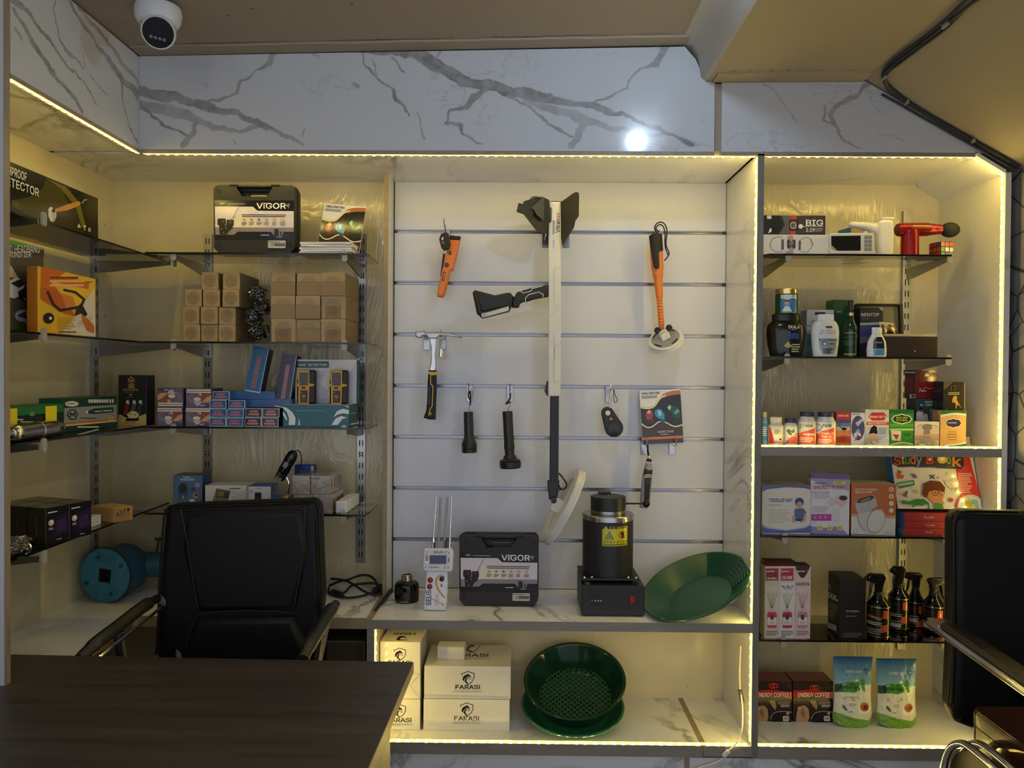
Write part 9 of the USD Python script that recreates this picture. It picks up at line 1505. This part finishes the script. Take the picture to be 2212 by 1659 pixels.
# ------------------------------------------------------------------ desk in front at the left
DESKW = wood('desk_wood', '#2e2928', '#4a4341', 0.4, (1.4, 26, 26))
LWOOD = wood('desk_edge_wood', '#8d7a58', '#a8946e', 0.5, (26, 2, 26))
t = thing('desk', 'dark wood-grain desk with lighter edge at the lower left', 'desk', tr(0, 0, 0)); xr, yb_, yf_ = -0.271, 1.988, 0.75
tilt = rotm('z', -1.2)
Md = tr(xr, yb_, 0) @ tilt
part(t, 'desk_top', moved(rbx(-1.18, 0, -1.2, 0, 0.722, 0.75, 0.0015, 4), Md), DESKW); part(t, 'edge_band', moved(bx(0.0, 0.0012, -1.2, 0, 0.722, 0.7492), Md), LWOOD, label='light wood edge strip')
part(t, 'side_panel', moved(bx(-0.030, -0.006, -1.15, -0.285, 0, 0.7225), Md), wood('desk_side_wood', '#7a6a4e', '#938160', 0.5, (20, 20, 3))); part(t, 'side_panel', moved(bx(-1.17, -1.146, -1.15, -0.285, 0, 0.7225), Md), DESKW); part(t, 'modesty_panel', moved(bx(-1.146, -0.030, -0.34, -0.322, 0.25, 0.7225), Md), DESKW)

# ------------------------------------------------------------------ office chairs
LEATH = node_mat('black_leather', {'g': ('geometry', {}), 'n': ('noise_texture', {'scale': 160.0, 'detail': 3.0}), 'b': ('bump', {'strength': 0.12, 'distance': 0.001}), 'p': ('principled_bsdf', {'base_color': lin('#0d0c0c'), 'roughness': 0.5, 'specular_ior_level': 0.3})}, [('g.position', 'n.vector'), ('n.fac', 'b.height'), ('b.normal', 'p.normal')])
SEAM = mat('#2a2a2c', 0.5)
def back_shell(outline, t0, bulge, rr):
    """padded backrest: outline in x-z, front bulging towards -y"""
    g = Polygon(outline).buffer(-rr, quad_segs=4).buffer(rr, quad_segs=8); return soft(g, t0, min(rr, t0 * 0.45), 0, 6)
f = Fr(0, 0, 1.0, 2.33, (525, 1290)); t = thing('office_chair', 'black leather office chair with high stitched back behind the desk', 'chair', f.M)
ol = [(352, 1112), (362, 1092), (520, 1086), (678, 1080), (688, 1098), (690, 1180), (695, 1290), (690, 1345), (684, 1470), (660, 1540), (380, 1540), (340, 1470), (335, 1415), (340, 1260)]
part(t, 'backrest', back_shell([f.xz(*p) for p in ol], 0.085, 0, 0.028), LEATH, smooth=40)
ip = [(402, 1104), (655, 1098), (668, 1180), (640, 1318), (428, 1322), (396, 1190)]; part(t, 'back_cushion', soft(f.poly(ip).buffer(-0.012).buffer(0.012), 0.03, 0.022, -0.014, 6, back=False), LEATH, smooth=50)
part(t, 'lumbar_cushion', soft(f.poly([(430, 1330), (640, 1326), (668, 1400), (650, 1520), (410, 1520), (404, 1410)]).buffer(-0.012).buffer(0.012), 0.04, 0.026, -0.022, 6, back=False), LEATH, smooth=50)
for pts in ([(395, 1098), (406, 1150), (420, 1240), (432, 1310)], [(662, 1092), (660, 1150), (650, 1240), (638, 1310)], [(432, 1322), (520, 1316), (638, 1320)], [(430, 1328), (412, 1372), (406, 1410)], [(486, 1330), (480, 1375), (482, 1410)], [(590, 1328), (594, 1375), (592, 1410)]):
    part(t, 'seam', tube([f.p3(*p, -0.016) for p in spline([(a, b) for a, b in pts], 14)], 0.0014, 6), SEAM)
part(t, 'piping', tube([f.p3(a, b, 0.004) for a, b in ((337, 1415), (341, 1330), (343, 1260), (348, 1180), (353, 1120), (357, 1103), (366, 1094), (440, 1090), (520, 1087), (600, 1084), (674, 1082), (682, 1088), (687, 1100), (690, 1180), (694, 1290))], 0.0035, 6), LEATH, smooth=40)
O = f.O
for sx_, a, b, nm in ((1, at(333, 1300, 2.30), at(168, 1424, 2.0), 'l'), (-1, at(722, 1312, 2.30), at(652, 1426, 2.0), 'r')):
    a, b = a - O, b - O; d = (b - a); m_ = (a + b) / 2
    part(t, 'arm_pad', tube(spline([a + [0, 0.02, 0.004], a + d * 0.15 + [0, 0, 0.010], m_ + [0, 0, 0.008], a + d * 0.9 + [0, 0, 0.002], b + [0, 0.012, -0.002]], 22), [0.013] * 3 + [0.019] * 16 + [0.016] * 3, 10), mat('#1a1a1b', 0.45), smooth=45)
    part(t, 'arm_trim', tube(spline([a + [0.02 * sx_, 0.0, -0.018], m_ + [0.024 * sx_, 0, -0.018], a + d * 0.88 + [0.024 * sx_, 0, -0.02], b + [0.022 * sx_, 0.012, -0.022]], 18), 0.0045, 8), CHROME, smooth=40)
    part(t, 'arm_bracket', tube(spline([a + [0, 0.03, 0.0], a + [0.02 * sx_, 0.045, -0.02], a + [0.05 * sx_, 0.05, -0.12], a + [0.09 * sx_, 0.0, -0.30]], 16), 0.014, 8), mat('#6d6a66', 0.35), smooth=40); part(t, 'arm_post', tube([m_ + [0, 0, -0.01], m_ + [0.02 * sx_, 0, -0.15], m_ + [0.10 * sx_, -0.02, -0.32]], 0.015, 8), BLACK, smooth=40)
def chair_parts(t, f, x, y, sw, br=1.0):
    sub = len(_used)
    O = f.O
    part(t, 'seat', rbx(x - sw - O[0], x + sw - O[0], y - 0.50 - O[1], y - 0.02 - O[1], 0.43 - O[2], 0.53 - O[2], 0.04, 12), LEATH, smooth=40); part(t, 'gas_column', lathe([(0, 0.1), (0.025, 0.1), (0.025, 0.30), (0.03, 0.43), (0, 0.43)], 20).apply_translation([x - O[0], y - 0.26 - O[1], -O[2]]), BLACK, smooth=35)
    for k in range(5):
        a = 2 * math.pi * k / 5 + 0.3; d = np.array([math.cos(a), math.sin(a), 0]); c = np.array([x, y - 0.26, 0]) - O
        part(t, 'base_leg', tube([c + [0, 0, 0.11], c + d * 0.12 * br + [0, 0, 0.10], c + d * 0.27 * br + [0, 0, 0.065]], [0.026, 0.022, 0.016], 8), CHROME, smooth=40); part(t, 'castor', moved(lathe([(0, -0.012), (0.026, -0.012), (0.028, 0), (0.026, 0.012), (0, 0.012)], 18), tr(*(c + d * 0.27 * br + [0, 0, 0.028])) @ rotm('z', math.degrees(a)) @ rotm('x', 90)), BLACK, smooth=35)
    part(t, 'back_post', tube([np.array([x, y + 0.06, 0.60]) - O, np.array([x, y + 0.03, 0.46]) - O, np.array([x, y - 0.2, 0.42]) - O], 0.022, 8), BLACK, smooth=40)
chair_parts(t, f, -0.83, 2.33, 0.235)
f = Fr(0, 0, 1.0, 2.08, (2200, 1340)); t = thing('office_chair', 'black chair with chrome-edged armrest standing at the right edge', 'chair', f.M)
part(t, 'backrest', back_shell([f.xz(*p) for p in [(2062, 1130), (2068, 1108), (2092, 1103), (2310, 1110), (2338, 1140), (2342, 1540), (2310, 1585), (2100, 1577), (2068, 1560), (2056, 1530), (2062, 1400)]], 0.07, 0, 0.028), LEATH, smooth=40)
part(t, 'piping', tube([f.p3(a, b, 0.006) for a, b in ((2059, 1520), (2063, 1400), (2063, 1132), (2069, 1113), (2078, 1107), (2094, 1105), (2200, 1107))], 0.004, 6), LEATH, smooth=40)
part(t, 'lower_roll', tube(spline([f.p3(a, b, 0.02) for a, b in ((2078, 1548), (2110, 1560), (2200, 1566), (2310, 1562))], 20), 0.022, 10), LEATH, smooth=45)
a, b = at(2004, 1338, 2.10) - f.O, at(2225, 1492, 1.56) - f.O; d = (b - a) / np.linalg.norm(b - a)
Ma = mat4(np.stack([d, np.cross([0, 0, 1.0], d) / np.linalg.norm(np.cross([0, 0, 1.0], d)), np.cross(d, np.cross([0, 0, 1.0], d)) / np.linalg.norm(np.cross(d, np.cross([0, 0, 1.0], d)))], 1), a); La = float(np.linalg.norm(b - a))
part(t, 'arm_bar', moved(rbx(-0.004, La, -0.004, 0.058, -0.020, -0.002, 0.005), Ma), CHROME, smooth=40, label='chrome arm bar'); part(t, 'arm_pad', moved(rbx(0.07, La, 0.004, 0.052, -0.004, 0.012, 0.007), Ma), mat('#15110e', 0.4), smooth=40); part(t, 'arm_cap', moved(rbx(-0.006, 0.075, 0.0, 0.054, -0.003, 0.004, 0.002), Ma), mat((0.62, 0.52, 0.42), 0.3, 1.0))
part(t, 'arm_bar', moved(rbx(-0.004, La, -0.004, 0.058, -0.020, -0.002, 0.005), tr(0.36, 0, 0) @ Ma), CHROME, smooth=40)
chair_parts(t, f, 1.335, 2.08, 0.17, 0.72)
# chrome-framed visitor chair and the glossy brown table corner at the lower right
TBW = wood('mahogany_gloss', '#3a2116', '#53301f', 0.14, (6, 1.5, 6), coat_weight=0.6)
t = thing('side_table', 'glossy dark brown table corner with a grooved rounded edge at the lower right', 'table'); pa = atz(2092, 1524, 0.70)
g = sbox(pa[0], 0.75, 1.565, pa[1]).buffer(-0.03).buffer(0.03, quad_segs=6)
def slab(gg, z0, z1): m = trimesh.creation.extrude_polygon(gg, z1 - z0, engine='earcut'); m.apply_translation([0, 0, z0]); return m
part(t, 'table_top', [slab(g.buffer(-0.004), 0.695, 0.70), slab(g.buffer(-0.0015), 0.691, 0.6955), slab(g, 0.664, 0.6915)], TBW); part(t, 'edge_groove', slab(g.buffer(-0.004), 0.660, 0.6645), mat('#0c0604', 0.5)); part(t, 'lower_frame', [slab(g.buffer(-0.001), 0.628, 0.6605), slab(g.buffer(-0.012), 0.60, 0.629)], TBW)
for x, y in ((pa[0] + 0.035, pa[1] - 0.06), (1.538, pa[1] - 0.06), (pa[0] + 0.05, 0.82), (1.538, 0.82)): part(t, 'leg', rbx(x - 0.025, x + 0.025, y - 0.025, y + 0.025, 0, 0.602, 0.004), TBW)
t = thing('visitor_chair', 'chrome tube chair frame with a black pad below the brown table', 'chair')
Pt = [at(2030, 1700, 1.86), at(2040, 1652, 1.86), at(2052, 1618, 1.84), at(2072, 1606, 1.80), at(2100, 1618, 1.72), at(2138, 1650, 1.62), at(2185, 1700, 1.52), at(2240, 1770, 1.42)]
S_ = spline(Pt, 60); low = [(p[0], p[1], 0.0) for p in (Pt[0], Pt[-1])]
part(t, 'chrome_tube', tube(np.vstack([[low[0]], S_, [low[1]]]), 0.0085, 12), CHROME, smooth=45)
part(t, 'chrome_tube', tube(np.vstack([[low[0]], S_, [low[1]]]) + [0.036, 0, 0], 0.0085, 12), CHROME, smooth=45)
pts = [S_[k] + np.array([0.010, 0, -0.016]) for k in range(8, 56, 4)]; V = []; 
for p in pts: V += [p, p + [0.016, 0, 0], p + [0.016, 0, -0.11], p + [0, 0, -0.11]]
F = []
for i in range(len(pts) - 1):
    a, b = 4 * i, 4 * i + 4
    for k in range(4): F += [[a + k, a + (k + 1) % 4, b + (k + 1) % 4], [a + k, b + (k + 1) % 4, b + k]]
F += [[0, 2, 1], [0, 3, 2], [4 * len(pts) - 4, 4 * len(pts) - 3, 4 * len(pts) - 2], [4 * len(pts) - 4, 4 * len(pts) - 2, 4 * len(pts) - 1]]
m = trimesh.Trimesh(V, F, process=False); trimesh.repair.fix_normals(m); part(t, 'black_pad', m, LEATH, smooth=40)
